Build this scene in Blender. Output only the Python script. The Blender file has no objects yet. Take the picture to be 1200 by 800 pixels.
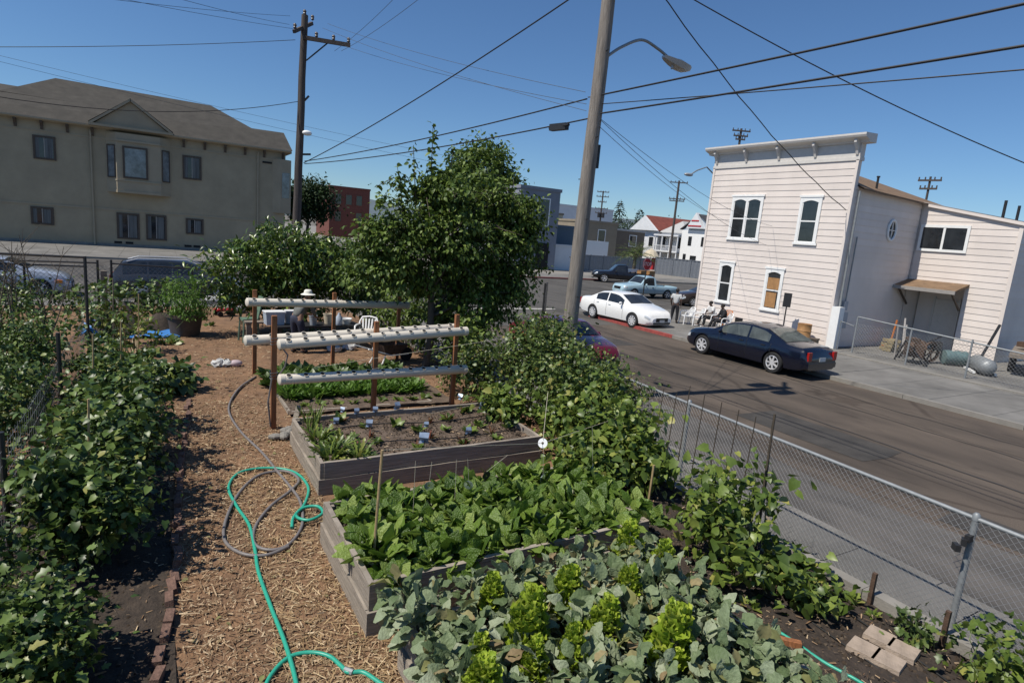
import bpy, bmesh, math, random
import numpy as np
from mathutils import Vector, Matrix
SC = bpy.context.scene
COL = SC.collection
R = math.radians
random.seed(7); RNG = np.random.default_rng(11)
# ------------------------------------------------------------------ camera
FPX, ROLL, PITCH, YAW = 700.0, R(4.74), R(10.25), R(31.0)
CAM = Vector((0, 0, 3.55))
fw = Vector((math.sin(YAW)*math.cos(PITCH), math.cos(YAW)*math.cos(PITCH), -math.sin(PITCH)))
r0 = Vector((math.cos(YAW), -math.sin(YAW), 0))
u0 = Vector((math.sin(YAW)*math.sin(PITCH), math.cos(YAW)*math.sin(PITCH), math.cos(PITCH)))
rt = math.cos(ROLL)*r0 + math.sin(ROLL)*u0
up = -math.sin(ROLL)*r0 + math.cos(ROLL)*u0
cd = bpy.data.cameras.new('camera'); cam = bpy.data.objects.new('camera', cd); COL.objects.link(cam)
cd.sensor_width = 36; cd.lens = 36*FPX/1200; cd.clip_end = 6000; cd.clip_start = 0.05
m = Matrix((rt, up, -fw)).transposed().to_4x4(); m.translation = CAM
cam.matrix_world = m; SC.camera = cam
def ray(px, py): return fw + rt*((px-600)/FPX) + up*((400-py)/FPX)
def G(px, py, z=0.0): d = ray(px, py); return CAM + d*((z-CAM.z)/d.z)      # point of the ground seen there
def onX(px, py, x): d = ray(px, py); return CAM + d*((x-CAM.x)/d.x)
def onY(px, py, y): d = ray(px, py); return CAM + d*((y-CAM.y)/d.y)
# ------------------------------------------------------------------ materials
M = {}
def mat(name, col, rough=.7, metal=0, var=.25, scale=6, bump=0, bscale=None, col2=None, spec=.5, detail=6, stretch=None, coat=0, island=0):
    """principled with two colours mixed by object-space noise"""
    m = bpy.data.materials.new(name); m.use_nodes = True; n = m.node_tree; n.nodes.clear()
    o = n.nodes.new('ShaderNodeOutputMaterial'); b = n.nodes.new('ShaderNodeBsdfPrincipled'); n.links.new(b.outputs[0], o.inputs[0])
    b.inputs['Roughness'].default_value = rough; b.inputs['Metallic'].default_value = metal
    b.inputs['Specular IOR Level'].default_value = spec; b.inputs['Coat Weight'].default_value = coat
    tc = n.nodes.new('ShaderNodeTexCoord'); src = tc.outputs['Object']
    if stretch:
        mp = n.nodes.new('ShaderNodeMapping'); mp.inputs['Scale'].default_value = stretch; n.links.new(src, mp.inputs[0]); src = mp.outputs[0]
    nz = n.nodes.new('ShaderNodeTexNoise'); nz.inputs['Scale'].default_value = scale; nz.inputs['Detail'].default_value = detail; nz.inputs['Roughness'].default_value = .65
    n.links.new(src, nz.inputs['Vector'])
    rp = n.nodes.new('ShaderNodeValToRGB'); rp.color_ramp.elements[0].position = .3; rp.color_ramp.elements[1].position = .7
    c2 = col2 or tuple(min(1, c*(1+var)) for c in col); c1 = col if col2 else tuple(c*(1-var) for c in col)
    rp.color_ramp.elements[0].color = (*c1, 1); rp.color_ramp.elements[1].color = (*c2, 1)
    n.links.new(nz.outputs['Fac'], rp.inputs[0]); csrc = rp.outputs[0]
    if island:
        ge = n.nodes.new('ShaderNodeNewGeometry'); mr = n.nodes.new('ShaderNodeMapRange'); mr.inputs[3].default_value = 1-island; mr.inputs[4].default_value = 1+island*.5; n.links.new(ge.outputs['Random Per Island'], mr.inputs[0])
        hv = n.nodes.new('ShaderNodeHueSaturation'); n.links.new(mr.outputs[0], hv.inputs['Value']); n.links.new(csrc, hv.inputs['Color']); csrc = hv.outputs[0]
    n.links.new(csrc, b.inputs['Base Color'])
    if bump:
        bn = n.nodes.new('ShaderNodeTexNoise'); bn.inputs['Scale'].default_value = bscale or scale*6; bn.inputs['Detail'].default_value = 4
        n.links.new(src, bn.inputs['Vector'])
        bp = n.nodes.new('ShaderNodeBump'); bp.inputs['Strength'].default_value = min(1, bump); bp.inputs['Distance'].default_value = .02
        n.links.new(bn.outputs['Fac'], bp.inputs['Height']); n.links.new(bp.outputs[0], b.inputs['Normal'])
    M[name] = m; return m
def leafmat(name, cols, rough=.45, trans=.3, spec=.4, crinkle=0, old=None):
    """leaf: per-leaf random hue, translucent"""
    m = bpy.data.materials.new(name); m.use_nodes = True; n = m.node_tree; n.nodes.clear()
    o = n.nodes.new('ShaderNodeOutputMaterial'); b = n.nodes.new('ShaderNodeBsdfPrincipled')
    b.inputs['Roughness'].default_value = rough; b.inputs['Specular IOR Level'].default_value = spec
    cols = list(cols)+([old] if old else [])
    g = n.nodes.new('ShaderNodeNewGeometry'); rp = n.nodes.new('ShaderNodeValToRGB'); cr = rp.color_ramp
    while len(cr.elements) < len(cols): cr.elements.new(.5)
    for i, c in enumerate(cols): cr.elements[i].position = i/(len(cols)-1) if not old else (i/(len(cols)-2)*.9 if i < len(cols)-1 else 1); cr.elements[i].color = (*c, 1)
    n.links.new(g.outputs['Random Per Island'], rp.inputs[0])
    tc = n.nodes.new('ShaderNodeTexCoord'); nz = n.nodes.new('ShaderNodeTexNoise'); nz.inputs['Scale'].default_value = 40; n.links.new(tc.outputs['Object'], nz.inputs['Vector'])
    hs = n.nodes.new('ShaderNodeHueSaturation'); ma = n.nodes.new('ShaderNodeMapRange'); ma.inputs[3].default_value = .7; ma.inputs[4].default_value = 1.3
    n.links.new(nz.outputs['Fac'], ma.inputs[0]); n.links.new(ma.outputs[0], hs.inputs['Value']); n.links.new(rp.outputs[0], hs.inputs['Color'])
    n.links.new(hs.outputs[0], b.inputs['Base Color'])
    if crinkle:
        bn = n.nodes.new('ShaderNodeTexNoise'); bn.inputs['Scale'].default_value = 55; bn.inputs['Detail'].default_value = 3; n.links.new(tc.outputs['Object'], bn.inputs['Vector'])
        bp = n.nodes.new('ShaderNodeBump'); bp.inputs['Strength'].default_value = crinkle; bp.inputs['Distance'].default_value = .02; n.links.new(bn.outputs['Fac'], bp.inputs['Height']); n.links.new(bp.outputs[0], b.inputs['Normal'])
    t = n.nodes.new('ShaderNodeBsdfTranslucent'); n.links.new(hs.outputs[0], t.inputs[0])
    mx = n.nodes.new('ShaderNodeMixShader'); mx.inputs[0].default_value = trans
    n.links.new(b.outputs[0], mx.inputs[1]); n.links.new(t.outputs[0], mx.inputs[2]); n.links.new(mx.outputs[0], o.inputs[0])
    M[name] = m; return m
def glassmat(name, col, rough=.08):
    m = mat(name, col, rough, 0, .6, 1.4, spec=.7); return m  # mottled colour stands in for faint reflections in the panes
# ------------------------------------------------------------------ mesh builder
OFF = {}
def root_off(p):
    while p is not None and p.parent is not None: p = p.parent
    return OFF.get(p.name, (0, 0, 0)) if p is not None else (0, 0, 0)
class MB:
    def __init__(s): s.v = []; s.f = []; s.mi = []; s.cur = 0
    def add(s, vs, fs):
        k = len(s.v); s.v += [tuple(v) for v in vs]; s.f += [tuple(i+k for i in f) for f in fs]; s.mi += [s.cur]*len(fs); return s
    def box(s, c, size, rz=0, rot=None, taper=1):
        hx, hy, hz = size[0]/2, size[1]/2, size[2]/2
        vs = [Vector((x*hx*(taper if z > 0 else 1), y*hy*(taper if z > 0 else 1), z*hz)) for z in (-1, 1) for y in (-1, 1) for x in (-1, 1)]
        mm = rot if rot is not None else Matrix.Rotation(rz, 3, 'Z')
        c = Vector(c)
        return s.add([c+mm@v for v in vs], [(0,2,3,1),(4,5,7,6),(0,1,5,4),(2,6,7,3),(0,4,6,2),(1,3,7,5)])
    def bbox(s, a, b):
        return s.box([(a[i]+b[i])/2 for i in range(3)], [abs(b[i]-a[i]) for i in range(3)])
    def bar(s, a, b, w, h=None, upv=(0, 0, 1)):
        """rectangular bar from a to b"""
        a = Vector(a); b = Vector(b); d = b-a; L = d.length; d.normalize(); h = h or w
        x = d.cross(Vector(upv)); x = x.normalized() if x.length > 1e-4 else Vector((1, 0, 0)); z = x.cross(d)
        return s.box((a+b)/2, (w, L, h), rot=Matrix((x, d, z)).transposed())
    def tube(s, pts, r, n=8, cap=True, closed=False):
        pts = [Vector(p) for p in pts]; N = len(pts); rs = r if isinstance(r, (list, tuple)) else [r]*N
        k = len(s.v); prev = None; rings = []
        for i, p in enumerate(pts):
            a = pts[i-1] if i else (pts[-1] if closed else pts[0]); b = pts[i+1] if i < N-1 else (pts[0] if closed else pts[-1])
            d = (b-a).normalized()
            if prev is None:
                x = d.cross(Vector((0, 0, 1)));
                if x.length < .1: x = d.cross(Vector((0, 1, 0)))
            else: x = prev - d*prev.dot(d)
            if x.length < 1e-5: x = d.orthogonal()
            x.normalize(); prev = x; y = d.cross(x)
            rings.append([p + (x*math.cos(2*math.pi*j/n) + y*math.sin(2*math.pi*j/n))*rs[i] for j in range(n)])
        vs = [v for rg in rings for v in rg]; fs = []
        for i in range(N if closed else N-1):
            i2 = (i+1) % N
            for j in range(n):
                j2 = (j+1) % n; fs.append((i*n+j, i*n+j2, i2*n+j2, i2*n+j))
        if cap and not closed: fs += [tuple(range(n-1, -1, -1)), tuple((N-1)*n+j for j in range(n))]
        return s.add(vs, fs)
    def cyl(s, a, b, ra, rb=None, n=12): return s.tube([a, b], [ra, ra if rb is None else rb], n)
    def lathe(s, c, prof, n=16, axis='Z', cap=True):
        c = Vector(c); vs = []; fs = []
        for (rr, h) in prof:
            for j in range(n):
                a = 2*math.pi*j/n; p = (rr*math.cos(a), rr*math.sin(a), h)
                if axis == 'X': p = (h, p[0], p[1])
                if axis == 'Y': p = (p[1], h, p[0])
                vs.append(c+Vector(p))
        for i in range(len(prof)-1):
            for j in range(n):
                j2 = (j+1) % n; fs.append((i*n+j, i*n+j2, (i+1)*n+j2, (i+1)*n+j))
        if cap: fs += [tuple(range(n-1, -1, -1)), tuple((len(prof)-1)*n+j for j in range(n))]
        return s.add(vs, fs)
    def prism(s, poly, d):
        """planar polygon (3D) extruded by vector d"""
        poly = [Vector(p) for p in poly]; d = Vector(d); n = len(poly)
        return s.add(poly+[p+d for p in poly], [tuple(range(n-1, -1, -1)), tuple(range(n, 2*n))]+[(i, (i+1) % n, n+(i+1) % n, n+i) for i in range(n)])
    def face(s, poly): return s.add(poly, [tuple(range(len(poly)))])
    def ball(s, c, r, n=10, m_=7):
        if not isinstance(r, (tuple, list)): r = (r, r, r)
        prof = [(max(1e-3, math.sin(math.pi*i/m_)), -math.cos(math.pi*i/m_)) for i in range(m_+1)]
        k = len(s.v); s.lathe((0, 0, 0), prof, n)
        for i in range(k, len(s.v)): v = s.v[i]; s.v[i] = (c[0]+v[0]*r[0], c[1]+v[1]*r[1], c[2]+v[2]*r[2])
        return s
    def build(s, name, m, parent=None, off=None, smooth=None):
        me = bpy.data.meshes.new(name)
        if off is None: off = root_off(parent)
        ox, oy, oz = off
        me.from_pydata([(x-ox, y-oy, z-oz) for x, y, z in s.v], [], s.f)
        ms = m if isinstance(m, (list, tuple)) else [m]
        for mm in ms: me.materials.append(mm)
        if len(ms) > 1: me.polygons.foreach_set('material_index', s.mi)
        if smooth is not None:
            me.polygons.foreach_set('use_smooth', [True]*len(me.polygons)); me.set_sharp_from_angle(angle=R(smooth))
        me.update()
        o = bpy.data.objects.new(name, me); COL.objects.link(o)
        if parent is not None: o.parent = parent
        return o
def tag(o, label=None, cat=None, group=None, kind=None):
    if label: o['label'] = label
    if cat: o['category'] = cat
    if group: o['group'] = group
    if kind: o['kind'] = kind
    return o
def thing(name, label, cat, loc=(0, 0, 0), rz=0, group=None, world=False):
    """an Empty at the thing's base; world: its parts are given in world coordinates"""
    o = bpy.data.objects.new(name, None); COL.objects.link(o); o.location = loc
    if world: OFF[o.name] = tuple(loc)
    o.rotation_euler = (0, 0, rz)
    o.empty_display_size = .2
    return tag(o, label, cat, group)
def solo(mb, name, m, label, cat, loc=(0, 0, 0), group=None, kind=None, smooth=None):
    """a thing that is one mesh; the builder holds world coordinates"""
    o = mb.build(name, m, None, off=loc, smooth=smooth); o.location = loc
    return tag(o, label, cat, group, kind)
def struct(mb, name, m): return tag(mb.build(name, m), kind='structure')
def dup(root, loc, rz=0, sc=None, label=None, group=None):
    c = root.copy(); COL.objects.link(c); c.location = loc; c.rotation_euler = (root.rotation_euler[0], root.rotation_euler[1], rz)
    if sc: c.scale = (sc, sc, sc) if not isinstance(sc, tuple) else sc
    if label: c['label'] = label
    if group: c['group'] = group
    for ch in root.children:
        d = ch.copy(); COL.objects.link(d); d.parent = c
        for g in ch.children:
            e = g.copy(); COL.objects.link(e); e.parent = d
    return c
def spline(pts, n=8, closed=False):
    pts = [Vector(p) for p in pts]; out = []
    for i in range(len(pts)-1):
        p0 = pts[max(0, i-1)]; p1, p2 = pts[i], pts[i+1]; p3 = pts[min(len(pts)-1, i+2)]
        for k in range(n):
            t_ = k/n; out.append(.5*((2*p1)+(p2-p0)*t_+(2*p0-5*p1+4*p2-p3)*t_*t_+(3*p1-p0-3*p2+p3)*t_**3))
    return out+[pts[-1]]
# ------------------------------------------------------------------ leaves (numpy)
def tmpl(wid, fold=.25, curl=.3, wave=0, lobes=None):
    """leaf along +Y of length 1; wid = [(t, halfwidth)], first and last taper to points; returns verts, faces"""
    vs = []; fs = []
    n = len(wid)
    for i, (t, w) in enumerate(wid):
        z = -curl*t*t
        e = wave*math.sin(i*2.6)
        if w < 1e-4: vs.append((0, t, z))
        else: vs += [(-w, t+(.0 if not lobes else lobes[i]), z+fold*w+e), (0, t, z), (w, t+(.0 if not lobes else lobes[i]), z+fold*w-e)]
    idx = []; k = 0
    for t, w in wid:
        if w < 1e-4: idx.append((k,)); k += 1
        else: idx.append((k, k+1, k+2)); k += 3
    for a, b in zip(idx, idx[1:]):
        if len(a) == 1: fs += [(a[0], b[1], b[0]), (a[0], b[2], b[1])]
        elif len(b) == 1: fs += [(a[0], a[1], b[0]), (a[1], a[2], b[0])]
        else: fs += [(a[0], a[1], b[1], b[0]), (a[1], a[2], b[2], b[1])]
    return np.array(vs, float), fs
T = {
 'ovate': tmpl([(0, 0), (.18, .24), (.45, .31), (.75, .17), (1, 0)], .3, .28),
 'lance': tmpl([(0, 0), (.3, .13), (.65, .12), (1, 0)], .4, .3),
 'heart': tmpl([(0, 0), (.06, .3), (.32, .42), (.66, .25), (1, 0)], .22, .22, lobes=[0, -.14, 0, 0, 0]),
 'simple': tmpl([(0, 0), (.4, .3), (1, 0)], .3, .25),
 'chard': tmpl([(0, .02), (.3, .03), (.36, .15), (.5, .24), (.68, .27), (.85, .19), (1, 0)], .3, .45, wave=.035),
 'cabbage': tmpl([(0, .025), (.25, .03), (.32, .2), (.48, .34), (.68, .38), (.86, .27), (1, .05)], .35, .22, wave=.045),
 'frill': tmpl([(0, .08), (.35, .2), (.6, .3), (.8, .33), (1, .2)], .5, -.25, wave=.13),
 'blade': tmpl([(0, .03), (.4, .035), (.75, .025), (1, 0)], .5, .35),
 'feather': tmpl([(0, .01), (.3, .12), (.45, .04), (.6, .13), (.72, .04), (.84, .09), (1, 0)], .3, .3),
 'lobed': tmpl([(0, 0), (.08, .3), (.25, .18), (.45, .42), (.6, .2), (.78, .2), (1, 0)], .2, .25),
}
def unit(a): return a/np.maximum(np.linalg.norm(a, axis=1, keepdims=True), 1e-6)
def gtmpl(prof, nx=4, ny=7, fold=.3, curl=.35, crink=.05, seed=0, edge=.0):
    """crinkled blade on a grid: prof = [(t, halfwidth)]"""
    rs = np.random.default_rng(seed); vs = []; fs = []
    for j in range(ny+1):
        t = j/ny; w = np.interp(t, [p[0] for p in prof], [p[1] for p in prof])
        for i in range(nx+1):
            s = 2*i/nx-1; k = min(1, w*6)
            vs.append((s*w*(1+edge*math.sin(j*2.3+i)), t-.06*s*s*k, fold*abs(s)*w-curl*t*t+k*crink*(rs.normal()*.6+math.sin(j*2.1+s*4+seed))*(.35+abs(s))))
    for j in range(ny):
        for i in range(nx): fs.append((j*(nx+1)+i, j*(nx+1)+i+1, (j+1)*(nx+1)+i+1, (j+1)*(nx+1)+i))
    return np.array(vs), fs
CH = [(0, .02), (.26, .03), (.33, .13), (.48, .24), (.68, .27), (.86, .18), (1, .03)]
CB = [(0, .025), (.24, .03), (.32, .2), (.48, .33), (.68, .37), (.86, .27), (1, .08)]
for k in range(4): T[f'chard{k}'] = gtmpl(CH, 4, 8, .3, .35+.12*k, .035, k); T[f'cabbage{k}'] = gtmpl(CB, 4, 7, [.25, -.2, .5, .1][k], .15+.2*k, .035, 10+k, .12)
def leafcloud(kind, P, D, S, N=None, wid=1.0):
    """P positions, D leaf axes, S sizes -> (verts, faces-template, count)"""
    tv, tf = T[kind]; n = len(P); D = unit(np.asarray(D, float))
    if N is None: N = np.tile([0., 0., 1.], (n, 1)) + RNG.normal(0, .45, (n, 3))
    X = np.cross(D, N); X = unit(X); Z = np.cross(X, D)
    V = (P[:, None, :] + S[:, None, None]*(tv[None, :, 0:1]*wid*X[:, None, :] + tv[None, :, 1:2]*D[:, None, :] + tv[None, :, 2:3]*Z[:, None, :]))
    return V, tf
def leafmesh(name, clouds, mats, parent=None, extra=None, off=None):
    if off is None: off = root_off(parent)
    vl = []; loops = []; tot = []; mi = []; base = 0
    for V, tf, k in clouds:
        n, q, _ = V.shape; vl.append(V.reshape(-1, 3))
        flat = np.concatenate([np.array(f) for f in tf]); cnt = np.array([len(f) for f in tf])
        loops.append((flat[None, :] + (np.arange(n)*q)[:, None] + base).reshape(-1)); tot.append(np.tile(cnt, n)); mi.append(np.full(n*len(tf), k)); base += n*q
    if extra is not None and extra.v:
        vl.append(np.array(extra.v, float)); loops.append(np.array([i+base for f in extra.f for i in f])); tot.append(np.array([len(f) for f in extra.f])); mi.append(np.array(extra.mi)); base += len(extra.v)
    V = np.concatenate(vl)-np.array(off, float); loops = np.concatenate(loops).astype(np.int32); tot = np.concatenate(tot).astype(np.int32)
    me = bpy.data.meshes.new(name); me.vertices.add(len(V)); me.vertices.foreach_set('co', V.reshape(-1).astype(np.float32))
    me.loops.add(len(loops)); me.loops.foreach_set('vertex_index', loops); me.polygons.add(len(tot))
    st = np.concatenate([[0], np.cumsum(tot)[:-1]]).astype(np.int32)
    me.polygons.foreach_set('loop_start', st)
    me.polygons.foreach_set('material_index', np.concatenate(mi).astype(np.int32))
    me.polygons.foreach_set('use_smooth', np.ones(len(tot), bool))
    for m in mats: me.materials.append(m)
    me.update(calc_edges=True); me.validate()
    o = bpy.data.objects.new(name, me); COL.objects.link(o)
    if parent is not None: o.parent = parent
    return o
def clumps(ells, nclump, per, spread, shell=.55):
    """leaf positions in clumps spread through a union of ellipsoids [(cx,cy,cz,rx,ry,rz,weight)]; returns P, outward direction"""
    E = np.array(ells, float); w = E[:, 6]/E[:, 6].sum(); k = RNG.choice(len(E), nclump, p=w)
    d = unit(RNG.normal(0, 1, (nclump, 3))); rr = (shell + (1-shell)*RNG.random(nclump))[:, None]*(0.82+.3*RNG.random((nclump, 1)))
    C = E[k, :3] + d*E[k, 3:6]*rr
    n = nclump*per; ci = np.repeat(np.arange(nclump), per)
    P = C[ci] + RNG.normal(0, 1, (n, 3))*spread*(.6+.8*RNG.random(nclump))[ci][:, None]*np.array([1, 1, .7])
    return P, d[ci], C
def noise_dir(n, outward, droop=.4, rnd=.8):
    return unit(outward*.6 + RNG.normal(0, 1, (n, 3))*rnd + np.array([0, 0, -droop]))
# ------------------------------------------------------------------ materials
mat('stucco', (.34, .285, .195), .9, var=.14, scale=.5, bump=.25, bscale=30)
mat('stucco_trim', (.34, .285, .2), .85, var=.08, scale=1)
mat('brown_trim', (.075, .055, .04), .7, var=.2)
mat('shingle', (.055, .05, .042), .95, var=.25, scale=1.2, bump=.5, bscale=14)
mat('mossy_shingle', (.11, .10, .045), .95, var=.3, scale=2, bump=.5, bscale=14)
mat('brown_shingle', (.19, .122, .072), .95, var=.3, scale=2.5, bump=.4, bscale=18)
mat('cream_siding', (.71, .635, .58), .75, var=.075, scale=.7, detail=12, stretch=(1, 1, .5), island=.045)
mat('white_paint', (.80, .80, .78), .6, var=.05)
mat('cornice_paint', (.60, .57, .53), .7, var=.06)
mat('grey_trim', (.30, .28, .26), .7, var=.1)
glassmat('dark_glass', (.022, .025, .028), .05)
glassmat('pale_glass', (.16, .18, .19), .12)
mat('curtain', (.10, .105, .105), .5, var=.5, scale=1.5, stretch=(8, 8, .3))
mat('old_wood', (.20, .165, .13), .9, var=.3, scale=5, bump=.5, bscale=20, stretch=(1, 1, 6))
mat('bed_wood', (.285, .245, .20), .9, var=.38, scale=7, bump=.7, bscale=26, stretch=(.35, .35, 7), detail=9)
mat('pole_wood', (.22, .195, .17), .9, var=.4, scale=5, bump=.7, bscale=16, stretch=(5, 5, .35), detail=9)
mat('dark_pole', (.075, .062, .055), .9, var=.35, scale=4, bump=.5, stretch=(5, 5, .4))
mat('redwood', (.29, .115, .045), .8, var=.4, scale=6, bump=.5, stretch=(5, 5, .5), detail=8)
mat('bamboo', (.36, .26, .13), .6, var=.25, scale=14)
mat('dark_stick', (.06, .045, .03), .8, var=.3, scale=10)
mat('bark', (.10, .08, .06), .95, var=.35, scale=8, bump=.8, stretch=(3, 3, .6))
mat('galv', (.27, .285, .29), .55, .35, var=.15, scale=9)
mat('galv_wire', (.24, .245, .25), .6, .3, var=.15)
mat('dark_metal', (.035, .035, .037), .5, .4, var=.2)
mat('rust', (.085, .05, .032), .9, var=.45, scale=12, bump=.4)
mat('pvc', (.66, .60, .50), .55, var=.06, scale=2)
mat('black_hole', (.012, .012, .012), .9, var=.1)
mat('lamp_grey', (.42, .43, .43), .45, .3, var=.1)
mat('lens', (.55, .56, .52), .2, var=.05)
mat('cable', (.018, .018, .02), .6, var=.1)
mat('thin_cable', (.06, .07, .09), .6, var=.1)
mat('porcelain', (.10, .085, .08), .3, var=.2)
mat('brick_red', (.15, .05, .036), .9, var=.2, scale=3)
mat('brick_edge', (.17, .10, .075), .95, var=.5, scale=14, bump=.5)
mat('paver', (.34, .27, .21), .9, var=.25, scale=9, bump=.4)
mat('concrete', (.23, .215, .19), .9, var=.18, scale=2.2, bump=.35, bscale=40, detail=10)
mat('walk_concrete', (.165, .158, .145), .9, var=.34, scale=.7, bump=.3, bscale=40, detail=12)
mat('red_curb', (.30, .06, .05), .8, var=.3, scale=6)
mat('plastic_white', (.80, .80, .79), .4, var=.03)
mat('plastic_green', (.12, .19, .14), .5, var=.1)
mat('plastic_grey', (.33, .36, .40), .45, var=.1)
mat('blue_tarp', (.05, .20, .52), .45, var=.25, scale=9, bump=.6, bscale=12)
mat('hose_green', (.03, .34, .235), .4, var=.12, scale=30)
mat('hose_grey', (.17, .155, .15), .5, var=.15, scale=20)
mat('skin_dark', (.09, .05, .035), .55, var=.1)
mat('skin_tan', (.30, .17, .11), .55, var=.1)
mat('cloth_white', (.68, .67, .65), .85, var=.1, scale=10)
mat('cloth_pale', (.50, .50, .49), .85, var=.12, scale=10)
mat('cloth_black', (.014, .014, .017), .85, var=.3, scale=10)
mat('cloth_navy', (.03, .035, .06), .85, var=.3, scale=10)
mat('cloth_grey', (.13, .135, .125), .85, var=.25, scale=10)
mat('hat_straw', (.72, .70, .62), .8, var=.1, scale=20)
mat('hair', (.012, .01, .009), .8, var=.2)
mat('string', (.48, .43, .33), .9, var=.1)
mat('disc', (.62, .66, .72), .18, .75, var=.08)
mat('foil_tag', (.30, .37, .47), .35, .3, var=.2, scale=14)
mat('soil', (.042, .031, .023), .97, var=.5, scale=9, bump=1, bscale=38, detail=10)
mat('soil_dry', (.115, .083, .06), .97, var=.45, scale=7, bump=1, bscale=34, detail=10)
mat('drip_black', (.014, .014, .014), .5, var=.1)
mat('rubber', (.017, .017, .018), .8, var=.15)
mat('rim', (.75, .75, .76), .3, .4, var=.05)
mat('car_dark', (.012, .012, .013), .6, var=.1)
glassmat('tinted_glass', (.085, .095, .085), .06)
mat('plate', (.55, .55, .54), .5, var=.05)
mat('red_lens', (.35, .012, .01), .25, var=.1)
mat('amber_lens', (.75, .22, .02), .25, var=.05)
mat('clear_lens', (.65, .67, .68), .15, .3, var=.05)
mat('stop_red', (.42, .02, .025), .5, var=.08)
mat('hill_green', (.10, .13, .15), 1, var=.15, scale=.01)
mat('tank_teal', (.12, .19, .19), .6, .2, var=.3, scale=8)
mat('barrel_tan', (.36, .19, .075), .7, var=.2, scale=7)
mat('yellow_wood', (.26, .21, .12), .7, var=.2, scale=8)
mat('orange_paint', (.45, .15, .04), .6, var=.2)
for nm, c in dict(paint_white=(.82, .82, .80), paint_navy=(.004, .006, .016), paint_maroon=(.11, .006, .010), paint_sky=(.36, .50, .56),
                  paint_black=(.010, .010, .012), paint_brown=(.035, .026, .022), paint_silver=(.42, .46, .52), paint_slate=(.045, .05, .058)).items():
    mat(nm, c, .22, .15 if nm in ('paint_silver', 'paint_slate') else 0, var=.04, scale=1.5, spec=.5, coat=.6)
leafmat('leaf_tree', [(.036, .064, .012), (.07, .118, .02), (.12, .18, .03), (.19, .255, .055)], .5, .22, .35)
leafmat('leaf_dark', [(.016, .036, .012), (.028, .055, .016), (.04, .075, .02)], .6, .2)
leafmat('leaf_citrus', [(.028, .058, .012), (.055, .105, .018), (.11, .175, .03), (.26, .32, .07)], .3, .22, .5)
leafmat('leaf_vine', [(.032, .056, .013), (.058, .095, .02), (.10, .15, .034), (.17, .22, .055)], .42, .22, .5, old=(.30, .26, .07))
leafmat('leaf_bean', [(.05, .085, .015), (.085, .135, .022), (.14, .20, .035), (.21, .27, .05)], .42, .25, .5, old=(.34, .32, .08))
leafmat('leaf_left', [(.024, .05, .010), (.05, .09, .017), (.085, .14, .026), (.16, .225, .05)], .42, .22, .5, old=(.28, .27, .08))
leafmat('leaf_chard', [(.055, .105, .014), (.10, .175, .022), (.17, .265, .04), (.30, .39, .09)], .36, .35, .5, .9)
leafmat('leaf_brassica', [(.09, .135, .055), (.17, .225, .11), (.25, .305, .18), (.37, .41, .28), (.12, .18, .06)], .55, .22, .3, .5)
leafmat('leaf_withered', [(.26, .18, .10), (.36, .30, .15), (.24, .25, .09), (.30, .22, .13)], .8, .3)
leafmat('leaf_lettuce', [(.28, .40, .035), (.38, .50, .05), (.50, .58, .09)], .45, .4)
leafmat('leaf_fern', [(.07, .15, .02), (.11, .21, .03), (.15, .26, .04)], .5, .35)
leafmat('leaf_conifer', [(.018, .036, .022), (.03, .05, .03)], .7, .1)
leafmat('stem_green', [(.10, .16, .05), (.16, .20, .08)], .5, .1)
leafmat('stem_pale', [(.42, .48, .30), (.50, .52, .36)], .5, .1)
leafmat('petal', [(.62, .45, .50), (.70, .62, .62)], .6, .3)
leafmat('chip', [(.13, .075, .042), (.22, .14, .08), (.36, .25, .15), (.55, .43, .28)], .9, 0, .2)
leafmat('leaf_red', [(.16, .03, .03), (.10, .10, .03), (.2, .06, .04)], .45, .25)
leafmat('straw', [(.28, .18, .09), (.40, .28, .15), (.55, .42, .25)], .9, 0, .2)
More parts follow.
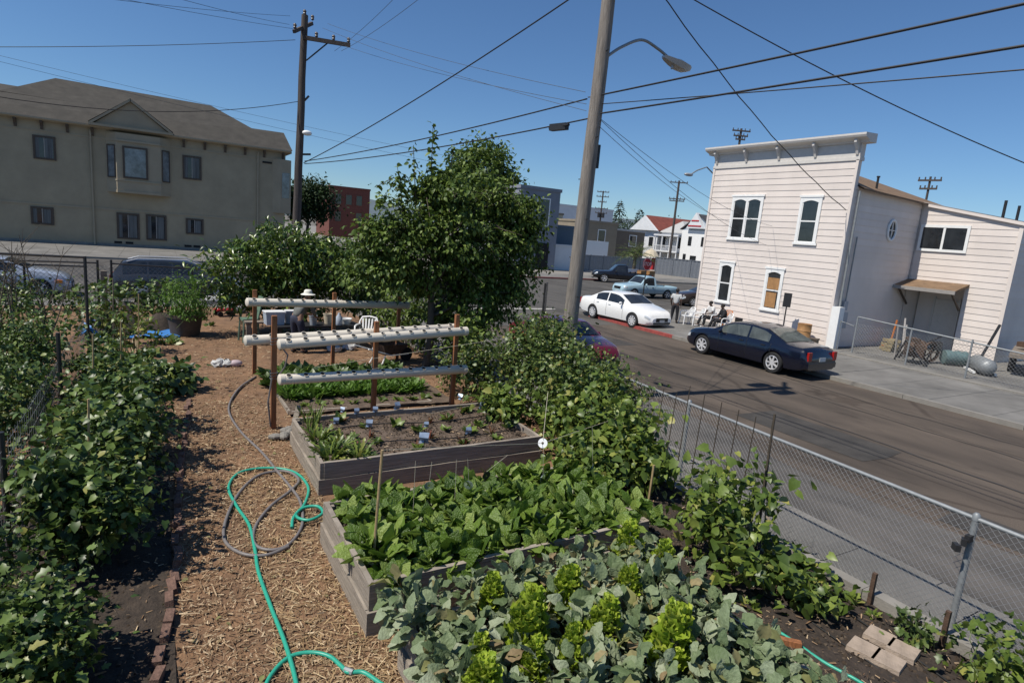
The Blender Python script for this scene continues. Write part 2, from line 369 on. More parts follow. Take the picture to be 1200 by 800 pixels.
# asphalt with worn lanes, patches, cracks and oil
def asphalt(name, base, warm):
    m = bpy.data.materials.new(name); m.use_nodes = True; n = m.node_tree; n.nodes.clear(); L = n.links.new
    o = n.nodes.new('ShaderNodeOutputMaterial'); b = n.nodes.new('ShaderNodeBsdfPrincipled'); L(b.outputs[0], o.inputs[0]); b.inputs['Roughness'].default_value = .93; b.inputs['Specular IOR Level'].default_value = .25
    tc = n.nodes.new('ShaderNodeTexCoord')
    def noise(sc, det, st=None, dist=0):
        q = n.nodes.new('ShaderNodeTexNoise'); q.inputs['Scale'].default_value = sc; q.inputs['Detail'].default_value = det; q.inputs['Distortion'].default_value = dist
        if st:
            mp = n.nodes.new('ShaderNodeMapping'); mp.inputs['Scale'].default_value = st; L(tc.outputs['Object'], mp.inputs[0]); L(mp.outputs[0], q.inputs['Vector'])
        else: L(tc.outputs['Object'], q.inputs['Vector'])
        return q.outputs['Fac']
    def ramp(src, p0, p1, c0, c1):
        r = n.nodes.new('ShaderNodeValToRGB'); r.color_ramp.elements[0].position = p0; r.color_ramp.elements[1].position = p1
        r.color_ramp.elements[0].color = (*c0, 1); r.color_ramp.elements[1].color = (*c1, 1); L(src, r.inputs[0]); return r.outputs[0]
    def mul(a, c, f=1):
        x = n.nodes.new('ShaderNodeMix'); x.data_type = 'RGBA'; x.blend_type = 'MULTIPLY'; x.inputs[0].default_value = f; L(a, x.inputs[6]); L(c, x.inputs[7]); return x.outputs[2]
    c = ramp(noise(.8, 12, (1.1, .5, 1), .4), .3, .7, base, warm)
    c = mul(c, ramp(noise(60, 3), .3, .75, (.62, .62, .62), (1.0, 1.0, 1.0)))
    c = mul(c, ramp(noise(.22, 5, (1.6, .3, 1), 1.0), .30, .46, (.66, .66, .66), (1, 1, 1)), .75)
    c = mul(c, ramp(noise(1.1, 6, (1.5, .4, 1), .6), .28, .42, (.5, .5, .5), (1, 1, 1)), .7)
    v = n.nodes.new('ShaderNodeTexVoronoi'); v.feature = 'DISTANCE_TO_EDGE'; v.inputs['Scale'].default_value = .3
    mp = n.nodes.new('ShaderNodeMapping'); mp.inputs['Scale'].default_value = (1.3, .28, 1)
    wn = n.nodes.new('ShaderNodeTexNoise'); wn.inputs['Scale'].default_value = 1.3; wn.inputs['Detail'].default_value = 6; L(tc.outputs['Object'], wn.inputs['Vector'])
    ad = n.nodes.new('ShaderNodeMix'); ad.data_type = 'RGBA'; ad.blend_type = 'ADD'; ad.inputs[0].default_value = .3; L(tc.outputs['Object'], ad.inputs[6]); L(wn.outputs['Color'], ad.inputs[7])
    L(ad.outputs[2], mp.inputs[0]); L(mp.outputs[0], v.inputs['Vector'])
    c = mul(c, ramp(v.outputs['Distance'], .004, .012, (.55, .53, .52), (1, 1, 1)), .7)
    L(c, b.inputs['Base Color'])
    bp = n.nodes.new('ShaderNodeBump'); bp.inputs['Strength'].default_value = .35; bp.inputs['Distance'].default_value = .01; L(noise(90, 4), bp.inputs['Height']); L(bp.outputs[0], b.inputs['Normal'])
    M[name] = m
asphalt('asphalt', (.078, .064, .053), (.155, .124, .099))
asphalt('asphalt_grey', (.10, .095, .088), (.14, .13, .118))
mat('far_ground', (.15, .135, .11), .95, var=.3, scale=.05)
mat('chips_base', (.125, .073, .042), .97, var=.5, scale=2.2, bump=1, bscale=45, col2=(.28, .16, .085), detail=15)
mat('curb_concrete', (.17, .16, .145), .9, var=.35, scale=1.5, detail=10)
# ------------------------------------------------------------------ ground
SZ = -0.4; WZ = -0.27
g = MB(); g.face([(-3000, -3000, SZ-.012), (3000, -3000, SZ-.012), (3000, 3000, SZ-.012), (-3000, 3000, SZ-.012)]); struct(g, 'ground', M['far_ground'])
g = MB(); g.face([(6.5, -60, SZ), (21, -60, SZ), (21, 220, SZ), (6.5, 220, SZ)]); struct(g, 'road', M['asphalt'])
g = MB(); g.face([(-90, 22, SZ+.004), (220, 22, SZ+.004), (220, 52, SZ+.004), (-90, 52, SZ+.004)]); struct(g, 'cross_road', M['asphalt_grey'])
mat('parking_asphalt', (.035, .033, .031), .95, var=.3, scale=.75, col2=(.135, .122, .11), detail=14, bump=.4, bscale=80, stretch=(1.2, .5, 1))
g = MB(); ys_ = [-12+k*1.5 for k in range(27)]; g.v = [p for y_ in ys_ for p in ((8.2+.053*(y_-2), y_, SZ+.004), (10.3+.053*(y_-2)+.25*math.sin(y_*.8), y_, SZ+.004))]; g.f = [(2*k, 2*k+1, 2*k+3, 2*k+2) for k in range(26)]; g.mi = [0]*26; struct(g, 'parking_lane', M['parking_asphalt'])
# painted stop line and faded lane dashes on the street
mat('tar', (.04, .037, .034), .7, var=.3, scale=3)
def seam(x, y0, y1, w_, amp, ph):
    q = MB(); n = int((y1-y0)/.35)
    for i in range(n+1):
        y = y0+(y1-y0)*i/n; xx = x+.053*(y-2)+amp*(math.sin(y*.7+ph)+.5*math.sin(y*2.3+ph*2)+.25*math.sin(y*6.1)); ww = w_*(.6+.5*abs(math.sin(y*1.9+ph))); q.v += [(xx-ww, y, SZ+.009), (xx+ww, y, SZ+.009)]
    q.f = [(2*i, 2*i+1, 2*i+3, 2*i+2) for i in range(n)]; q.mi = [0]*n; struct(q, 'road_seam', M['tar'])
seam(11.2, 0, 26, .022, .03, 1); seam(13.6, 3, 22, .03, .05, 2.3); seam(15.9, 1, 25, .018, .06, 4); seam(17.2, 4, 15, .02, .10, 5.2)
mat('road_patch', (.05, .045, .04), .95, var=.35, scale=2, bump=.4, bscale=70, detail=12)
for x0_, y0_, w_, l_ in ((12.2, 6.2, 1.5, 3.1), (15.0, 17.5, 1.2, 2.2), (10.7, 2.6, .9, 1.5)):
    g = MB(); pts_ = [(x0_+w_*a_+random.uniform(-.06, .06), y0_+l_*b_+random.uniform(-.06, .06), SZ+.006) for a_, b_ in ((0, 0), (.5, -.02), (1, 0), (1.02, .5), (1, 1), (.5, 1.02), (0, 1), (-.02, .5))]; g.face(pts_); struct(g, 'road_patch', M['road_patch'])
mat('road_paint', (.42, .41, .37), .9, var=.35, scale=5, detail=10)
g = MB()
g.face([(12.6, 27.0, SZ+.008), (18.9, 27.0, SZ+.008), (18.9, 27.35, SZ+.008), (12.6, 27.35, SZ+.008)])
struct(g, 'stop_line', M['road_paint'])
def slabs(name, x0, x1, y0, y1, step, m, along='y', z0=-.6, z1=WZ):
    b = MB(); t = y0 if along == 'y' else x0; e = y1 if along == 'y' else x1
    while t < e-.05:
        u = min(t+step, e)
        if along == 'y': b.bbox((x0, t+.006, z0), (x1, u-.006, z1+random.uniform(-.006, .006)))
        else: b.bbox((t+.006, y0, z0), (u-.006, y1, z1+random.uniform(-.006, .006)))
        t = u
    return struct(b, name, m)
mat('old_walk', (.145, .138, .125), .92, var=.3, scale=.9, bump=.3, bscale=40, detail=12)
slabs('sidewalk', 6.62, 8.1, -12, 24.4, 1.45, M['old_walk'])
slabs('curb', 8.10, 8.26, -12, 27.6, 3.0, M['curb_concrete'], z1=WZ+.004)
slabs('sidewalk', -60, 8.1, 24.41, 27.4, 1.5, M['walk_concrete'], 'x')
slabs('curb', -60, 8.1, 27.4, 27.56, 3.0, M['concrete'], 'x', z1=WZ+.004)
slabs('sidewalk', 19.45, 25.38, -30, 22.9, 1.6, M['walk_concrete'])
slabs('curb', 19.3, 19.45, -30, 18.6, 3.0, M['concrete'], z1=WZ+.004)
slabs('red_curb', 19.3, 19.45, 18.6, 24.6, 3.0, M['red_curb'], z1=WZ+.006)
slabs('sidewalk', 19.45, 60, 22.91, 26.4, 1.6, M['walk_concrete'], 'x')
slabs('curb', 19.3, 60, 26.4, 26.55, 3.0, M['concrete'], 'x', z1=WZ+.004)
g = MB(); g.bbox((25.39, -30, -.6), (60, 22.89, WZ-.02)); struct(g, 'yard_ground', M['walk_concrete'])
slabs('sidewalk', -60, 11.2, 48.8, 60.95, 1.8, M['walk_concrete'], 'x')
slabs('curb', -60, 11.2, 48.64, 48.8, 3.0, M['concrete'], 'x', z1=WZ+.004)
g = MB(); g.bbox((-60, 60.96, -.6), (11.2, 110, WZ-.01)); struct(g, 'block_ground', M['concrete'])
slabs('sidewalk', 26.3, 120, 47.3, 52.0, 1.8, M['walk_concrete'], 'x')
slabs('red_curb', 26.3, 38, 47.14, 47.3, 3.0, M['red_curb'], 'x', z1=WZ+.006)
slabs('curb', 38, 120, 47.14, 47.3, 3.0, M['concrete'], 'x', z1=WZ+.004)
g = MB(); g.bbox((26.3, 52.01, -.6), (220, 260, WZ-.01)); struct(g, 'far_block_ground', M['concrete'])
# garden: chip path and soil strips; slightly uneven sheet
def uneven(name, x0, x1, y0, y1, z, amp, m, step=.18):
    nx = max(2, int((x1-x0)/step)); ny = max(2, int((y1-y0)/step)); xs = np.linspace(x0, x1, nx); ys = np.linspace(y0, y1, ny)
    X, Y = np.meshgrid(xs, ys); Z = z + amp*(np.sin(X*2.3+Y*1.1)*.4+np.sin(X*5.1-Y*4.3+1)*.35+np.sin(X*9.7+Y*8.1)*.2+RNG.normal(0, .25, X.shape))
    b = MB(); b.v = [tuple(p) for p in np.stack([X, Y, Z], -1).reshape(-1, 3)]
    b.f = [(j*nx+i, j*nx+i+1, (j+1)*nx+i+1, (j+1)*nx+i) for j in range(ny-1) for i in range(nx-1)]; b.mi = [0]*len(b.f)
    o = b.build(name, m, smooth=60); return tag(o, kind='structure')
g = MB(); g.bbox((-45, -14, -.6), (6.42, 24.38, -.03)); struct(g, 'garden_ground', M['chips_base'])
uneven('path', -.25, 6.4, -1, 24.3, .0, .012, M['chips_base'])
uneven('path', -14, -.25, -1, 24.3, -.008, .012, M['chips_base'], .3)
uneven('soil', -1.6, .05, 1.5, 9.6, .016, .02, M['soil'], .09)
uneven('soil', 4.75, 6.41, .4, 7.0, .022, .022, M['soil'], .09)
uneven('soil', 1.95, 5.2, 10.75, 14.0, .06, .02, M['soil_dry'], .1)
# loose chips and straw on the path (uncountable)
def chips(n, x0, x1, y0, y1, smin, smax, name, wid=.12):
    P = np.stack([RNG.uniform(x0, x1, n), y0+(y1-y0)*RNG.random(n)**1.35, .014+RNG.random(n)*.012], 1)
    a = RNG.uniform(0, 6.283, n); D = np.stack([np.cos(a), np.sin(a), RNG.normal(.0, .12, n)], 1)
    S = RNG.uniform(smin, smax, n)*(.6+.8*RNG.random(n)); tv = np.array([(-wid, 0, 0), (wid, .05, 0), (wid*.7, 1, 0), (-wid*.6, .93, 0)])
    T['_chip'] = (tv, [(0, 1, 2, 3)])
    return leafcloud('_chip', P, D, S, wid=1)
a = chips(15000, .1, 1.75, 3.4, 12, .02, .055, 'c')
b = chips(3200, .75, 1.75, 3.4, 8.5, .05, .13, 's', .035); b2 = chips(900, .05, .7, 3.4, 11, .06, .13, 's', .035)
c = chips(7000, 0, 5.6, 9.5, 20, .03, .08, 'd')
d = chips(1600, 4.1, 5.2, 1.6, 3.2, .03, .09, 'e', .07)
tag(leafmesh('wood_chips', [(*a, 0), (*b, 1), (*b2, 0), (*c, 0), (*d, 0)], [M['chip'], M['straw']]), 'loose wood chips and straw scattered over the garden path', 'wood chips', kind='stuff')
def clods(n, x0, x1, y0, y1, z, smin, smax):
    tv = np.array([(0, 0, .6), (.5, 0, 0), (0, .55, 0), (-.5, 0, 0), (0, -.5, 0)]); T['_clod'] = (tv, [(0, 1, 2), (0, 2, 3), (0, 3, 4), (0, 4, 1)])
    P = np.stack([RNG.uniform(x0, x1, n), RNG.uniform(y0, y1, n), z+RNG.uniform(-.01, .012, n)], 1); a = RNG.uniform(0, 6.283, n)
    return leafcloud('_clod', P, np.stack([np.cos(a), np.sin(a), RNG.normal(0, .15, n)], 1), RNG.uniform(smin, smax, n))
leafmat('clod', [(.03, .022, .016), (.06, .045, .033), (.10, .078, .058), (.055, .04, .03)], .98, 0, .1)
cl_ = [clods(2600, -1.2, .1, 2, 9.6, .0, .015, .05), clods(2600, 4.7, 6.4, 1.2, 7, .02, .015, .05), clods(2600, 1.8, 5.1, 7.5, 9.3, .37, .012, .04), clods(900, 1.6, 4.7, 4.6, 6.2, .42, .012, .04), clods(1200, 2.0, 4.7, 10.9, 13.8, .05, .015, .05)]
tag(leafmesh('soil_crumbs', [(*c_, 0) for c_ in cl_], [M['clod']]), 'loose dark soil crumbs lying over the beds and soil strips', 'soil', kind='stuff')
e1 = chips(500, 1.85, 5.1, 7.5, 9.3, .02, .06, 'f', .1); e2 = chips(700, -.9, .05, 2, 9, .02, .07, 'g', .1); e3 = chips(500, 4.8, 6.35, 1.3, 6, .02, .07, 'h', .1)
for e_, z_ in ((e1, .375), (e2, .012), (e3, .03)): e_[0][:, :, 2] += z_
tag(leafmesh('mulch_bits', [(*e1, 0), (*e2, 0), (*e3, 0)], [M['chip']]), 'pale mulch bits scattered on the dark garden soil', 'mulch', kind='stuff')
n_ = 260; P_ = np.stack([RNG.uniform(-.1, 1.7, n_), RNG.uniform(3.5, 14, n_), RNG.uniform(.015, .035, n_)], 1); a_ = RNG.uniform(0, 6.283, n_)
tag(leafmesh('fallen_leaves', [(*leafcloud('ovate', P_, np.stack([np.cos(a_), np.sin(a_), RNG.normal(.05, .1, n_)], 1), RNG.uniform(.025, .07, n_)), 0)], [M['leaf_withered']]), 'dry fallen leaves lying on the chip path', 'fallen leaves', kind='stuff')
# hills far behind the roofs
h = MB(); N = 60
for ring, (dist, hh) in enumerate([(2400, 1)]):
    base = []; top = []; back = []
    for i in range(N+1):
        a = R(2+ i*1.6); x, y = math.sin(a)*dist, math.cos(a)*dist
        t = i/N; k = 70 + 55*math.sin(t*7+1)*.5 + 14*math.sin(t*23) + 8*math.sin(t*51)
        k += 95*math.exp(-((t-.53)/.14)**2) 
        base.append((x, y, -2)); top.append((x*1.12, y*1.12, max(8, k))); back.append((x*1.3, y*1.3, -2))
    h.add(base+top+back, [(i, i+1, N+2+i, N+1+i) for i in range(N)]+[(N+1+i, N+2+i, 2*N+3+i, 2*N+2+i) for i in range(N)])
tag(h.build('hills', M['hill_green'], smooth=60), kind='structure')
# ------------------------------------------------------------------ light
w = bpy.data.worlds.new('World'); SC.world = w; w.use_nodes = True; nt = w.node_tree
sky = nt.nodes.new('ShaderNodeTexSky'); sky.sky_type = 'NISHITA'; sky.sun_disc = False
SUN_EL = R(56.5); SUN_AZ = R(-88)      # azimuth clockwise from +Y
sky.sun_elevation = SUN_EL; sky.sun_rotation = SUN_AZ % (2*math.pi); sky.air_density = 1.0; sky.dust_density = 0; sky.ozone_density = 6; sky.altitude = 0
bg = nt.nodes['Background']; bg.inputs[1].default_value = .077; gr = nt.nodes.new('ShaderNodeMix'); gr.data_type = 'RGBA'; gr.blend_type = 'MULTIPLY'; gr.inputs[0].default_value = 1; gr.inputs[7].default_value = (.95, 1.14, 1.30, 1); nt.links.new(sky.outputs[0], gr.inputs[6]); nt.links.new(gr.outputs[2], bg.inputs[0])
sl = bpy.data.lights.new('sun', 'SUN'); sl.energy = 5.0; sl.angle = R(.53); sl.color = (1, .94, .84)
so = bpy.data.objects.new('sun', sl); COL.objects.link(so)
sd = Vector((math.sin(SUN_AZ)*math.cos(SUN_EL), math.cos(SUN_AZ)*math.cos(SUN_EL), math.sin(SUN_EL)))
so.rotation_euler = sd.to_track_quat('Z', 'Y').to_euler(); so.location = (-20, 0, 40)
SC.view_settings.view_transform = 'Standard'; SC.view_settings.look = 'None'; SC.view_settings.exposure = 0; SC.view_settings.gamma = 1
SC.render.engine = 'CYCLES'
try:
    SC.cycles.use_denoising = True; SC.cycles.max_bounces = 5; SC.cycles.diffuse_bounces = 2; SC.cycles.glossy_bounces = 2; SC.cycles.transmission_bounces = 2; SC.cycles.transparent_max_bounces = 4
except Exception: pass
# ------------------------------------------------------------------ clapboard helper
def clip_below(poly, f):
    """clip polygon of (s, z) to z <= f(s) (f linear)"""
    out = []; n = len(poly)
    for i in range(n):
        a, b = poly[i], poly[(i+1) % n]; da, db = f(a[0])-a[1], f(b[0])-b[1]
        if da >= 0: out.append(a)
        if (da >= 0) != (db >= 0):
            t = da/(da-db); out.append((a[0]+t*(b[0]-a[0]), a[1]+t*(b[1]-a[1])))
    return out
def siding(mb, p0, p1, z0, z1a, z1b=None, board=.285, lap=.018, nrm=None):
    """lapped boards on the wall from p0 to p1 (xy), outward normal nrm; top from z1a to z1b"""
    z1b = z1a if z1b is None else z1b
    p0 = Vector((*p0, 0)); p1 = Vector((*p1, 0)); L = (p1-p0).length; e = (p1-p0)/L; n = Vector((*nrm, 0))
    f = lambda s: z1a+(z1b-z1a)*s/L
    z = z0
    while z < max(z1a, z1b)-.01:
        t = z+board
        pl = clip_below([(0, z), (L, z), (L, t-.001), (0, t-.001)], f)
        if len(pl) >= 3:
            vs = [p0+e*s+Vector((0, 0, zz))+n*(lap*(1-(zz-z)/board)) for s, zz in pl]
            mb.face(vs)
            if f(0) > z and f(L) > z:
                mb.face([p0-n*.01+Vector((0, 0, z)), p1-n*.01+Vector((0, 0, z)), p1+n*lap+Vector((0, 0, z)), p0+n*lap+Vector((0, 0, z))])
        z = t
# ------------------------------------------------------------------ white false-front building
WX = 25.4; Y0, Y1 = 15.35, 23.0
wb = thing('clapboard_building', 'cream clapboard false-front building with arched sash windows and a lower side wing', 'building', (WX, 19, WZ), world=True)
OB = (WX, 19, WZ)
b = MB(); siding(b, (WX, Y0), (WX, Y1), -.3, 7.75, nrm=(-1, 0)); siding(b, (WX, Y0), (41, Y0), -.3, 6.7, 6.3, nrm=(0, -1)); siding(b, (41, Y1), (WX, Y1), -.3, 6.7, nrm=(0, 1))
b.bbox((WX+.01, Y0+.01, -.4), (41, Y1-.01, 6.28)); b.bbox((WX+.012, Y0+.012, 6.2), (WX+.3, Y1-.012, 8.5))
wall = b.build('wall', M['cream_siding'], wb, OB)
b = MB()
for a_, c_ in (((WX-.05, Y0-.06, -.3), (WX+.06, Y0+.06, 7.75)), ((WX-.05, Y1-.06, -.3), (WX+.06, Y1+.06, 7.75)), ((31.14, Y0-.05, -.3), (31.2, Y0-.038, 6.55))): b = MB(); b.bbox(a_, c_); b.build('corner_board', M['cream_siding'], wb, OB)
b = MB(); b.bbox((WX-.05, Y0-.08, 7.72), (WX+.3, Y1+.08, 7.86)); b.bbox((WX-.03, Y0-.05, 7.86), (WX+.3, Y1+.05, 8.45)); b.build('frieze', M['cornice_paint'], wb, OB)
b = MB()
prof = [(0, 8.42), (-.10, 8.42), (-.14, 8.5), (-.30, 8.56), (-.42, 8.6), (-.46, 8.68), (-.46, 8.76), (.35, 8.80), (.35, 8.42)]
b.prism([(WX+p[0], Y0-.42, p[1]) for p in prof], (0, Y1-Y0+.84, 0))
co = b.build('cornice', M['cornice_paint'], wb, OB)
for yy in (Y0+.1, Y0+2.0, Y0+3.85, Y0+5.7, Y1-.1):
    b = MB(); b.prism([(WX-.03, yy-.09, 7.95), (WX-.08, yy-.09, 7.95), (WX-.13, yy-.09, 8.1), (WX-.34, yy-.09, 8.42), (WX-.34, yy-.09, 8.55), (WX-.03, yy-.09, 8.55)], (0, .11, 0)); b.build('bracket', M['cornice_paint'], co)
def sash(bx, y0, y1, z0, z1, parent, off, double=False, arch=.1, wallx=WX, shade=None, cw=.13):
    """arched sash window in casing on a wall that faces -X"""
    f = MB(); x = wallx-.018
    f.bbox((x-.05, y0, z0), (x, y0+cw, z1)); f.bbox((x-.05, y1-cw, z0), (x, y1, z1))
    f.bbox((x-.07, y0-.06, z0-.1), (x+.0, y1+.06, z0)); f.bbox((x-.075, y0-.05, z1), (x, y1+.05, z1+.09))
    n = 8; A, B = y0+cw, y1-cw
    segs = [(A, (A+B)/2-.05), ((A+B)/2+.05, B)] if double else [(A, B)]
    if double: f.bbox((x-.05, (A+B)/2-.05, z0), (x, (A+B)/2+.05, z1))
    for a_, b_ in segs:                                   # arched head piece
        h = z1-.14; pts = [(x-.048, a_+(b_-a_)*i/n, h-arch+arch*math.sin(math.pi*i/n)) for i in range(n+1)]
        f.prism(pts+[(x-.048, b_, z1), (x-.048, a_, z1)], (.046, 0, 0))
    w = f.build('window', M['white_paint'], parent, off)
    g_ = MB()
    for a_, b_ in segs: g_.bbox((x-.012, a_, z0), (x-.006, b_, z1-.1))
    g_.build('pane', M['dark_glass'], w)
    s = MB()
    for a_, b_ in segs:
        zm = (z0+z1)/2-.05; s.bbox((x-.03, a_, zm-.03), (x-.012, b_, zm+.03)); s.bbox((x-.03, a_, z0), (x-.012, b_, z0+.06))
        s.bbox((x-.028, a_, z0), (x-.013, a_+.04, z1-.15)); s.bbox((x-.028, b_-.04, z0), (x-.013, b_, z1-.15))
    s.build('sash', M['white_paint'], w)
    if shade:
        s = MB(); zm = (z0+z1)/2
        for a_, b_ in segs: s.bbox((x-.0145, a_+.05, zm+.0), (x-.0125, b_-.05, zm+.55)); s.bbox((x-.0145, a_+.12, z0+.1), (x-.0125, b_-.05, zm-.15))
        s.build('blind', M[shade], w)
    return w
sash('w', 19.66, 21.52, 4.22, 6.28, wb, OB, True)
sash('w', 16.62, 17.68, 4.2, 6.22, wb, OB)
sash('w', 20.8, 21.74, .95, 2.96, wb, OB)
sash('w', 17.92, 18.92, .95, 2.88, wb, OB, shade='barrel_tan')
# roof, vents, oculus, downpipe, base
b = MB()
b.face([(WX+.3, Y0-.3, 6.62), (41.2, Y0-.3, 6.2), (41.2, 19.1, 7.3), (WX+.3, 19.1, 8.45)]); b.face([(WX+.3, Y1+.3, 6.62), (WX+.3, 19.1, 8.45), (41.2, 19.1, 7.3), (41.2, Y1+.3, 6.2)])
b.face([(WX+.3, Y0-.3, 6.54), (WX+.3, 19.1, 8.37), (41.2, 19.1, 7.22), (41.2, Y0-.3, 6.12)])
b.face([(WX+.3, Y0-.3, 6.54), (41.2, Y0-.3, 6.12), (41.2, Y0-.3, 6.2), (WX+.3, Y0-.3, 6.62)])
rf = b.build('roof', M['brown_shingle'], wb, OB)
for x, y, h in ((29.0, 17.6, .75), (28.6, 16.2, .4)):
    b = MB(); zz = 6.62+(y-15.05)*.45-(x-25.7)*.04; b.cyl((x, y, zz-.2), (x, y, zz+h), .05); b.cyl((x, y, zz+h), (x, y, zz+h+.06), .075); b.build('vent_pipe', M['dark_metal'], rf)
c = onY(1044, 270, Y0)
b = MB(); ring = [(c.x+.32*math.cos(a*math.pi/10), Y0-.05, c.z+.45*math.sin(a*math.pi/10)) for a in range(20)]; b.tube(ring, .055, 6, closed=True)
oc = b.build('round_window', M['white_paint'], wb, OB)
b = MB(); b.prism([(c.x+.3*math.cos(a*math.pi/10), Y0-.03, c.z+.43*math.sin(a*math.pi/10)) for a in range(20)], (0, .01, 0)); b.build('pane', M['dark_glass'], oc)
b = MB()
for a in range(2): b.bar((c.x+(.3 if a else 0), Y0-.045, c.z+(0 if a else .43)), (c.x-(.3 if a else 0), Y0-.045, c.z-(0 if a else .43)), .03)
b.build('muntin', M['white_paint'], oc)
b = MB(); b.tube([(WX+.35, Y0-.1, 6.5), (WX+.35, Y0-.12, 1.1), (WX+.35, Y0-.3, .4)], .05, 8); b.tube([(WX+.75, Y0-.1, 4.6), (WX+.75, Y0-.1, .9)], .03, 6); b.build('downpipe', M['galv'], wb, OB)
b = MB(); b.bbox((WX+.55, Y0-.2, .6), (WX+.95, Y0-.03, 1.3)); b.bbox((WX+.6, Y0-.18, 1.4), (WX+.85, Y0-.03, 1.8)); b.build('meter_box', M['plastic_grey'], wb, OB)
b = MB(); b.bbox((WX-.06, Y0-.4, -.3), (WX+.3, Y0-.03, 1.55)); b.build('plinth', M['white_paint'], wb, OB)
b = MB(); b.bbox((WX-.04, 19.85, .05), (WX-.02, 20.3, .25)); b.build('foundation_vent', M['black_hole'], wb, OB)
# side wing
AX, AY0, AY1 = 31.2, 11.3, Y0-.06
b = MB(); PY0, PY1, PZ = 12.9, 15.29, 2.835
zt = lambda y: 5.62+(y-11.3)*.205
siding(b, (AX, AY0), (AX, PY0), -.3, zt(AY0), zt(PY0), nrm=(-1, 0)); siding(b, (AX, PY0), (AX, AY1), PZ, zt(PY0), zt(AY1), nrm=(-1, 0))
siding(b, (AX, AY0), (38, AY0), -.3, zt(AY0), nrm=(0, -1))
b.prism([(AX+.01, AY0+.01, -.4), (AX+.01, PY0, -.4), (AX+.01, PY0, PZ), (AX+.01, AY1, PZ), (AX+.01, AY1, zt(AY1)-.02), (AX+.01, AY0+.01, zt(AY0)-.02)], (.16, 0, 0))
b.bbox((AX+1.2, AY0+.02, -.4), (38, AY1, 5.55)); b.bbox((AX+.17, AY0+.02, -.4), (AX+1.2, PY0, 5.55)); b.bbox((AX+.17, PY0+.001, PZ), (AX+1.2, AY1, 5.55))
wg = b.build('side_wing', M['cream_siding'], wb, OB)
def sub(mb, name, m, parent): return mb.build(name, m, parent)
b = MB(); b.bar((AX-.06, AY0-.12, zt(AY0)+.03), (AX-.06, AY1, zt(AY1)+.03), .14, .16); b.bbox((AX-.05, AY0-.05, -.3), (AX, AY0+.1, zt(AY0)-.04)); sub(b, 'edge_trim', M['cream_siding'], wg)
b = MB(); b.face([(AX-.15, AY0-.2, zt(AY0)+.1), (38, AY0-.2, zt(AY0)+.1), (38, AY1, zt(AY1)+.1), (AX-.15, AY1, zt(AY1)+.1)]); sub(b, 'wing_roof', M['shingle'], wg)
for yy, xx in ((12.6, 32.5), (13.0, 35.0)):
    b = MB(); b.cyl((xx, yy, 5.6), (xx, yy, 6.75), .06); sub(b, 'vent_pipe', M['dark_metal'], wg)
b = MB(); wy0, wy1, wz0, wz1 = 13.28, 15.1, 4.42, 5.4; x = AX-.018
for q in (((x-.05, wy0-.12, wz0-.12), (x, wy1+.12, wz0)), ((x-.05, wy0-.12, wz1), (x, wy1+.12, wz1+.12)), ((x-.05, wy0-.12, wz0), (x, wy0, wz1)), ((x-.05, wy1, wz0), (x, wy1+.12, wz1)), ((x-.04, (wy0+wy1)/2-.05, wz0), (x, (wy0+wy1)/2+.05, wz1))): b.bbox(*q)
ww = sub(b, 'window', M['white_paint'], wg)
b = MB(); b.bbox((AX-.05, wy0, wz0), (AX-.042, wy1, wz1)); b.build('pane', M['dark_glass'], ww)
b = MB(); b.prism([(AX, PY0-.15, PZ+.12), (AX-1.25, PY0-.15, 2.62), (AX-1.25, PY0-.15, 2.55), (AX, PY0-.15, PZ)], (0, PY1-PY0+.25, 0)); aw = b.build('awning', M['brown_shingle'], wb, OB)
b = MB(); b.bbox((AX-1.3, PY0-.18, 2.47), (AX-1.252, PY1+.12, 2.63)); o = sub(b, 'fascia', M['grey_trim'], aw)
b = MB()
for yy in (PY0+.05, PY1-.1): b.bar((AX-1.1, yy, 2.55), (AX-.05, yy, 1.75), .07)
sub(b, 'brace', M['brown_trim'], aw)
b = MB(); b.bbox((AX+1.15, 13.5, -.28), (AX+1.19, 14.5, 2.1)); b.bbox((AX+1.12, 13.42, -.28), (AX+1.19, 13.5, 2.2)); b.bbox((AX+1.12, 14.5, -.28), (AX+1.19, 14.58, 2.2)); b.build('door', M['cornice_paint'], wb, OB)
# ------------------------------------------------------------------ tan stucco apartment building on the left
BY = 61.0; YX0, YX1 = -24.0, 10.4; EZ = 9.2
yb = thing('apartment_building', 'long tan stucco apartment building with hipped grey roof and bay window', 'building', (-6, BY, WZ), world=True); OY = (-6, BY, WZ)
def ypart(mb, name, m, smooth=None): return mb.build(name, m, yb, None, smooth)
def ysub(mb, name, m, parent): return mb.build(name, m, parent)
b = MB(); b.bbox((YX0, BY, -.5), (YX1, BY+14, EZ)); ypart(b, 'wall', M['stucco'])
b = MB(); b.bbox((YX0, BY-.05, 2.70), (YX1+.05, BY-.001, 2.82)); b.bbox((YX0, BY-.04, 8.35), (YX1+.04, BY-.001, 8.45)); ypart(b, 'belt_course', M['stucco_trim'])
b = MB(); b.bbox((YX0, BY-.03, -.5), (YX1+.03, BY-.001, -.05)); ypart(b, 'foundation', M['concrete'])
for x in (-4.55, 8.0):
    b = MB(); b.cyl((x, BY-.12, 8.9), (x, BY-.12, -.2), .07); ypart(b, 'downpipe', M['stucco_trim'])
b = MB(); b.prism([(YX0-.5, BY, EZ-.12), (YX0-.5, BY-.45, EZ-.06), (YX0-.5, BY-.62, EZ+.02), (YX0-.5, BY-.62, EZ+.14), (YX0-.5, BY, EZ+.14)], (YX1-YX0+.9, 0, 0)); b.bbox((YX1, BY, EZ-.06), (YX1+.55, BY+14, EZ+.13))
yc = ypart(b, 'cornice', M['stucco_trim'])
x = -19
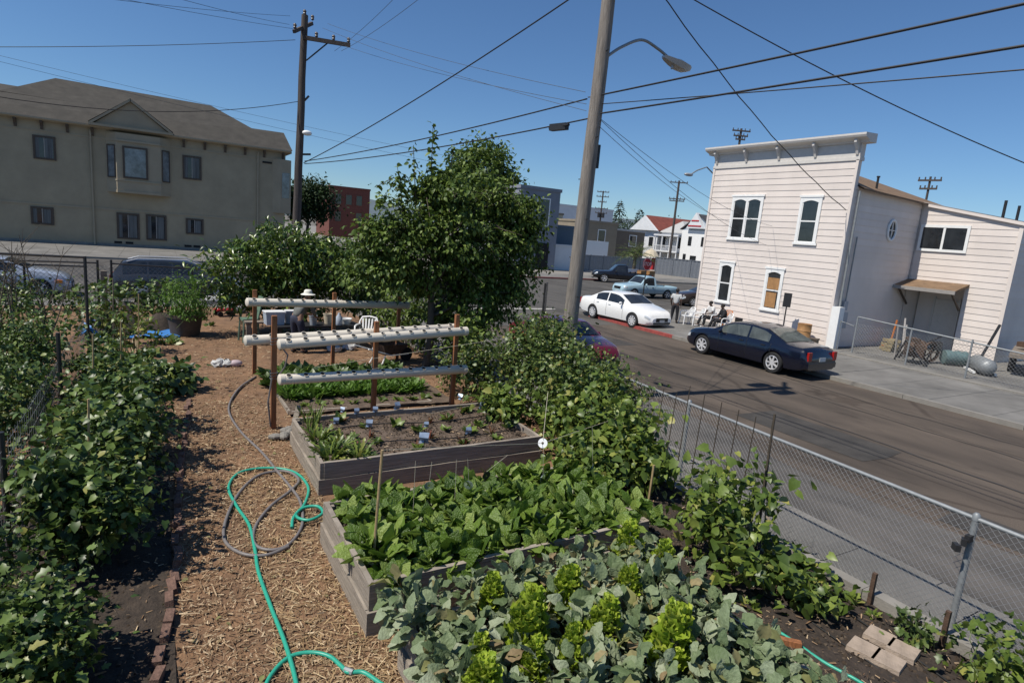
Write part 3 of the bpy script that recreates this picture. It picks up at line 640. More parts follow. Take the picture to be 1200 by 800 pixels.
while x < YX1:
    if not (-3.9 < x < 1.1):
        b = MB(); b.prism([(x-.09, BY-.001, 8.5), (x-.09, BY-.1, 8.5), (x-.09, BY-.16, 8.75), (x-.09, BY-.42, 9.0), (x-.09, BY-.42, 9.12), (x-.09, BY-.001, 9.12)], (.18, 0, 0)); ysub(b, 'corbel', M['brown_trim'], yc)
    x += 1.62
b = MB()   # roof: lower skirt and upper hip
A = [(YX0-.5, BY-.62), (YX1+.5, BY-.62), (YX1+.5, BY+14.5), (YX0-.5, BY+14.5)]; Bq = [(YX0+2, BY+2.6), (YX1+.15, BY+2.0), (YX1+.15, BY+12), (YX0+2, BY+12)]
z0, z1 = EZ+.14, 11.15
b.add([(*p, z0) for p in A]+[(*p, z1) for p in Bq], [(0, 1, 5, 4), (1, 2, 6, 5), (2, 3, 7, 6), (3, 0, 4, 7), (4, 5, 6, 7)])
b.add([(-10.6, BY+2.5, 11.2), (8.0, BY+2.45, 11.1), (8.0, BY+12, 11.1), (-10.6, BY+12, 11.2), (-7.3, BY+6.0, 13.35), (4.6, BY+6.0, 13.15), (4.6, BY+9, 13.15), (-7.3, BY+9, 13.35)], [(0, 1, 5, 4), (1, 2, 6, 5), (2, 3, 7, 6), (3, 0, 4, 7), (4, 5, 6, 7)])
b.add([(-24, BY+2.7, 11.1), (-10.2, BY+2.7, 11.1), (-10.2, BY+10, 11.1), (-24, BY+10, 11.1), (-22, BY+6, 12.35), (-9.5, BY+6, 12.2)], [(0, 1, 5, 4), (1, 2, 5), (2, 3, 4, 5), (3, 0, 4)])
rf = ypart(b, 'roof', M['shingle'])
# pediment
px0, px1, pxm, pz = -4.3, .95, -1.72, 11.45
b = MB(); b.prism([(px0, BY-.75, EZ+.2), (px1, BY-.75, EZ+.2), (pxm, BY-.75, pz)], (0, 3.2, 0)); pd = ypart(b, 'pediment', M['stucco_trim'])
b = MB(); b.bar((px0-.2, BY-.85, EZ+.22), (pxm, BY-.85, pz+.13), .35, .16); b.bar((px1+.2, BY-.85, EZ+.22), (pxm, BY-.85, pz+.13), .35, .16); b.bbox((px0-.3, BY-1.0, EZ+.06), (px1+.3, BY-.62, EZ+.24)); ysub(b, 'rake_moulding', M['stucco_trim'], pd)
b = MB()
b.face([(px0-.3, BY-1.0, EZ+.32), (pxm, BY-1.0, pz+.24), (pxm, BY+3.2, pz+.24), (px0-.3, BY+.2, EZ+.32)]); b.face([(px1+.3, BY-1.0, EZ+.32), (px1+.3, BY+.2, EZ+.32), (pxm, BY+3.2, pz+.24), (pxm, BY-1.0, pz+.24)]); ysub(b, 'gable_roof', M['shingle'], pd)
# bay
bx0, bx1, bz0, bz1 = -3.55, 1.05, 4.25, 8.95
poly = [(bx0, BY, 0), (bx0+.75, BY-.8, 0), (bx1-.75, BY-.8, 0), (bx1, BY, 0)]
b = MB(); b.prism([(p[0], p[1], bz0) for p in poly], (0, 0, bz1-bz0)); by = ypart(b, 'bay_window', M['stucco_trim'])
for d_, z_, h_ in ((.12, 8.28, .14), (.08, 5.15, .1), (.06, 4.2, .2)): b = MB(); b.prism([(p[0], p[1]-d_ if p[1] < BY else p[1], z_) for p in poly], (0, 0, h_)); ysub(b, 'moulding', M['stucco_trim'], by)
def ywin(x0, x1, z0, z1, parent=None, y=BY, trim='brown_trim', sill=True, slider=True):
    f = MB(); t = .14
    for q in ((x0, x0+t, z0, z1), (x1-t, x1, z0, z1), (x0+t, x1-t, z1-t, z1), (x0+t, x1-t, z0, z0+t)): f.bbox((q[0], y-.09, q[2]), (q[1], y-.002, q[3]))
    w = f.build('window', M[trim], parent or yb)
    g_ = MB(); g_.bbox((x0+t, y-.03, z0+t), (x1-t, y-.02, z1-t)); g_.build('pane', M['dark_glass'], w) if parent is None else g_.build('bay_pane', M['pale_glass'], parent)
    if parent is not None: pass
    else:
        c_ = MB(); xm = (x0+x1)/2; c_.bbox((xm+.06, y-.034, z0+t), (x1-t-.05, y-.032, z1-t-.04)); c_.bbox((x0+t, y-.034, z0+t), (x0+t+.25, y-.032, z1-t)); c_.build('curtain', M['curtain'], w)
        s_ = MB(); s_.bbox((xm-.03, y-.05, z0+t), (xm+.03, y-.035, z1-t)); s_.build('mullion', M['grey_trim'], w)
    return w
for q in ((-8.28, -6.85, 6.22, 8.02), (-8.66, -7.2, 1.15, 2.55), (1.95, 3.4, 5.85, 7.85), (-2.98, -1.35, .38, 2.55), (-.88, .65, .42, 2.58), (2.12, 3.52, 1.13, 2.5), (-15.5, -14, 6.2, 8.0), (-15.5, -14, 1.15, 2.55)): ywin(*q)
ywin(-2.38, -.62, 5.4, 7.95, by, BY-.8)
for s, (xa, xb) in ((0, (bx0, bx0+.75)), (1, (bx1-.75, bx1))):
    ya, yb_ = (BY, BY-.8) if s == 0 else (BY-.8, BY)
    d = Vector((xb-xa, yb_-ya, 0)).normalized(); n = Vector((d.y, -d.x, 0)); 
    if n.y > 0: n = -n
    P = lambda t, z, o_: Vector((xa, ya, z))+d*(t*1.097)+n*o_
    f = MB(); f.add([P(.2, 5.45, .02), P(.8, 5.45, .02), P(.8, 7.9, .02), P(.2, 7.9, .02)], [(0, 1, 2, 3)]); ysub(f, 'bay_pane', M['pale_glass'], by)
    f = MB()
    for a_, c_ in (((.15, 5.4), (.15, 7.95)), ((.85, 5.4), (.85, 7.95)), ((.15, 7.95), (.85, 7.95)), ((.15, 5.4), (.85, 5.4))): f.bar(P(a_[0], a_[1], .03), P(c_[0], c_[1], .03), .08)
    ysub(f, 'side_frame', M['brown_trim'], by)
# little corner bay
b = MB(); b.prism([(9.3, BY, 3.6), (9.9, BY-.5, 3.6), (10.9, BY-.1, 3.6), (10.9, BY+1.2, 3.6), (10.4, BY+1.6, 3.6)], (0, 0, 4.9)); cb = ypart(b, 'corner_bay', M['stucco_trim'])
b = MB(); b.bbox((9.35, BY-.33, 8.0), (9.9, BY-.32, 8.01)); b.add([(10.05, BY-.47, 5.0), (10.75, BY-.19, 5.0), (10.75, BY-.19, 7.3), (10.05, BY-.47, 7.3)], [(0, 1, 2, 3)]); ysub(b, 'corner_pane', M['pale_glass'], cb)
b = MB(); b.bbox((8.4, BY-.06, 8.0), (9.2, BY-.01, 8.16)); ypart(b, 'attic_vent', M['black_hole'])
for q in (-3.2, -2.4, 2.0, 2.7):
    b = MB(); b.bbox((q, BY-.05, -.02), (q+.55, BY-.02, .16)); ypart(b, 'foundation_vent', M['black_hole'])
# ------------------------------------------------------------------ far buildings
def ground_at(p): return (p[0], p[1], WZ)
def house(name, label, cat, x0, x1, y0, y1, h, wallm, roofm, kind='flat', wins=(), ridge=2.0, face='-X', parapet=.35, trim='white_paint'):
    t = thing(name, label, cat, ((x0+x1)/2, y0, WZ), world=True); O = ((x0+x1)/2, y0, WZ)
    b = MB(); b.bbox((x0, y0, -.5), (x1, y1, h)); b.build('wall', M[wallm], t, O)
    b = MB()
    if kind == 'flat':
        b.bbox((x0-.12, y0-.12, h), (x1+.12, y1+.12, h+parapet))
    elif kind == 'gable_x':      # ridge runs along x
        ym = (y0+y1)/2; b.prism([(x0-.3, y0-.4, h), (x0-.3, ym, h+ridge), (x0-.3, y1+.4, h), (x0-.3, y1+.4, h+.15), (x0-.3, ym, h+ridge+.18), (x0-.3, y0-.4, h+.15)], (x1-x0+.6, 0, 0))
    elif kind == 'hip':
        b.add([(x0-.4, y0-.4, h), (x1+.4, y0-.4, h), (x1+.4, y1+.4, h), (x0-.4, y1+.4, h), (x0+2, (y0+y1)/2, h+ridge), (x1-2, (y0+y1)/2, h+ridge)], [(0, 1, 5, 4), (1, 2, 5), (2, 3, 4, 5), (3, 0, 4), (3, 2, 1, 0)])
    b.build('roof', M[roofm], t, O)
    if kind == 'gable_x':
        b = MB(); ym = (y0+y1)/2
        for xx, d in ((x0, .1), (x1-.1, .1)): b.prism([(xx+.01, y0, h), (xx+.01, y1, h), (xx+.01, ym, h+ridge)], (d-.02, 0, 0))
        b.build('gable', M[wallm], t, O)
    for side, a0, a1, z0, z1 in wins:
        f = MB(); p = MB(); tt = .12
        if side == '-X':
            for q in ((a0-tt, a0, z0-tt, z1+tt), (a1, a1+tt, z0-tt, z1+tt), (a0, a1, z1, z1+tt), (a0, a1, z0-tt, z0)): f.bbox((x0-.08, q[0], q[2]), (x0-.002, q[1], q[3]))
            p.bbox((x0-.03, a0, z0), (x0-.02, a1, z1))
        else:
            for q in ((a0-tt, a0, z0-tt, z1+tt), (a1, a1+tt, z0-tt, z1+tt), (a0, a1, z1, z1+tt), (a0, a1, z0-tt, z0)): f.bbox((q[0], y0-.08, q[2]), (q[1], y0-.002, q[3]))
            p.bbox((a0, y0-.03, z0), (a1, y0-.02, z1))
        w_ = f.build('window', M[trim], t, O); p.build('pane', M['dark_glass'], w_)
    return t, O
mat('grey_stucco', (.21, .225, .26), .9, var=.08, scale=1); mat('slate_stucco', (.10, .14, .18), .9, var=.1)
mat('tan_stucco', (.25, .21, .155), .9, var=.1, scale=1); mat('brown_stucco', (.15, .125, .10), .9, var=.12, scale=1)
mat('cream_stucco', (.52, .45, .33), .9, var=.08); mat('white_stucco', (.66, .67, .68), .85, var=.06, scale=1); mat('shade_tinted_wall', (.42, .47, .52), .8, var=.08)  # last wall tone carries the grey shade of a white house's side
mat('grey_roof', (.05, .052, .056), .95, var=.2, scale=2); mat('red_roof', (.19, .05, .035), .9, var=.25, scale=1.5); mat('light_roof', (.40, .40, .39), .9, var=.15)
t, O = house('grey_building', 'two-storey grey stucco building beside the tree across the intersection', 'building', 33.8, 39.0, 57, 66, 8.4, 'grey_stucco', 'grey_stucco', wins=[('-Y', 36.1, 37.6, 4.7, 7.5), ('-Y', 34.2, 35.2, 4.7, 7.5)])
b = MB(); b.bbox((36.4, 56.9, -.25), (38.0, 56.97, 2.7)); b.build('door', M['black_hole'], t, O)
house('cream_building', 'small cream building seen between the grey building and the tall wooden pole', 'building', 57, 66, 95, 103, 7.6, 'cream_stucco', 'tan_stucco')
house('blue_grey_shed', 'blue-grey shed beside the grey building at the intersection', 'building', 39.6, 43.5, 60, 66, 4.6, 'slate_stucco', 'slate_stucco')
house('tan_building', 'flat-roofed tan stucco building with one green window behind the white container', 'building', 59.5, 67.0, 80, 92, 6.3, 'tan_stucco', 'tan_stucco', wins=[('-Y', 63.0, 64.4, 3.4, 5.2)])
house('brown_building', 'low brown flat-roofed building left of the red-roofed house', 'building', 67.2, 76, 83, 92, 5.5, 'brown_stucco', 'light_roof', wins=[('-Y', 72.5, 74, 3, 4.8)])
house('white_warehouse', 'white flat-roofed warehouse rising above the tan building', 'building', 75, 92, 112, 124, 10.4, 'white_stucco', 'white_stucco')
t, O = house('gabled_house', 'white house with a red hipped gable roof beyond the palm', 'house', 82, 96, 86, 92.8, 6.2, 'white_stucco', 'red_roof', 'gable_x', wins=[('-X', 87.0, 88.2, 3.2, 5.0), ('-X', 90.2, 91.4, 3.2, 5.0)], ridge=2.7)
b = MB(); b.prism([(81.2, 85.6, 6.2), (81.2, 93.2, 6.2), (81.2, 89.4, 8.9)], (.8, 0, 0)); b.build('front_gable', M['white_stucco'], t, O)
t, O = house('porch_house', 'white porch house with pale hip roof between red-roofed house and slate-roofed house', 'house', 82.5, 95, 79.3, 85.6, 6.0, 'white_stucco', 'light_roof', 'hip', wins=[('-X', 80.2, 81.2, 3.2, 5.2), ('-X', 82.4, 83.4, 3.2, 5.2), ('-X', 84.2, 85.0, 3.2, 5.2)], ridge=2.3)
b = MB(); b.bbox((80.6, 79.3, 2.4), (82.4, 85.6, 2.65)); b.bbox((80.6, 79.3, 5.3), (82.4, 85.6, 5.6))
for yy in (79.5, 81.4, 83.4, 85.3): b.bbox((80.7, yy-.1, -.3), (80.9, yy+.1, 5.3))
for k in range(24): b.bbox((80.75, 79.5+k*.25, 2.65), (80.8, 79.56+k*.25, 3.5))
b.bbox((80.72, 79.4, 3.5), (80.84, 85.5, 3.6)); b.build('porch', M['white_stucco'], t, O)
t, O = house('shade_sided_house', 'white house with side wall coloured blue-grey for shade and dark slate roof', 'house', 81, 97, 71.5, 78.8, 6.6, 'shade_tinted_wall', 'grey_roof', 'gable_x', ridge=2.6)
b = MB(); b.bbox((80.9, 71.5, -.5), (80.98, 78.8, 6.6)); b.build('front_wall', M['white_paint'], t, O)
for a0, a1, z0, z1 in ((72.4, 73.1, 3.9, 5.5), (73.4, 74.1, 3.9, 5.5), (76.3, 77.1, 3.9, 5.5), (74.8, 76.2, -.2, 2.2), (77.2, 77.9, .8, 2.4)):
    b = MB(); b.bbox((80.86, a0, z0), (80.89, a1, z1)); b.build('window', M['dark_glass'], t, O)
b = MB(); b.prism([(80.3, 73.6, 6.9), (80.3, 77.4, 6.9), (80.3, 75.5, 9.6)], (.9, 0, 0)); o = b.build('front_gable', M['white_stucco'], t, O)
b = MB()
for z, ww_ in ((7.2, 1.5), (8.1, .85)): b.bbox((80.24, 75.5-ww_, z), (80.29, 75.5+ww_, z+.22))
b.build('gable_trim', M['stop_red'], t, O)
t, O = house('brick_building', 'red brick building between the dark street tree and the big leafy tree', 'building', 31.0, 39.5, 130, 142, 9.9, 'brick_red', 'brick_red', wins=[('-Y', 32.2, 33.4, 6.6, 8.6), ('-Y', 34.4, 35.6, 6.6, 8.6), ('-Y', 36.6, 37.8, 6.6, 8.6), ('-Y', 32.2, 33.4, 3, 5), ('-Y', 36.6, 37.8, 3, 5)], trim='brick_red')
# boundary fences of the far corner
def panel_fence(name, label, a, b_, h, m, post=2.4, cap=True, th=.06, rib=.25):
    a = Vector((*a, 0)); b2 = Vector((*b_, 0)); L = (b2-a).length; d = (b2-a)/L; n = Vector((-d.y, d.x, 0))
    t = thing(name, label, 'fence', (a.x, a.y, WZ), world=True); O = (a.x, a.y, WZ)
    q = MB(); k = int(L/rib)
    pts = [a+d*(L*i/k)+n*(.03 if i % 2 else -.03) for i in range(k+1)]
    for p, r_ in zip(pts, pts[1:]): q.face([p+Vector((0, 0, WZ)), r_+Vector((0, 0, WZ)), r_+Vector((0, 0, WZ+h)), p+Vector((0, 0, WZ+h))])
    if cap: q.bar(a+Vector((0, 0, WZ+h+.02)), b2+Vector((0, 0, WZ+h+.02)), .12, .08)
    q.build('panel', M[m], t, O)
    s = 0
    while s <= L:
        q = MB(); p = a+d*s; q.box((p.x, p.y, WZ+h/2+.06), (.13, .13, h+.12)); q.build('post', M[m], t, O); s += post
    return t
mat('fence_metal', (.20, .215, .235), .7, .1, var=.15); mat('fence_dark', (.15, .165, .19), .7, .1, var=.2)
panel_fence('panel_fence', 'grey corrugated fence behind the black pickup', (43.2, 58.5), (56.5, 60.5), 1.9, 'fence_metal')
panel_fence('panel_fence', 'dark grey panel fence below the white houses', (57.5, 60.0), (62.0, 49.0), 2.2, 'fence_dark')
b = MB(); b.bbox((39.7, 58.2, -.3), (43.1, 58.4, 2.55)); b.bbox((39.6, 58.1, 2.56), (43.2, 58.5, 2.7)); solo(b, 'low_wall', M['white_stucco'], 'pale low wall end right of the grey building', 'wall', (41.4, 58.3, WZ))
# white box trailer behind the corrugated fence
t = thing('box_trailer', 'white box trailer parked behind the corrugated fence', 'trailer', (54.5, 69, WZ), world=True); O = (54.5, 69, WZ)
b = MB(); b.bbox((51.2, 68, .75), (55.6, 70.4, 3.4)); b.build('box', M['white_paint'], t, O)
b = MB(); b.bbox((51.2, 68.1, .45), (55.6, 70.3, .74)); b.build('chassis', M['dark_metal'], t, O)
for x in (52.2, 54.6):
    for y in (68.0, 70.3): b = MB(); b.lathe((x, y, .15), [(.1, -.12), (.42, -.12), (.42, .12), (.1, .12)], 14, 'Y'); b.build('wheel', M['rubber'], t, O)
b = MB(); b.bbox((55.603, 68.1, .8), (55.65, 70.3, 3.35)); b.build('door', M['black_hole'], t, O)
# ------------------------------------------------------------------ cars: lofted body, arches cut by boolean
def interp(tab, u):
    for (a, va), (b_, vb) in zip(tab, tab[1:]):
        if u <= b_:
            t = 0 if b_ == a else (u-a)/(b_-a); return va+(vb-va)*t
    return tab[-1][1]
def smooth_tab(tab, u, w=.022): return sum(interp(tab, min(1, max(0, u+d)))*k for d, k in ((-w, .2), (-w/2, .2), (0, .2), (w/2, .2), (w, .2)))
SEDAN = dict(top=[(0, .60), (.012, .92), (.05, 1.0), (.16, 1.05), (.32, 1.39), (.43, 1.45), (.53, 1.43), (.585, 1.385), (.735, 1.03), (.80, .99), (.93, .86), (.985, .70), (1, .52)],
             belt=[(0, .58), (.012, .88), (.2, .95), (.6, .93), (.75, .90), (.88, .80), (.97, .64), (1, .48)],
             bot=[(0, .34), (.06, .22), (.2, .19), (.8, .19), (.95, .2), (1, .3)], ws=(.59, .728), rw=(.168, .315), side=[(.27, .425), (.44, .655)], H=1.45)
TRUCK = dict(top=[(0, .90), (.012, .98), (.42, 1.0), (.425, 1.2), (.437, 1.66), (.47, 1.72), (.56, 1.71), (.60, 1.67), (.70, 1.12), (.74, 1.08), (.95, 1.0), (.985, .88), (1, .7)],
             belt=[(0, .88), (.012, .94), (.42, .97), (.72, 1.0), (.93, .94), (.985, .84), (1, .66)],
             bot=[(0, .5), (.06, .42), (.2, .36), (.8, .34), (1, .4)], ws=(.607, .693), rw=(.4262, .4375), side=[(.462, .645)], H=1.72)
WAGON = dict(top=[(0, .62), (.012, .95), (.03, 1.1), (.09, 1.52), (.18, 1.62), (.4, 1.66), (.55, 1.63), (.60, 1.58), (.74, 1.12), (.80, 1.06), (.95, .92), (.985, .75), (1, .55)],
             belt=[(0, .60), (.012, .9), (.2, 1.0), (.74, .98), (.9, .88), (.98, .68), (1, .5)],
             bot=[(0, .36), (.06, .26), (.2, .24), (.8, .24), (1, .32)], ws=(.607, .728), rw=(.034, .088), side=[(.09, .26), (.275, .44), (.455, .66)], H=1.65)
WID = [(0, .80), (.03, .90), (.12, .97), (.25, 1), (.75, 1), (.90, .95), (.96, .87), (.985, .78), (1, .64)]
DG = lambda: bpy.context.evaluated_depsgraph_get()
def car(name, label, cat, loc, rz, paint, spec, L, W, Hs=1.0, wb=.58, wr=.33, spokes=7, group=None, glass='dark_glass'):
    t = thing(name, label, cat, loc, rz, group); sm = spec is not TRUCK; hw = W/2
    def ring(u):
        zt = (smooth_tab(spec['top'], u, .012) if spec is not TRUCK else interp(spec['top'], u))*Hs; zb = smooth_tab(spec['belt'], u, .015)*Hs; z0 = smooth_tab(spec['bot'], u)*Hs; w = hw*smooth_tab(WID, u, .012)
        zb = min(zb, zt-.03); gh = max(0, zt-zb); wt = w-.06-.30*max(0, gh-.06); y = (u-.5)*L
        zm = z0+(zb-z0)*.58
        return [Vector(p) for p in ((0, y, z0), (w*.82, y, z0), (w*.955, y, z0+.07), (w*.995, y, z0+(zb-z0)*.35), (w, y, zm), (w*.985, y, zb-.05), (w*.95, y, zb), (wt, y, zt-.035), (wt-.09, y, zt-.004), (0, y, zt+.018))]
    us = sorted(set([i/52 for i in range(53)]+[a for a, _ in spec['top']]+[.005, .02, .995]))
    vs = []; fs = []; n = 18
    for u in us:
        rg = ring(u); full = rg+[Vector((-p.x, p.y, p.z)) for p in rg[-2:0:-1]]; vs += full
    for i in range(len(us)-1):
        for j in range(n): fs.append((i*n+j, i*n+(j+1) % n, (i+1)*n+(j+1) % n, (i+1)*n+j))
    fs += [tuple(range(n)), tuple((len(us)-1)*n+j for j in range(n-1, -1, -1))]
    b = MB(); b.add(vs, fs); body = b.build('body', M[paint], t)
    bm = bmesh.new(); bm.from_mesh(body.data); bmesh.ops.recalc_face_normals(bm, faces=bm.faces); bm.to_mesh(body.data); bm.free()
    cutter = MB(); yf, yr = (wb*.5+.015)*L, (-wb*.5+.015)*L
    for yy in (yf, yr):
        for s in (-1, 1): cutter.cyl((s*(hw-.28), yy, wr), (s*(hw+.3), yy, wr), wr*1.16, n=24)
    if spec is TRUCK: cutter.bbox((-hw+.13, -L*.485, .62*Hs), (hw-.13, -L*.5+L*.415, 1.6*Hs))
    co = cutter.build('cutter', M['car_dark'], t)
    bm = bmesh.new(); bm.from_mesh(co.data); bmesh.ops.recalc_face_normals(bm, faces=bm.faces); bm.to_mesh(co.data); bm.free()
    md = body.modifiers.new('b', 'BOOLEAN'); md.object = co; md.operation = 'DIFFERENCE'; md.solver = 'EXACT'
    me = bpy.data.meshes.new_from_object(body.evaluated_get(DG())); body.modifiers.clear(); body.data = me; bpy.data.objects.remove(co)
    me.polygons.foreach_set('use_smooth', [True]*len(me.polygons)); me.set_sharp_from_angle(angle=R(32))
    def patch(nm, m, u0, u1, s0, s1, off=.006, nu=5, ns=3, parent=body, both=True, us_=None):
        for sg in ((1, -1) if both else (1,)):
            q = MB(); N = []
            for i in range(nu+1):
                u = u0+(u1-u0)*i/nu; rg = ring(u)
                for j in range(ns+1):
                    s = s0+(s1-s0)*j/ns; k = min(8, int(s)); p = rg[k].lerp(rg[k+1], s-k); d = (rg[k+1]-rg[k]).normalized(); nn = Vector((d.z, 0, -d.x))
                    nn.y += 0; p = p+nn*off; N.append((sg*p.x, p.y, p.z))
            q.add(N, [(i*(ns+1)+j, i*(ns+1)+j+1, (i+1)*(ns+1)+j+1, (i+1)*(ns+1)+j) for i in range(nu) for j in range(ns)])
            q.build(nm, M[m], parent)
    for a, c in spec['side']: patch('side_window', glass, a, c, 6.10, 6.90, .007)
    def topglass(nm, u0, u1, off=.012):
        q = MB(); N = []
        for i in range(7):
            u = u0+(u1-u0)*i/6; rg = ring(u); y = rg[8].y; d = ring(u+.002)[9]-ring(u-.002)[9]; nn = Vector((0, -d.z, d.y)).normalized()
            if nn.z < 0: nn = -nn
            for j in range(7):
                x = (rg[8].x-.02)*(j/3-1); z = rg[8].z+(rg[9].z-rg[8].z)*(1-abs(x)/rg[8].x); N.append(Vector((x, y, z))+nn*off)
        q.add(N, [(i*7+j, i*7+j+1, (i+1)*7+j+1, (i+1)*7+j) for i in range(6) for j in range(6)]); q.build(nm, M[glass], body, smooth=40)
    topglass('windscreen', *spec['ws']); topglass('rear_window', *spec['rw'])
    for u in [spec['side'][0][0]-.02 if spec is not TRUCK else .455]+[c+.008 for _, c in spec['side']]:
        patch('door_seam', 'car_dark', u-.0012, u+.0012, 2.3, 5.95, .004, 1, 8)
    for a, c in spec['side'][-2:]:
        for sg in (1, -1):
            q = MB(); p = ring(a+.035)[5]; q.box((sg*(p.x+.012), p.y, p.z-.04), (.035, .17, .03)); q.build('door_handle', M['car_dark' if paint != 'paint_white' else paint], body)
    for sg in (1, -1):
        q = MB(); p = ring(spec['side'][-1][1]-.012)[6]; q.ball((sg*(p.x+.12), p.y, p.z+.09), (.10, .06, .075), 10, 6); q.bar((sg*(p.x-.03), p.y, p.z+.03), (sg*(p.x+.1), p.y, p.z+.08), .03); q.build('wing_mirror', M[paint], t, smooth=50)
    patch('headlight', 'clear_lens', .935, .985, 4.45, 5.7, .008, 5, 3, t)
    for sg in (1, -1):
        q = MB(); zt_ = (.92 if spec is SEDAN else .95)*Hs; q.bbox((sg*hw*.63, -L/2-.012, zt_-.30), (sg*hw*.815, -L/2+.06, zt_-.02)); q.build('tail_light', M['red_lens'], t)
    if spec is not TRUCK:
        q = MB(); q.bbox((-hw*.8, -L/2-.03, .40*Hs), (hw*.8, -L/2+.05, .56*Hs)); q.build('rear_bumper', M[paint], t)
        q = MB(); q.bbox((-hw*.6, -L/2-.008, .60*Hs), (hw*.6, -L/2+.01, .61*Hs)); q.build('boot_seam', M['car_dark'], t)
    fz = .52*Hs if spec is not TRUCK else .72
    q = MB(); rg = ring(.996); q.bbox((-hw*.42, L/2-.03, fz-.12), (hw*.42, L/2+.012, fz+.06)); q.build('grille', M['car_dark'], t)
    q = MB(); q.bbox((-hw*.6, L/2-.05, .30*Hs), (hw*.6, L/2+.01, .38*Hs)); q.build('bumper_intake', M['car_dark'], t)
    for yy, s in ((L/2+.016, 1), (-L/2-.012, -1)):
        q = MB(); q.bbox((-.16, yy-.006, (.43 if s > 0 else .66)*Hs-.06), (.16, yy+.006, (.43 if s > 0 else .66)*Hs+.07)); q.build('number_plate', M['plate'], t)
    for yy in (yf, yr):
        for s in (-1, 1):
            xo = s*(hw-.02); wheel = MB(); sg = s
            wheel.lathe((xo, yy, wr), [(wr*.62, sg*-.2), (wr*.9, sg*-.2), (wr, sg*-.16), (wr, sg*-.03), (wr*.93, sg*.0), (wr*.68, sg*.0), (wr*.62, sg*-.04)], 26, 'X', cap=False)
            wh = wheel.build('wheel', M['rubber'], t, smooth=45)
            q = MB(); q.lathe((xo, yy, wr), [(wr*.01, sg*-.07), (wr*.6, sg*-.07)], 20, 'X', cap=False); q.build('brake_disc', M['car_dark'], wh)
            q = MB(); q.lathe((xo, yy, wr), [(wr*.70, sg*-.005), (wr*.64, sg*.004), (wr*.58, sg*-.03)], 26, 'X', cap=False)
            for k in range(spokes):
                a = 2*math.pi*k/spokes; c_, s_ = math.cos(a), math.sin(a)
                q.bar((xo-sg*.015, yy+c_*wr*.08, wr+s_*wr*.08), (xo-sg*.012, yy+c_*wr*.63, wr+s_*wr*.63), wr*.17, .035, upv=(1, 0, 0))
            q.lathe((xo, yy, wr), [(wr*.16, sg*-.03), (wr*.14, sg*.0), (.004, sg*.003)], 12, 'X', cap=False); q.build('rim', M['rim'], wh)
    return t
sedan = car('parked_car', 'dark navy sedan parked in front of the cream clapboard building', 'car', (18.75, 14.0, SZ+.002), R(0), 'paint_navy', SEDAN, 5.3, 1.88, 1.04, .585, .36, glass='tinted_glass')
car('parked_car', 'white sedan parked by the red kerb near the standing man', 'car', (20.1, 22.8, SZ+.002), R(180+3), 'paint_white', SEDAN, 5.1, 1.86, 1.05, .56, .345, 9)
car('parked_car', 'maroon car half hidden behind the bean bush and wooden street pole', 'car', (11.2, 15.5, SZ+.002), R(180), 'paint_maroon', SEDAN, 4.4, 1.75, .98)
car('pickup_truck', 'light blue pickup truck standing in the cross street', 'pickup', (31.5, 33.7, SZ+.004), R(86), 'paint_sky', TRUCK, 5.1, 1.8, .94, .60, .34, 5)
car('pickup_truck', 'black pickup truck in front of the grey corrugated fence', 'pickup', (39.0, 45.2, SZ+.004), R(60), 'paint_black', TRUCK, 5.7, 2.0, 1.05, .60, .40, 5)
car('parked_car', 'dark brown car partly hidden by the clapboard building corner', 'car', (32.9, 28.9, SZ+.004), R(70), 'paint_brown', SEDAN, 4.6, 1.75)
car('parked_car', 'silver blue sedan with amber side marker behind the left garden fence', 'car', (-5.5, 30.1, SZ+.004), R(-90), 'paint_silver', SEDAN, 4.9, 1.8, 1.02)
car('parked_car', 'dark slate station wagon with shiny roof rail behind the garden fence', 'car', (.75, 30.2, SZ+.004), R(-90), 'paint_slate', WAGON, 5.0, 1.85, .98)
# amber markers on silver sedan: roof rail on wagon are parts of those cars
sil = [o for o in COL.objects if o.get('label', '').startswith('silver blue')][0]
q = MB()
for s in (-1, 1): q.box((s*.86, 2.1, .62), (.09, .22, .12))
q.build('marker_light', M['amber_lens'], sil)
wag = [o for o in COL.objects if o.get('label', '').startswith('dark slate')][0]
for s in (-1, 1):
    q = MB(); q.tube([(s*.70, -1.9, 1.5), (s*.66, -1.5, 1.63), (s*.64, .3, 1.65), (s*.72, .85, 1.42), (s*.8, 1.2, 1.15)], .022, 6); q.build('roof_rail', M['rim'], wag)
# ------------------------------------------------------------------ people
def skin_mesh(name, joints, edges, m, parent, sub=2):
    """joints: {key: (pos, radius)}; grown with a Skin modifier and baked"""
    keys = list(joints); me = bpy.data.meshes.new(name)
    me.from_pydata([joints[k][0] for k in keys], [(keys.index(a), keys.index(b)) for a, b in edges], [])
    o = bpy.data.objects.new(name, me); COL.objects.link(o)
    md = o.modifiers.new('s', 'SKIN'); md.use_smooth_shade = True
    seen = set(); adj = {k: [] for k in keys}
    for a, b in edges: adj[a].append(b); adj[b].append(a)
    for k, v in zip(keys, me.skin_vertices[0].data):
        r = joints[k][1]; v.radius = (r, r) if not isinstance(r, tuple) else r
    for k in keys:                                        # one root per island
        if k in seen: continue
        st = [k]; me.skin_vertices[0].data[keys.index(k)].use_root = True
        while st:
            x = st.pop()
            if x in seen: continue
            seen.add(x); st += adj[x]
    s = o.modifiers.new('d', 'SUBSURF'); s.levels = s.render_levels = sub
    new = bpy.data.meshes.new_from_object(o.evaluated_get(DG())); o.modifiers.clear(); o.data = new
    new.materials.clear(); new.materials.append(M[m]); new.polygons.foreach_set('use_smooth', [True]*len(new.polygons))
    o.parent = parent; return o
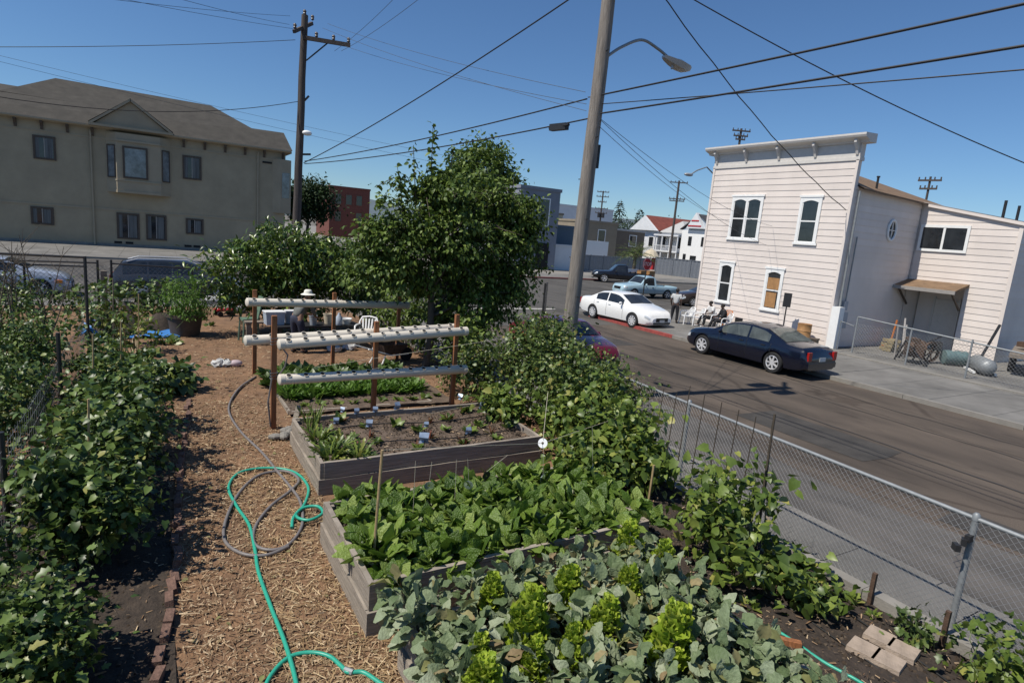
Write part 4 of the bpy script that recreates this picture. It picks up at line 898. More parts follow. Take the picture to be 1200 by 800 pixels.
def person(label, loc, rz, J, skin, shirt, trousers, shoes, sleeve='short', hair='hair', hat=None, cat='person'):
    """J: joint positions, facing +Y, origin on the ground"""
    t = thing('person', label, cat, loc, rz); V = {k: Vector(v) for k, v in J.items()}
    up_ = (V['neck']-V['chest']).normalized(); hd = V['head']; fwd = Vector(J.get('face', (0, 1, 0))).normalized(); side = fwd.cross(Vector((0, 0, 1))).normalized()
    b = {'pelvis': (V['pelvis'], .12), 'waist': (V['waist'], .115), 'chest': (V['chest'], .14), 'neckb': (V['neck']-up_*.05, .075), 'neck': (V['neck']+up_*.03, .052),
         'jaw': (hd-Vector((0, 0, .055))+fwd*.012, .068), 'skull': (hd+Vector((0, 0, .035))-fwd*.008, .088), 'crown': (hd+Vector((0, 0, .085))-fwd*.01, .06)}
    e = [('pelvis', 'waist'), ('waist', 'chest'), ('chest', 'neckb'), ('neckb', 'neck'), ('neck', 'jaw'), ('jaw', 'skull'), ('skull', 'crown')]
    b['nose1'] = (hd-Vector((0, 0, .01))+fwd*.055, .02); b['nose2'] = (hd-Vector((0, 0, .022))+fwd*.105, .012); e += [('nose1', 'nose2')]
    for s in ('l', 'r'):
        sx = -1 if s == 'l' else 1
        b['ear'+s] = (hd+side*sx*.075, .014); b['ear2'+s] = (hd+side*sx*.092+Vector((0, 0, .022)), .018); e.append(('ear'+s, 'ear2'+s))
        for k, r in (('sh', .062), ('el', .045), ('wr', .03), ('hip', .10), ('kn', .062), ('an', .042)): b[k+s] = (V[k+s], r)
        mid = V['hip'+s].lerp(V['kn'+s], .35); b['th'+s] = (mid, .085); cm = V['kn'+s].lerp(V['an'+s], .3); b['cf'+s] = (cm, .058)
        h = (V['ha'+s]-V['wr'+s]).normalized(); b['pa'+s] = (V['wr'+s]+h*.07, (.042, .02)); b['toe'+s] = (V['to'+s], .04)
        e += [('chest', 'sh'+s), ('sh'+s, 'el'+s), ('el'+s, 'wr'+s), ('wr'+s, 'pa'+s), ('pelvis', 'hip'+s), ('hip'+s, 'th'+s), ('th'+s, 'kn'+s), ('kn'+s, 'cf'+s), ('cf'+s, 'an'+s), ('an'+s, 'toe'+s)]
        ax = h.cross(fwd); ax = ax.normalized() if ax.length > .1 else side; cu = ax.cross(h)
        for i in range(4):
            o_ = (i-1.5)*.018; ln = (.07, .08, .075, .06)[i]; k = f'f{i}{s}'
            b[k+'a'] = (V['wr'+s]+h*.075+cu*o_, .0095); b[k+'b'] = (V['wr'+s]+h*(.09+ln*.5)+cu*o_, .009); b[k+'c'] = (V['wr'+s]+h*(.09+ln*.9)+cu*o_+ax*.018, .0075); e += [(k+'a', k+'b'), (k+'b', k+'c')]
        b['t1'+s] = (V['wr'+s]+h*.035+cu*.02, .011); b['t2'+s] = (V['wr'+s]+h*.07+cu*.052, .0105); b['t3'+s] = (V['wr'+s]+h*.1+cu*.06, .008); e += [('t1'+s, 't2'+s), ('t2'+s, 't3'+s)]
    skin_mesh('body', b, e, skin, t)
    c = {'lo': (V['pelvis'].lerp(V['waist'], .02), .152), 'wa': (V['waist'], .14), 'ch': (V['chest'], .165), 'ne': (V['neck']-up_*.045, .085)}; ce = [('lo', 'wa'), ('wa', 'ch'), ('ch', 'ne')]
    for s in ('l', 'r'):
        c['s'+s] = (V['sh'+s], .083); end = V['sh'+s].lerp(V['el'+s], .75) if sleeve == 'short' else V['el'+s]
        c['e'+s] = (end, .07 if sleeve == 'short' else .062); ce += [('ch', 's'+s), ('s'+s, 'e'+s)]
        if sleeve == 'long': c['w'+s] = (V['el'+s].lerp(V['wr'+s], .9), .046); ce.append(('e'+s, 'w'+s))
    skin_mesh('shirt', c, ce, shirt, t)
    c = {'wa': (V['pelvis'].lerp(V['waist'], .5), .138), 'pe': (V['pelvis'], .15)}; ce = [('wa', 'pe')]
    for s in ('l', 'r'):
        c['h'+s] = (V['hip'+s], .118); c['m'+s] = (V['hip'+s].lerp(V['kn'+s], .4), .105); c['k'+s] = (V['kn'+s], .082); c['a'+s] = (V['kn'+s].lerp(V['an'+s], .93), .068); ce += [('pe', 'h'+s), ('h'+s, 'm'+s), ('m'+s, 'k'+s), ('k'+s, 'a'+s)]
    skin_mesh('trousers', c, ce, trousers, t)
    for s in ('l', 'r'):
        a, o_ = V['an'+s], V['to'+s]; d = (o_-a); d.z = 0; d = d.normalized()
        c = {'a': (a+Vector((0, 0, .01)), .05), 'b': (Vector((a.x, a.y, .05))+d*.0, .05), 'c': (Vector((a.x, a.y, .045))+d*.12, .047), 'd': (Vector((a.x, a.y, .04))+d*.19, .036)}
        skin_mesh('shoe', c, [('a', 'b'), ('b', 'c'), ('c', 'd')], shoes, t)
    if hat:
        q = MB(); q.lathe(hd+Vector((0, 0, .055)), [(.10, -.01), (.185, -.03), (.185, -.02), (.105, .015), (.10, .075), (.07, .105), (.01, .112)], 20); q.build('hat', M[hat], t, smooth=50)
    else:
        q = MB(); q.ball(hd+Vector((0, 0, .052))-fwd*.022, (.098, .105, .088), 12, 8); q.build('hair', M[hair], t, smooth=60)
    q = MB()
    for sx in (-1, 1): q.ball(hd+fwd*.083+side*sx*.032+Vector((0, 0, .012)), .011, 6, 4)
    q.build('eyes', M['black_hole'], t)
    return t
STAND = dict(pelvis=(0, 0, .94), waist=(0, .0, 1.12), chest=(0, .0, 1.33), neck=(0, .0, 1.50), head=(0, .02, 1.62), shl=(-.19, 0, 1.42), shr=(.19, 0, 1.42), ell=(-.26, -.05, 1.15), elr=(.26, -.05, 1.15),
             wrl=(-.24, .08, .93), wrr=(.24, .08, .93), hal=(-.23, .12, .84), har=(.23, .12, .84), hipl=(-.1, 0, .90), hipr=(.1, 0, .90), knl=(-.13, .02, .49), knr=(.12, .02, .49), anl=(-.17, -.02, .08), anr=(.13, -.02, .08), tol=(-.2, .14, .04), tor=(.16, .14, .04))
SIT = dict(pelvis=(0, 0, .50), waist=(0, -.02, .68), chest=(0, .03, .90), neck=(0, .08, 1.07), head=(0, .13, 1.18), shl=(-.19, .06, .99), shr=(.19, .06, .99), ell=(-.25, .14, .74), elr=(.25, .14, .74),
           wrl=(-.13, .38, .68), wrr=(.1, .38, .66), hal=(-.05, .46, .66), har=(.03, .46, .63), hipl=(-.1, .03, .48), hipr=(.1, .03, .48), knl=(-.17, .46, .50), knr=(.16, .46, .5), anl=(-.15, .50, .08), anr=(.17, .62, .08), tol=(-.18, .66, .04), tor=(.2, .78, .04))
BEND = dict(pelvis=(0, -.08, .92), waist=(0, .02, 1.09), chest=(0, .17, 1.26), neck=(0, .27, 1.40), head=(0, .36, 1.49), face=(0, 1, -.5), shl=(-.19, .21, 1.33), shr=(.19, .21, 1.33), ell=(-.25, .3, 1.07), elr=(.25, .3, 1.07),
            wrl=(-.14, .52, .98), wrr=(.14, .5, .95), hal=(-.1, .6, .95), har=(.1, .6, .9), hipl=(-.1, -.06, .9), hipr=(.1, -.06, .9), knl=(-.13, .02, .49), knr=(.12, .04, .49), anl=(-.14, -.04, .08), anr=(.13, .0, .08), tol=(-.17, .12, .04), tor=(.16, .16, .04))
person('man in pale shirt and black trousers standing beside the white plastic chairs', (22.55, 21.75, WZ), R(-60), STAND, 'skin_dark', 'cloth_pale', 'cloth_black', 'cloth_black')
person('seated man in white shirt and dark trousers on a plastic chair by the clapboard wall', (23.75, 20.45, WZ), R(75), SIT, 'skin_dark', 'cloth_white', 'cloth_black', 'cloth_white')
person('seated man in black jacket on a plastic chair nearest the navy sedan', (23.35, 19.35, WZ), R(62), SIT, 'skin_dark', 'cloth_black', 'cloth_black', 'cloth_white', 'long')
person('gardener in white sun hat and grey shirt stooping over the potting table', (3.1, 16.0, 0), R(-50), BEND, 'skin_tan', 'cloth_grey', 'cloth_navy', 'cloth_black', 'long', hat='hat_straw')
# ------------------------------------------------------------------ plastic chairs
def chair_parts(t, m='plastic_white'):
    q = MB(); q.prism([(-.22, -.2, .43), (.22, -.2, .43), (.25, .23, .45), (-.25, .23, .45)], (0, 0, -.03)); q.build('seat', M[m], t)
    q = MB()
    for k in range(-2, 3): q.bar((k*.075, -.2, .45), (k*.09, -.31, .82), .045, .014, upv=(0, 1, 0))
    q.tube([(-.25, -.17, .44), (-.26, -.28, .72), (-.2, -.33, .85), (0, -.345, .88), (.2, -.33, .85), (.26, -.28, .72), (.25, -.17, .44)], .026, 8); q.build('backrest', M[m], t, smooth=50)
    for s in (-1, 1):
        q = MB(); q.tube([(s*.25, -.26, .66), (s*.29, -.05, .66), (s*.29, .15, .65), (s*.27, .22, .6), (s*.27, .24, .45)], .024, 8); q.build('armrest', M[m], t, smooth=50)
        for yy, o_ in ((-.2, -.06), (.22, .05)):
            q = MB(); q.tube([(s*.23, yy, .43), (s*.27, yy+o_, 0)], [.03, .022], 8); q.build('leg', M[m], t, smooth=50)
def plastic_chair(label, loc, rz, m='plastic_white', group=None): t = thing('plastic_chair', label, 'chair', loc, rz, group); chair_parts(t, m); return t
plastic_chair('empty white plastic chair directly beside the standing man', (23.0, 21.35, WZ), R(70))
plastic_chair('empty white plastic chair between the other empty chair and the man in white', (23.3, 20.95, WZ), R(60))
plastic_chair('white plastic chair under the seated man in white shirt', (23.8, 20.43, WZ), R(75))
plastic_chair('white plastic chair under the seated man in black jacket', (23.4, 19.33, WZ), R(62))
plastic_chair('reddish chair half hidden behind the man in white shirt', (24.5, 20.3, WZ), R(80), 'orange_paint')
plastic_chair('white plastic garden chair beside the wheelbarrow behind the planting racks', (5.0, 16.3, 0), R(150))
# ------------------------------------------------------------------ signs, barrel, stop sign
t = thing('stop_sign', 'red octagonal stop sign on a post at the white building corner', 'sign', (25.05, 26.9, WZ), R(8)); 
q = MB(); q.cyl((0, 0, -.05), (0, 0, 3.05), .035); q.build('post', M['dark_metal'], t)
q = MB(); oc = [(.4*math.cos(R(22.5+45*k)), -.04, 2.65+.4*math.sin(R(22.5+45*k))) for k in range(8)]; q.prism(oc, (0, -.01, 0)); pl = q.build('sign_plate', M['stop_red'], t)
q = MB()
for k in range(8):
    a, b_ = Vector(oc[k]), Vector(oc[(k+1) % 8]); c = Vector((0, -.04, 2.65)); q.face([c.lerp(a, .96)+Vector((0, -.013, 0)), c.lerp(b_, .96)+Vector((0, -.013, 0)), c.lerp(b_, .9)+Vector((0, -.013, 0)), c.lerp(a, .9)+Vector((0, -.013, 0))])
q.build('border', M['white_paint'], pl)
cu = bpy.data.curves.new('stop', 'FONT'); cu.body = 'STOP'; cu.size = .30; cu.align_x = 'CENTER'; cu.align_y = 'CENTER'
to = bpy.data.objects.new('stop', cu); COL.objects.link(to); me = bpy.data.meshes.new_from_object(to.evaluated_get(DG())); bpy.data.objects.remove(to)
me.transform(Matrix.Translation((0, -.056, 2.65)) @ Matrix.Rotation(R(90), 4, 'X')); me.materials.append(M['white_paint']); o = bpy.data.objects.new('lettering', me); COL.objects.link(o); o.parent = pl
def signpost(label, base, h, w_, hh, rz=0, m='galv', pm='dark_metal'):
    t = thing('sign_post', label, 'sign', base, rz); q = MB(); q.cyl((0, 0, -.05), (0, 0, h), .03); q.build('post', M[pm], t)
    q = MB(); q.bbox((-w_/2, -.045, h-hh), (w_/2, -.03, h+.02)); q.build('sign_plate', M[m], t); return t
signpost('dark backed parking sign on a post in front of the clapboard building', (24.6, 17.0, WZ), 2.15, .34, .62, R(-68), 'dark_metal')
signpost('dark parking sign seen almost edge-on beside the maroon car', (8.35, 12.5, WZ), 2.65, .32, .72, R(48), 'dark_metal')
t = thing('barrel', 'tan rusty barrel against the clapboard building', 'barrel', (24.75, 16.05, WZ))
q = MB(); q.lathe((0, 0, 0), [(.27, 0), (.29, .05), (.29, .3), (.305, .31), (.29, .33), (.29, .6), (.305, .61), (.29, .63), (.29, .9), (.30, .92), (.27, .92), (.26, .86)], 20); q.build('drum', M['barrel_tan'], t, smooth=40)
t = thing('fire_stump', 'dark low box on the sidewalk behind the navy sedan', 'box', (24.6, 15.45, WZ)); q = MB(); q.box((0, 0, .17), (.4, .35, .34), .3); q.box((0, 0, .36), (.44, .39, .05), .3); q.build('crate', M['brown_trim'], t)
# ------------------------------------------------------------------ poles and wires
def pole_mesh(a, b, ra, rb, n=12):
    q = MB(); a, b = Vector(a), Vector(b); N = 10; q.tube([a.lerp(b, i/N)+Vector((math.sin(i*2.1)*.012, math.cos(i*1.7)*.012, 0)) for i in range(N+1)], [ra+(rb-ra)*i/N for i in range(N+1)], n); return q
PX, PY = 8.5, 11.55
cp = thing('utility_pole', 'weathered wooden street pole with cobra-head lamp in the middle of the scene', 'pole', (PX, PY, WZ), world=True)
pole_mesh((PX, PY+.02, -.6), (PX, PY-.36, 11.7), .185, .135).build('pole', M['pole_wood'], cp, smooth=50)
lh = onX(785, 70, 10.35)
pa = onX(712, 66, 8.6)
q = MB(); q.tube(spline([pa, pa+Vector((.35, -.02, .26)), pa.lerp(lh, .5)+Vector((0, 0, .38)), lh+Vector((-.4, .02, .16)), lh+Vector((-.05, 0, .03))], 7), .032, 8); q.build('lamp_arm', M['galv'], cp, smooth=50)
q = MB(); d = Vector((.92, -.05, -.16)).normalized()
prof = [(-.2, .06), (-.12, .10), (.06, .15), (.3, .19), (.5, .17), (.6, .10)]
ys = Vector((0, 1, 0)); zs = d.cross(ys)*-1
vs = []; 
for s_, w_ in prof:
    c = lh+d*s_; vs += [c+ys*w_-zs*.02, c+ys*w_*.7+zs*w_*.55, c-ys*w_*.7+zs*w_*.55, c-ys*w_-zs*.02]
q.add(vs, [(i*4+j, i*4+(j+1) % 4, i*4+4+(j+1) % 4, i*4+4+j) for i in range(5) for j in range(4)]+[(3, 2, 1, 0), (20, 21, 22, 23)]); hd_ = q.build('lamp_head', M['lamp_grey'], cp, smooth=35)
q = MB(); q.ball(lh+d*.26-zs*.03, (.2, .13, .07), 12, 6); q.build('lens', M['lens'], hd_, smooth=60)
q = MB(); q.cyl(lh+d*.12+zs*.08, lh+d*.12+zs*.17, .03); q.build('photocell', M['plastic_grey'], hd_)
q = MB(); c = onX(695, 180, PX+.17); q.bbox((PX+.15, c.y-.09, c.z-.32), (PX+.3, c.y+.09, c.z+.2)); q.build('junction_box', M['dark_metal'], cp)
for yy in (-.42, .42):
    q = MB(); q.lathe((PX, PY-.34+yy, 10.2), [(.2, 0), (.23, .04), (.23, .72), (.2, .78), (.06, .8), (.05, .95)], 14); q.build('transformer', M['lamp_grey'], cp, smooth=40)
q = MB(); q.box((PX, PY-.36, 11.45), (1.9, .1, .12), R(35)); q.build('crossarm', M['pole_wood'], cp)
q = MB()
for k, z in enumerate((2.2, 3.1, 4.0, 4.9, 5.8, 6.7, 7.6)): 
    s = 1 if k % 2 else -1; q.cyl((PX, PY-.03*z+s*.12, z), (PX-.05, PY-.03*z+s*.27, z), .012, n=6)
q.build('step_bolt', M['dark_metal'], cp)
LX, LY = onY(349, 240, 27.0).x, 27.0
lp = thing('utility_pole', 'dark wooden utility pole with crossarms beside the apartment building', 'pole', (LX, LY, WZ), world=True)
ltop = onY(357, 18, LY); pole_mesh((LX-.12, LY, -.5), ltop, .19, .13).build('pole', M['dark_pole'], lp, smooth=50)
a1 = onY(343, 38, LY); a2 = onY(369, 24, LY)
q = MB(); q.bar(a1+Vector((-.05, -.5, -.1)), a2+Vector((0, .5, .0)), .1, .13); q.build('crossarm', M['dark_pole'], lp)
b1 = onY(354, 45, LY); b2 = onY(406, 57, LY)
q = MB(); q.bar(b1+Vector((0, -.15, 0)), b2+Vector((0, -.6, 0)), .11, .15); ca = q.build('crossarm', M['dark_pole'], lp)
q = MB(); q.bar(b1.lerp(b2, .55)+Vector((0, -.35, 0)), onY(358, 72, LY)+Vector((0, -.14, 0)), .04, .05); q.build('brace', M['dark_metal'], lp)
for c in [b1.lerp(b2, t_)+Vector((0, -.15-.45*t_, .08)) for t_ in (.28, .64, .96)]+[a1+Vector((0, -.45, .02)), a2+Vector((0, .45, .1)), ltop]:
    q = MB(); q.lathe(c, [(.03, 0), (.07, .05), (.05, .1), (.075, .14), (.04, .2)], 10); q.build('insulator', M['porcelain'], lp, smooth=50)
c = onY(356, 156, LY); q = MB(); q.ball(c+Vector((.1, -.15, 0)), (.2, .14, .11), 10, 6); q.build('camera_dome', M['white_paint'], lp, smooth=60)
q = MB(); c = onY(353, 122, LY); q.bar(c, c+Vector((.28, -.1, .35)), .07); q.bar(onY(352, 181, LY), onY(364, 181, LY), .08); q.build('bracket', M['dark_pole'], lp)
def wire(label, a, b, sag, r, m='cable', n=18, wob=0):
    a, b = Vector(a), Vector(b); q = MB()
    q.tube([a.lerp(b, i/n)-Vector((0, 0, 4*sag*(i/n)*(1-i/n)))+Vector((0, 0, wob*math.sin(i*1.9))) for i in range(n+1)], r, 6)
    return solo(q, 'overhead_wire', M[m], label, 'wire', tuple(a))
def ext(a, b, k): a, b = Vector(a), Vector(b); return a+(b-a)*k
A1 = onX(688, 116, PX); A2 = onX(690, 139, PX); A3 = Vector((PX, PY-.3, 9.25))
L1, L2, L3 = onY(357, 189, LY), onY(357, 192, LY), onY(356, 191, LY)
wire('upper thick cable running from the dark pole to the wooden street pole', L1, A1, .12, .017)
wire('lower thick cable carrying a black splice box left of the wooden street pole', L2, A2, .15, .017)
wire('thick cable rising from the dark pole to the hidden top of the street pole', L3, A3, .2, .017)
t = thing('splice_box', 'black splice box hanging on the cable left of the street pole', 'box', tuple(onX(655, 149, PX-.32))); q = MB(); q.box((0, 0, 0), (.13, .52, .15), rot=Matrix.Rotation(R(12), 3, 'Z')); q.cyl((0, -.4, .01), (0, .4, .01), .03); q.build('case', M['dark_metal'], t)
wire('thickest cable leaving the street pole above the cornice to the upper right', onX(706, 111, PX), ext(onX(706, 111, PX), onX(1200, 3, PX), 1.5), .02, .018)
wire('second thick cable leaving the street pole to the right just below the thickest one', onX(704, 133, PX), ext(onX(704, 133, PX), onX(1200, 52, PX), 1.5), .02, .018)
wire('thin wire leaving the street pole to the right lowest of the three', onX(704, 122, PX+.05), ext(onX(704, 122, PX+.05), onX(1200, 80, PX+.6), 1.5), .02, .010)
wire('service cable slanting down to the right corner of the clapboard building', onX(764, -22, 11), onX(991, 246, WX-.1), .35, .016, wob=.02)
wire('service cable crossing the upper right sky above the clapboard building', onX(796, -10, 11), ext(onX(796, -10, 11), onX(1200, 183, 20), 1.25), .25, .014)
for k, (p, e_) in enumerate((((702, 138), (905, 265)), ((703, 140), (900, 288)), ((702, 148), (862, 262)))):
    wire(('thin service wire from street pole passing in front of the clapboard windows', 'second thin service wire in front of the clapboard building face', 'lowest thin service wire descending behind the clapboard building edge')[k], onX(*p, PX), onX(*e_, (25.3, 25.3, 27.0)[k]), .35, .006, 'thin_cable')
wire('thin wire running level to the left from the dark pole high above the apartment roof', onY(346, 47, LY), ext(onY(346, 47, LY), onY(0, 52, LY), 1.3), .12, .011)
for k, (p, e_) in enumerate((((340, 19), (155, -2)), ((339, 29), (215, -4)), ((344, 34), (140, -6)))):
    wire(('high thin wire leaving the dark pole top to the upper left', 'middle thin wire leaving the dark pole crossarm to the upper left', 'lower thin wire leaving the dark pole crossarm to the upper left')[k], onY(*p, LY), ext(onY(*p, LY), onY(*e_, LY-6), 1.6), .1, .0065, 'thin_cable')
wire('sagging cable from the dark pole across the apartment building gable', onY(350, 119, LY), ext(onY(350, 119, LY), onY(0, 104, LY-2), 1.15), .55, .014)
for k, (p, e_) in enumerate((((0, 63), (430, 160)), ((0, 70), (440, 172)))):
    a, b_ = onY(*p, 52), onY(*e_, 52); wire(('faint upper distant wire above the apartment roof', 'faint lower distant wire above the apartment roof')[k], ext(b_, a, 1.2), ext(a, b_, 1.5), .3, .010, 'thin_cable')
for k, (p, e_) in enumerate((((384, 28), (686, 108)), ((398, 52), (687, 122)), ((378, 33), (687, 130)))):
    wire(('uppermost thin wire between the dark pole and the street pole', 'middle thin wire between the dark pole crossarm and the street pole', 'lowest thin wire between the dark pole and the street pole')[k], onY(*p, LY), onX(*e_, PX-.1), .15, .0065, 'thin_cable')
for k, (p, e_) in enumerate((((392, 60), (470, -10)), ((400, 60), (505, -12)))):
    wire(('faint wire rising steeply right from the dark pole crossarm', 'second faint wire rising steeply right from the dark pole crossarm')[k], onY(*p, LY), onX(*e_, 6.5), .1, .007, 'thin_cable')
def far_pole(label, base, h, arms, r=.15, rz=0, tanks=0, m='dark_pole'):
    t = thing('utility_pole', label, 'pole', base, rz); q = MB(); q.tube([(0, 0, -.3), (0, 0, h)], [r, r*.75], 8); q.build('pole', M[m], t, smooth=50)
    for z, w_ in arms:
        q = MB(); q.box((0, -.1, z), (w_, .12, .14))
        for s in (-.46, -.2, .2, .46): q.cyl((s*w_, -.1, z+.06), (s*w_, -.1, z+.26), .05, n=6)
        q.build('crossarm', M[m], t)
    for k in range(tanks):
        q = MB(); q.lathe(((k-(tanks-1)/2)*.75, -.35, h*.62), [(.25, 0), (.28, .05), (.28, .85), (.2, .92)], 10); q.build('transformer', M['dark_metal'], t)
    return t
def top_h(px, py, y): p = onY(px, py, y); return p
p = top_h(707, 224, 90); far_pole('distant utility pole with five crossarms and transformers above the tan building', (p.x, 90, WZ), p.z+.3, [(p.z+.1, 2.2), (p.z-.75, 2.3), (p.z-1.7, 1.6), (p.z-2.9, 2.4), (p.z-3.7, 2.2)], .17, R(-35), 2)
p = top_h(796, 212, 68); far_pole('tall dark utility pole with two crossarms in front of the white houses', (p.x, 68, WZ), p.z+.3, [(p.z, 2.6), (p.z-2.4, 2.4), (p.z-2.7, 2.2)], .2, R(-40))
p = top_h(869, 150, 45); far_pole('utility pole top peeking over the clapboard building cornice', (p.x, 45, WZ), p.z+.2, [(p.z-.05, 1.9), (p.z-.55, 1.5), (p.z-.9, 1.0)], .16, R(-30))
p = top_h(1091, 206, 26); far_pole('utility pole rising behind the side wing roof', (p.x, 26, WZ), p.z+.2, [(p.z-.1, 1.6), (p.z-.75, 1.2)], .11, R(-75))
p = onY(808, 202, 27.0); t = thing('street_lamp', 'street lamp head reaching out past the left edge of the clapboard building', 'street lamp', (p.x+2.3, 27.0, WZ))
q = MB(); q.cyl((0, 0, 0), (0, 0, p.z+.6), .09, .06); q.build('pole', M['galv'], t)
q = MB(); q.tube([(0, 0, p.z+.3), (-.9, 0, p.z+.75), (-1.7, 0, p.z+.45), (-2.1, 0, p.z+.2)], .04, 6); q.build('lamp_arm', M['galv'], t)
q = MB(); q.ball((-2.35, 0, p.z+.13), (.36, .16, .1), 10, 6); q.build('lamp_head', M['lamp_grey'], t, smooth=60)
# odds and ends across the intersection
t = thing('food_cart', 'small red canopied cart with peach umbrella beyond the corner fence', 'cart', tuple(onY(773, 309, 62).xy)+(WZ,))
q = MB(); q.box((0, 0, 1.0), (4.0, 1.6, 1.1)); q.box((.3, 0, 1.75), (2.6, 1.4, .5)); q.build('cart_body', M['stop_red'], t)
q = MB(); q.lathe((-1.8, 0, 2.2), [(1.2, 0), (.7, .7), (.05, 1.1)], 10); q.build('umbrella', M['cream_stucco'], t); q = MB(); q.cyl((-1.8, 0, .3), (-1.8, 0, 2.3), .05); q.build('umbrella_pole', M['galv'], t)
for k, (px, lab) in enumerate(((752, 'left orange plastic crate stack before the dark panel fence'), (762, 'right orange plastic crate stack before the dark panel fence'))):
    p = onY(px, 320, 46.5); t = thing('crate_stack', lab, 'crate', (p.x, 46.5, SZ)); q = MB()
    for j in range(3): q.box((0, 0, .2+j*.42), (.75, .6, .38)); q.box((0, 0, .40+j*.42), (.8, .65, .03))
    q.build('crate', M['barrel_tan'], t)
p = onY(738, 318, 47.0); t = thing('barricade', 'white and black striped barricade beside the black pickup', 'barricade', (p.x, 47.0, SZ)); q = MB(); q.box((0, 0, 1.15), (2.2, .08, .35)); q.box((0, 0, .55), (2.2, .08, .3)); q.build('board', M['white_paint'], t)
q = MB()
for s in (-.8, -.1, .6): q.bar((s-.15, -.05, .42), (s+.2, -.05, 1.0), .22, .02, upv=(0, 1, 0))
q.build('stripe', M['black_hole'], t); q = MB()
for s in (-.9, .9): q.bar((s, -.3, 0), (s, 0, 1.3), .06); q.bar((s, .3, 0), (s, 0, 1.3), .06)
q.build('leg', M['galv'], t)
# ------------------------------------------------------------------ shear the near sidewalk to the street line
for o in list(COL.objects):
    if o.get('kind') == 'structure' and o.name.split('.')[0] in ('sidewalk', 'curb') and o.type == 'MESH' and max(v.co.x for v in o.data.vertices) < 8.4 and min(v.co.x for v in o.data.vertices) > 5:
        for v in o.data.vertices: v.co.x += .053*(v.co.y-2)
# ------------------------------------------------------------------ retaining wall and chain-link fence on the street side
b = MB(); y = -8.0
while y < 24:
    b.bbox((6.42, y+.004, -.6), (6.57, min(y+2.2, 24.3)-.004, .115+.012*math.sin(y*3))); y += 2.2
solo(b, 'retaining_wall', M['concrete'], 'low grey concrete retaining wall between garden soil and sidewalk', 'wall', (6.5, 2, -.3))
FX = lambda y: 7.2+.053*(y-2)
def chainlink(t, A, Bp, z0, z1, step=.075, r=.0022, m='galv_wire', nm='mesh'):
    A = Vector((*A, 0)); Bp = Vector((*Bp, 0)); L = (Bp-A).length; d = (Bp-A)/L; h = z1-z0; q = MB(); k = int((L+h)/step)
    nrm = Vector((-d.y, d.x, 0))
    for sgn in (1, -1):
        for i in range(k+1):
            s0 = i*step-h if sgn > 0 else i*step; s1 = s0+h*sgn
            # clip to 0..L
            ts = []
            t0, t1 = 0., 1.
            if s1 != s0:
                for lim in (0, L):
                    pass
                lo, hi = (0-s0)/(s1-s0), (L-s0)/(s1-s0)
                if lo > hi: lo, hi = hi, lo
                t0, t1 = max(0, lo), min(1, hi)
            if t1-t0 < .02: continue
            a = A+d*(s0+(s1-s0)*t0)+Vector((0, 0, z0+h*t0))+nrm*.002*sgn; c = A+d*(s0+(s1-s0)*t1)+Vector((0, 0, z0+h*t1))+nrm*.002*sgn
            q.tube([a, c], r, 4, cap=False)
    return q.build(nm, M[m], t)
t = thing('chain_link_fence', 'galvanized chain-link fence along the sidewalk in the right foreground', 'fence', (FX(2), 2, WZ), world=True)
ys = (-1.7, 2.45, 6.6, 10.8)
for y in ys:
    q = MB(); q.tube([(FX(y), y, WZ-.1), (FX(y), y, 1.08)], .032, 10); q.lathe((FX(y), y, 1.08), [(.036, -.05), (.036, .01), (.02, .03)], 10); q.build('post', M['galv'], t, smooth=40)
q = MB(); q.tube([(FX(-2), -2, 1.05), (FX(5), 5, 1.045), (FX(11), 11, 1.05)], .024, 10); q.build('top_rail', M['galv'], t, smooth=40)
chainlink(t, (FX(-1.8)-.03, -1.8), (FX(10.9)-.03, 10.9), WZ+.03, 1.04)
q = MB(); y = 2.45
for k, (dx, dy, dz) in enumerate(((-.06, .0, .84), (-.1, .02, .8), (-.17, .05, .74))): q.box((FX(y)+dx, y+dy, dz), (.09, .05, .07), .4*k)
solo(q, 'tied_rag', M['dark_metal'], 'dark rag tied to the galvanized fence post in the right foreground', 'rag', (FX(y)-.06, y, .8))
# ------------------------------------------------------------------ yard across the street: chain fence and junk
t = thing('chain_link_fence', 'old chain-link fence with open gate in front of the junk yard by the side wing', 'fence', (25.3, 14, WZ), world=True)
def rail(*p, r=.03): q = MB(); q.tube(p, r, 8); return q.build('rail', M['galv'], t, smooth=40)
for x, y, h in ((25.55, 14.95, 1.0), (25.3, 14.1, 1.3), (25.2, 11.9, 1.2), (25.1, 9.8, 1.15), (25.05, 7.6, .95)):
    q = MB(); q.tube([(x, y, WZ-.1), (x, y, h)], .035, 8); q.build('post', M['galv'], t, smooth=40)
rail((25.3, 14.1, 1.28), (25.2, 11.9, 1.16), (25.15, 8.3, .95), (25.05, 5.5, .85)); rail((25.55, 14.95, .95), (25.33, 14.2, .86), r=.022)
chainlink(t, (25.3, 14.1), (25.1, 6.0), WZ+.02, 1.0, .13, .004)
b = MB(); b.bbox((24.2, 4, -.35), (24.45, 14.2, WZ+.05)); solo(b, 'kerb_strip', M['concrete'], 'worn concrete footing strip under the old yard fence', 'kerb', (24.3, 10, WZ))
def junk(name, label, cat, loc, rz=0): return thing(name, label, cat, loc, rz)
t = junk('engine_block', 'rusty engine and machine parts heaped behind the yard fence', 'machinery', (26.3, 12.2, WZ), .4)
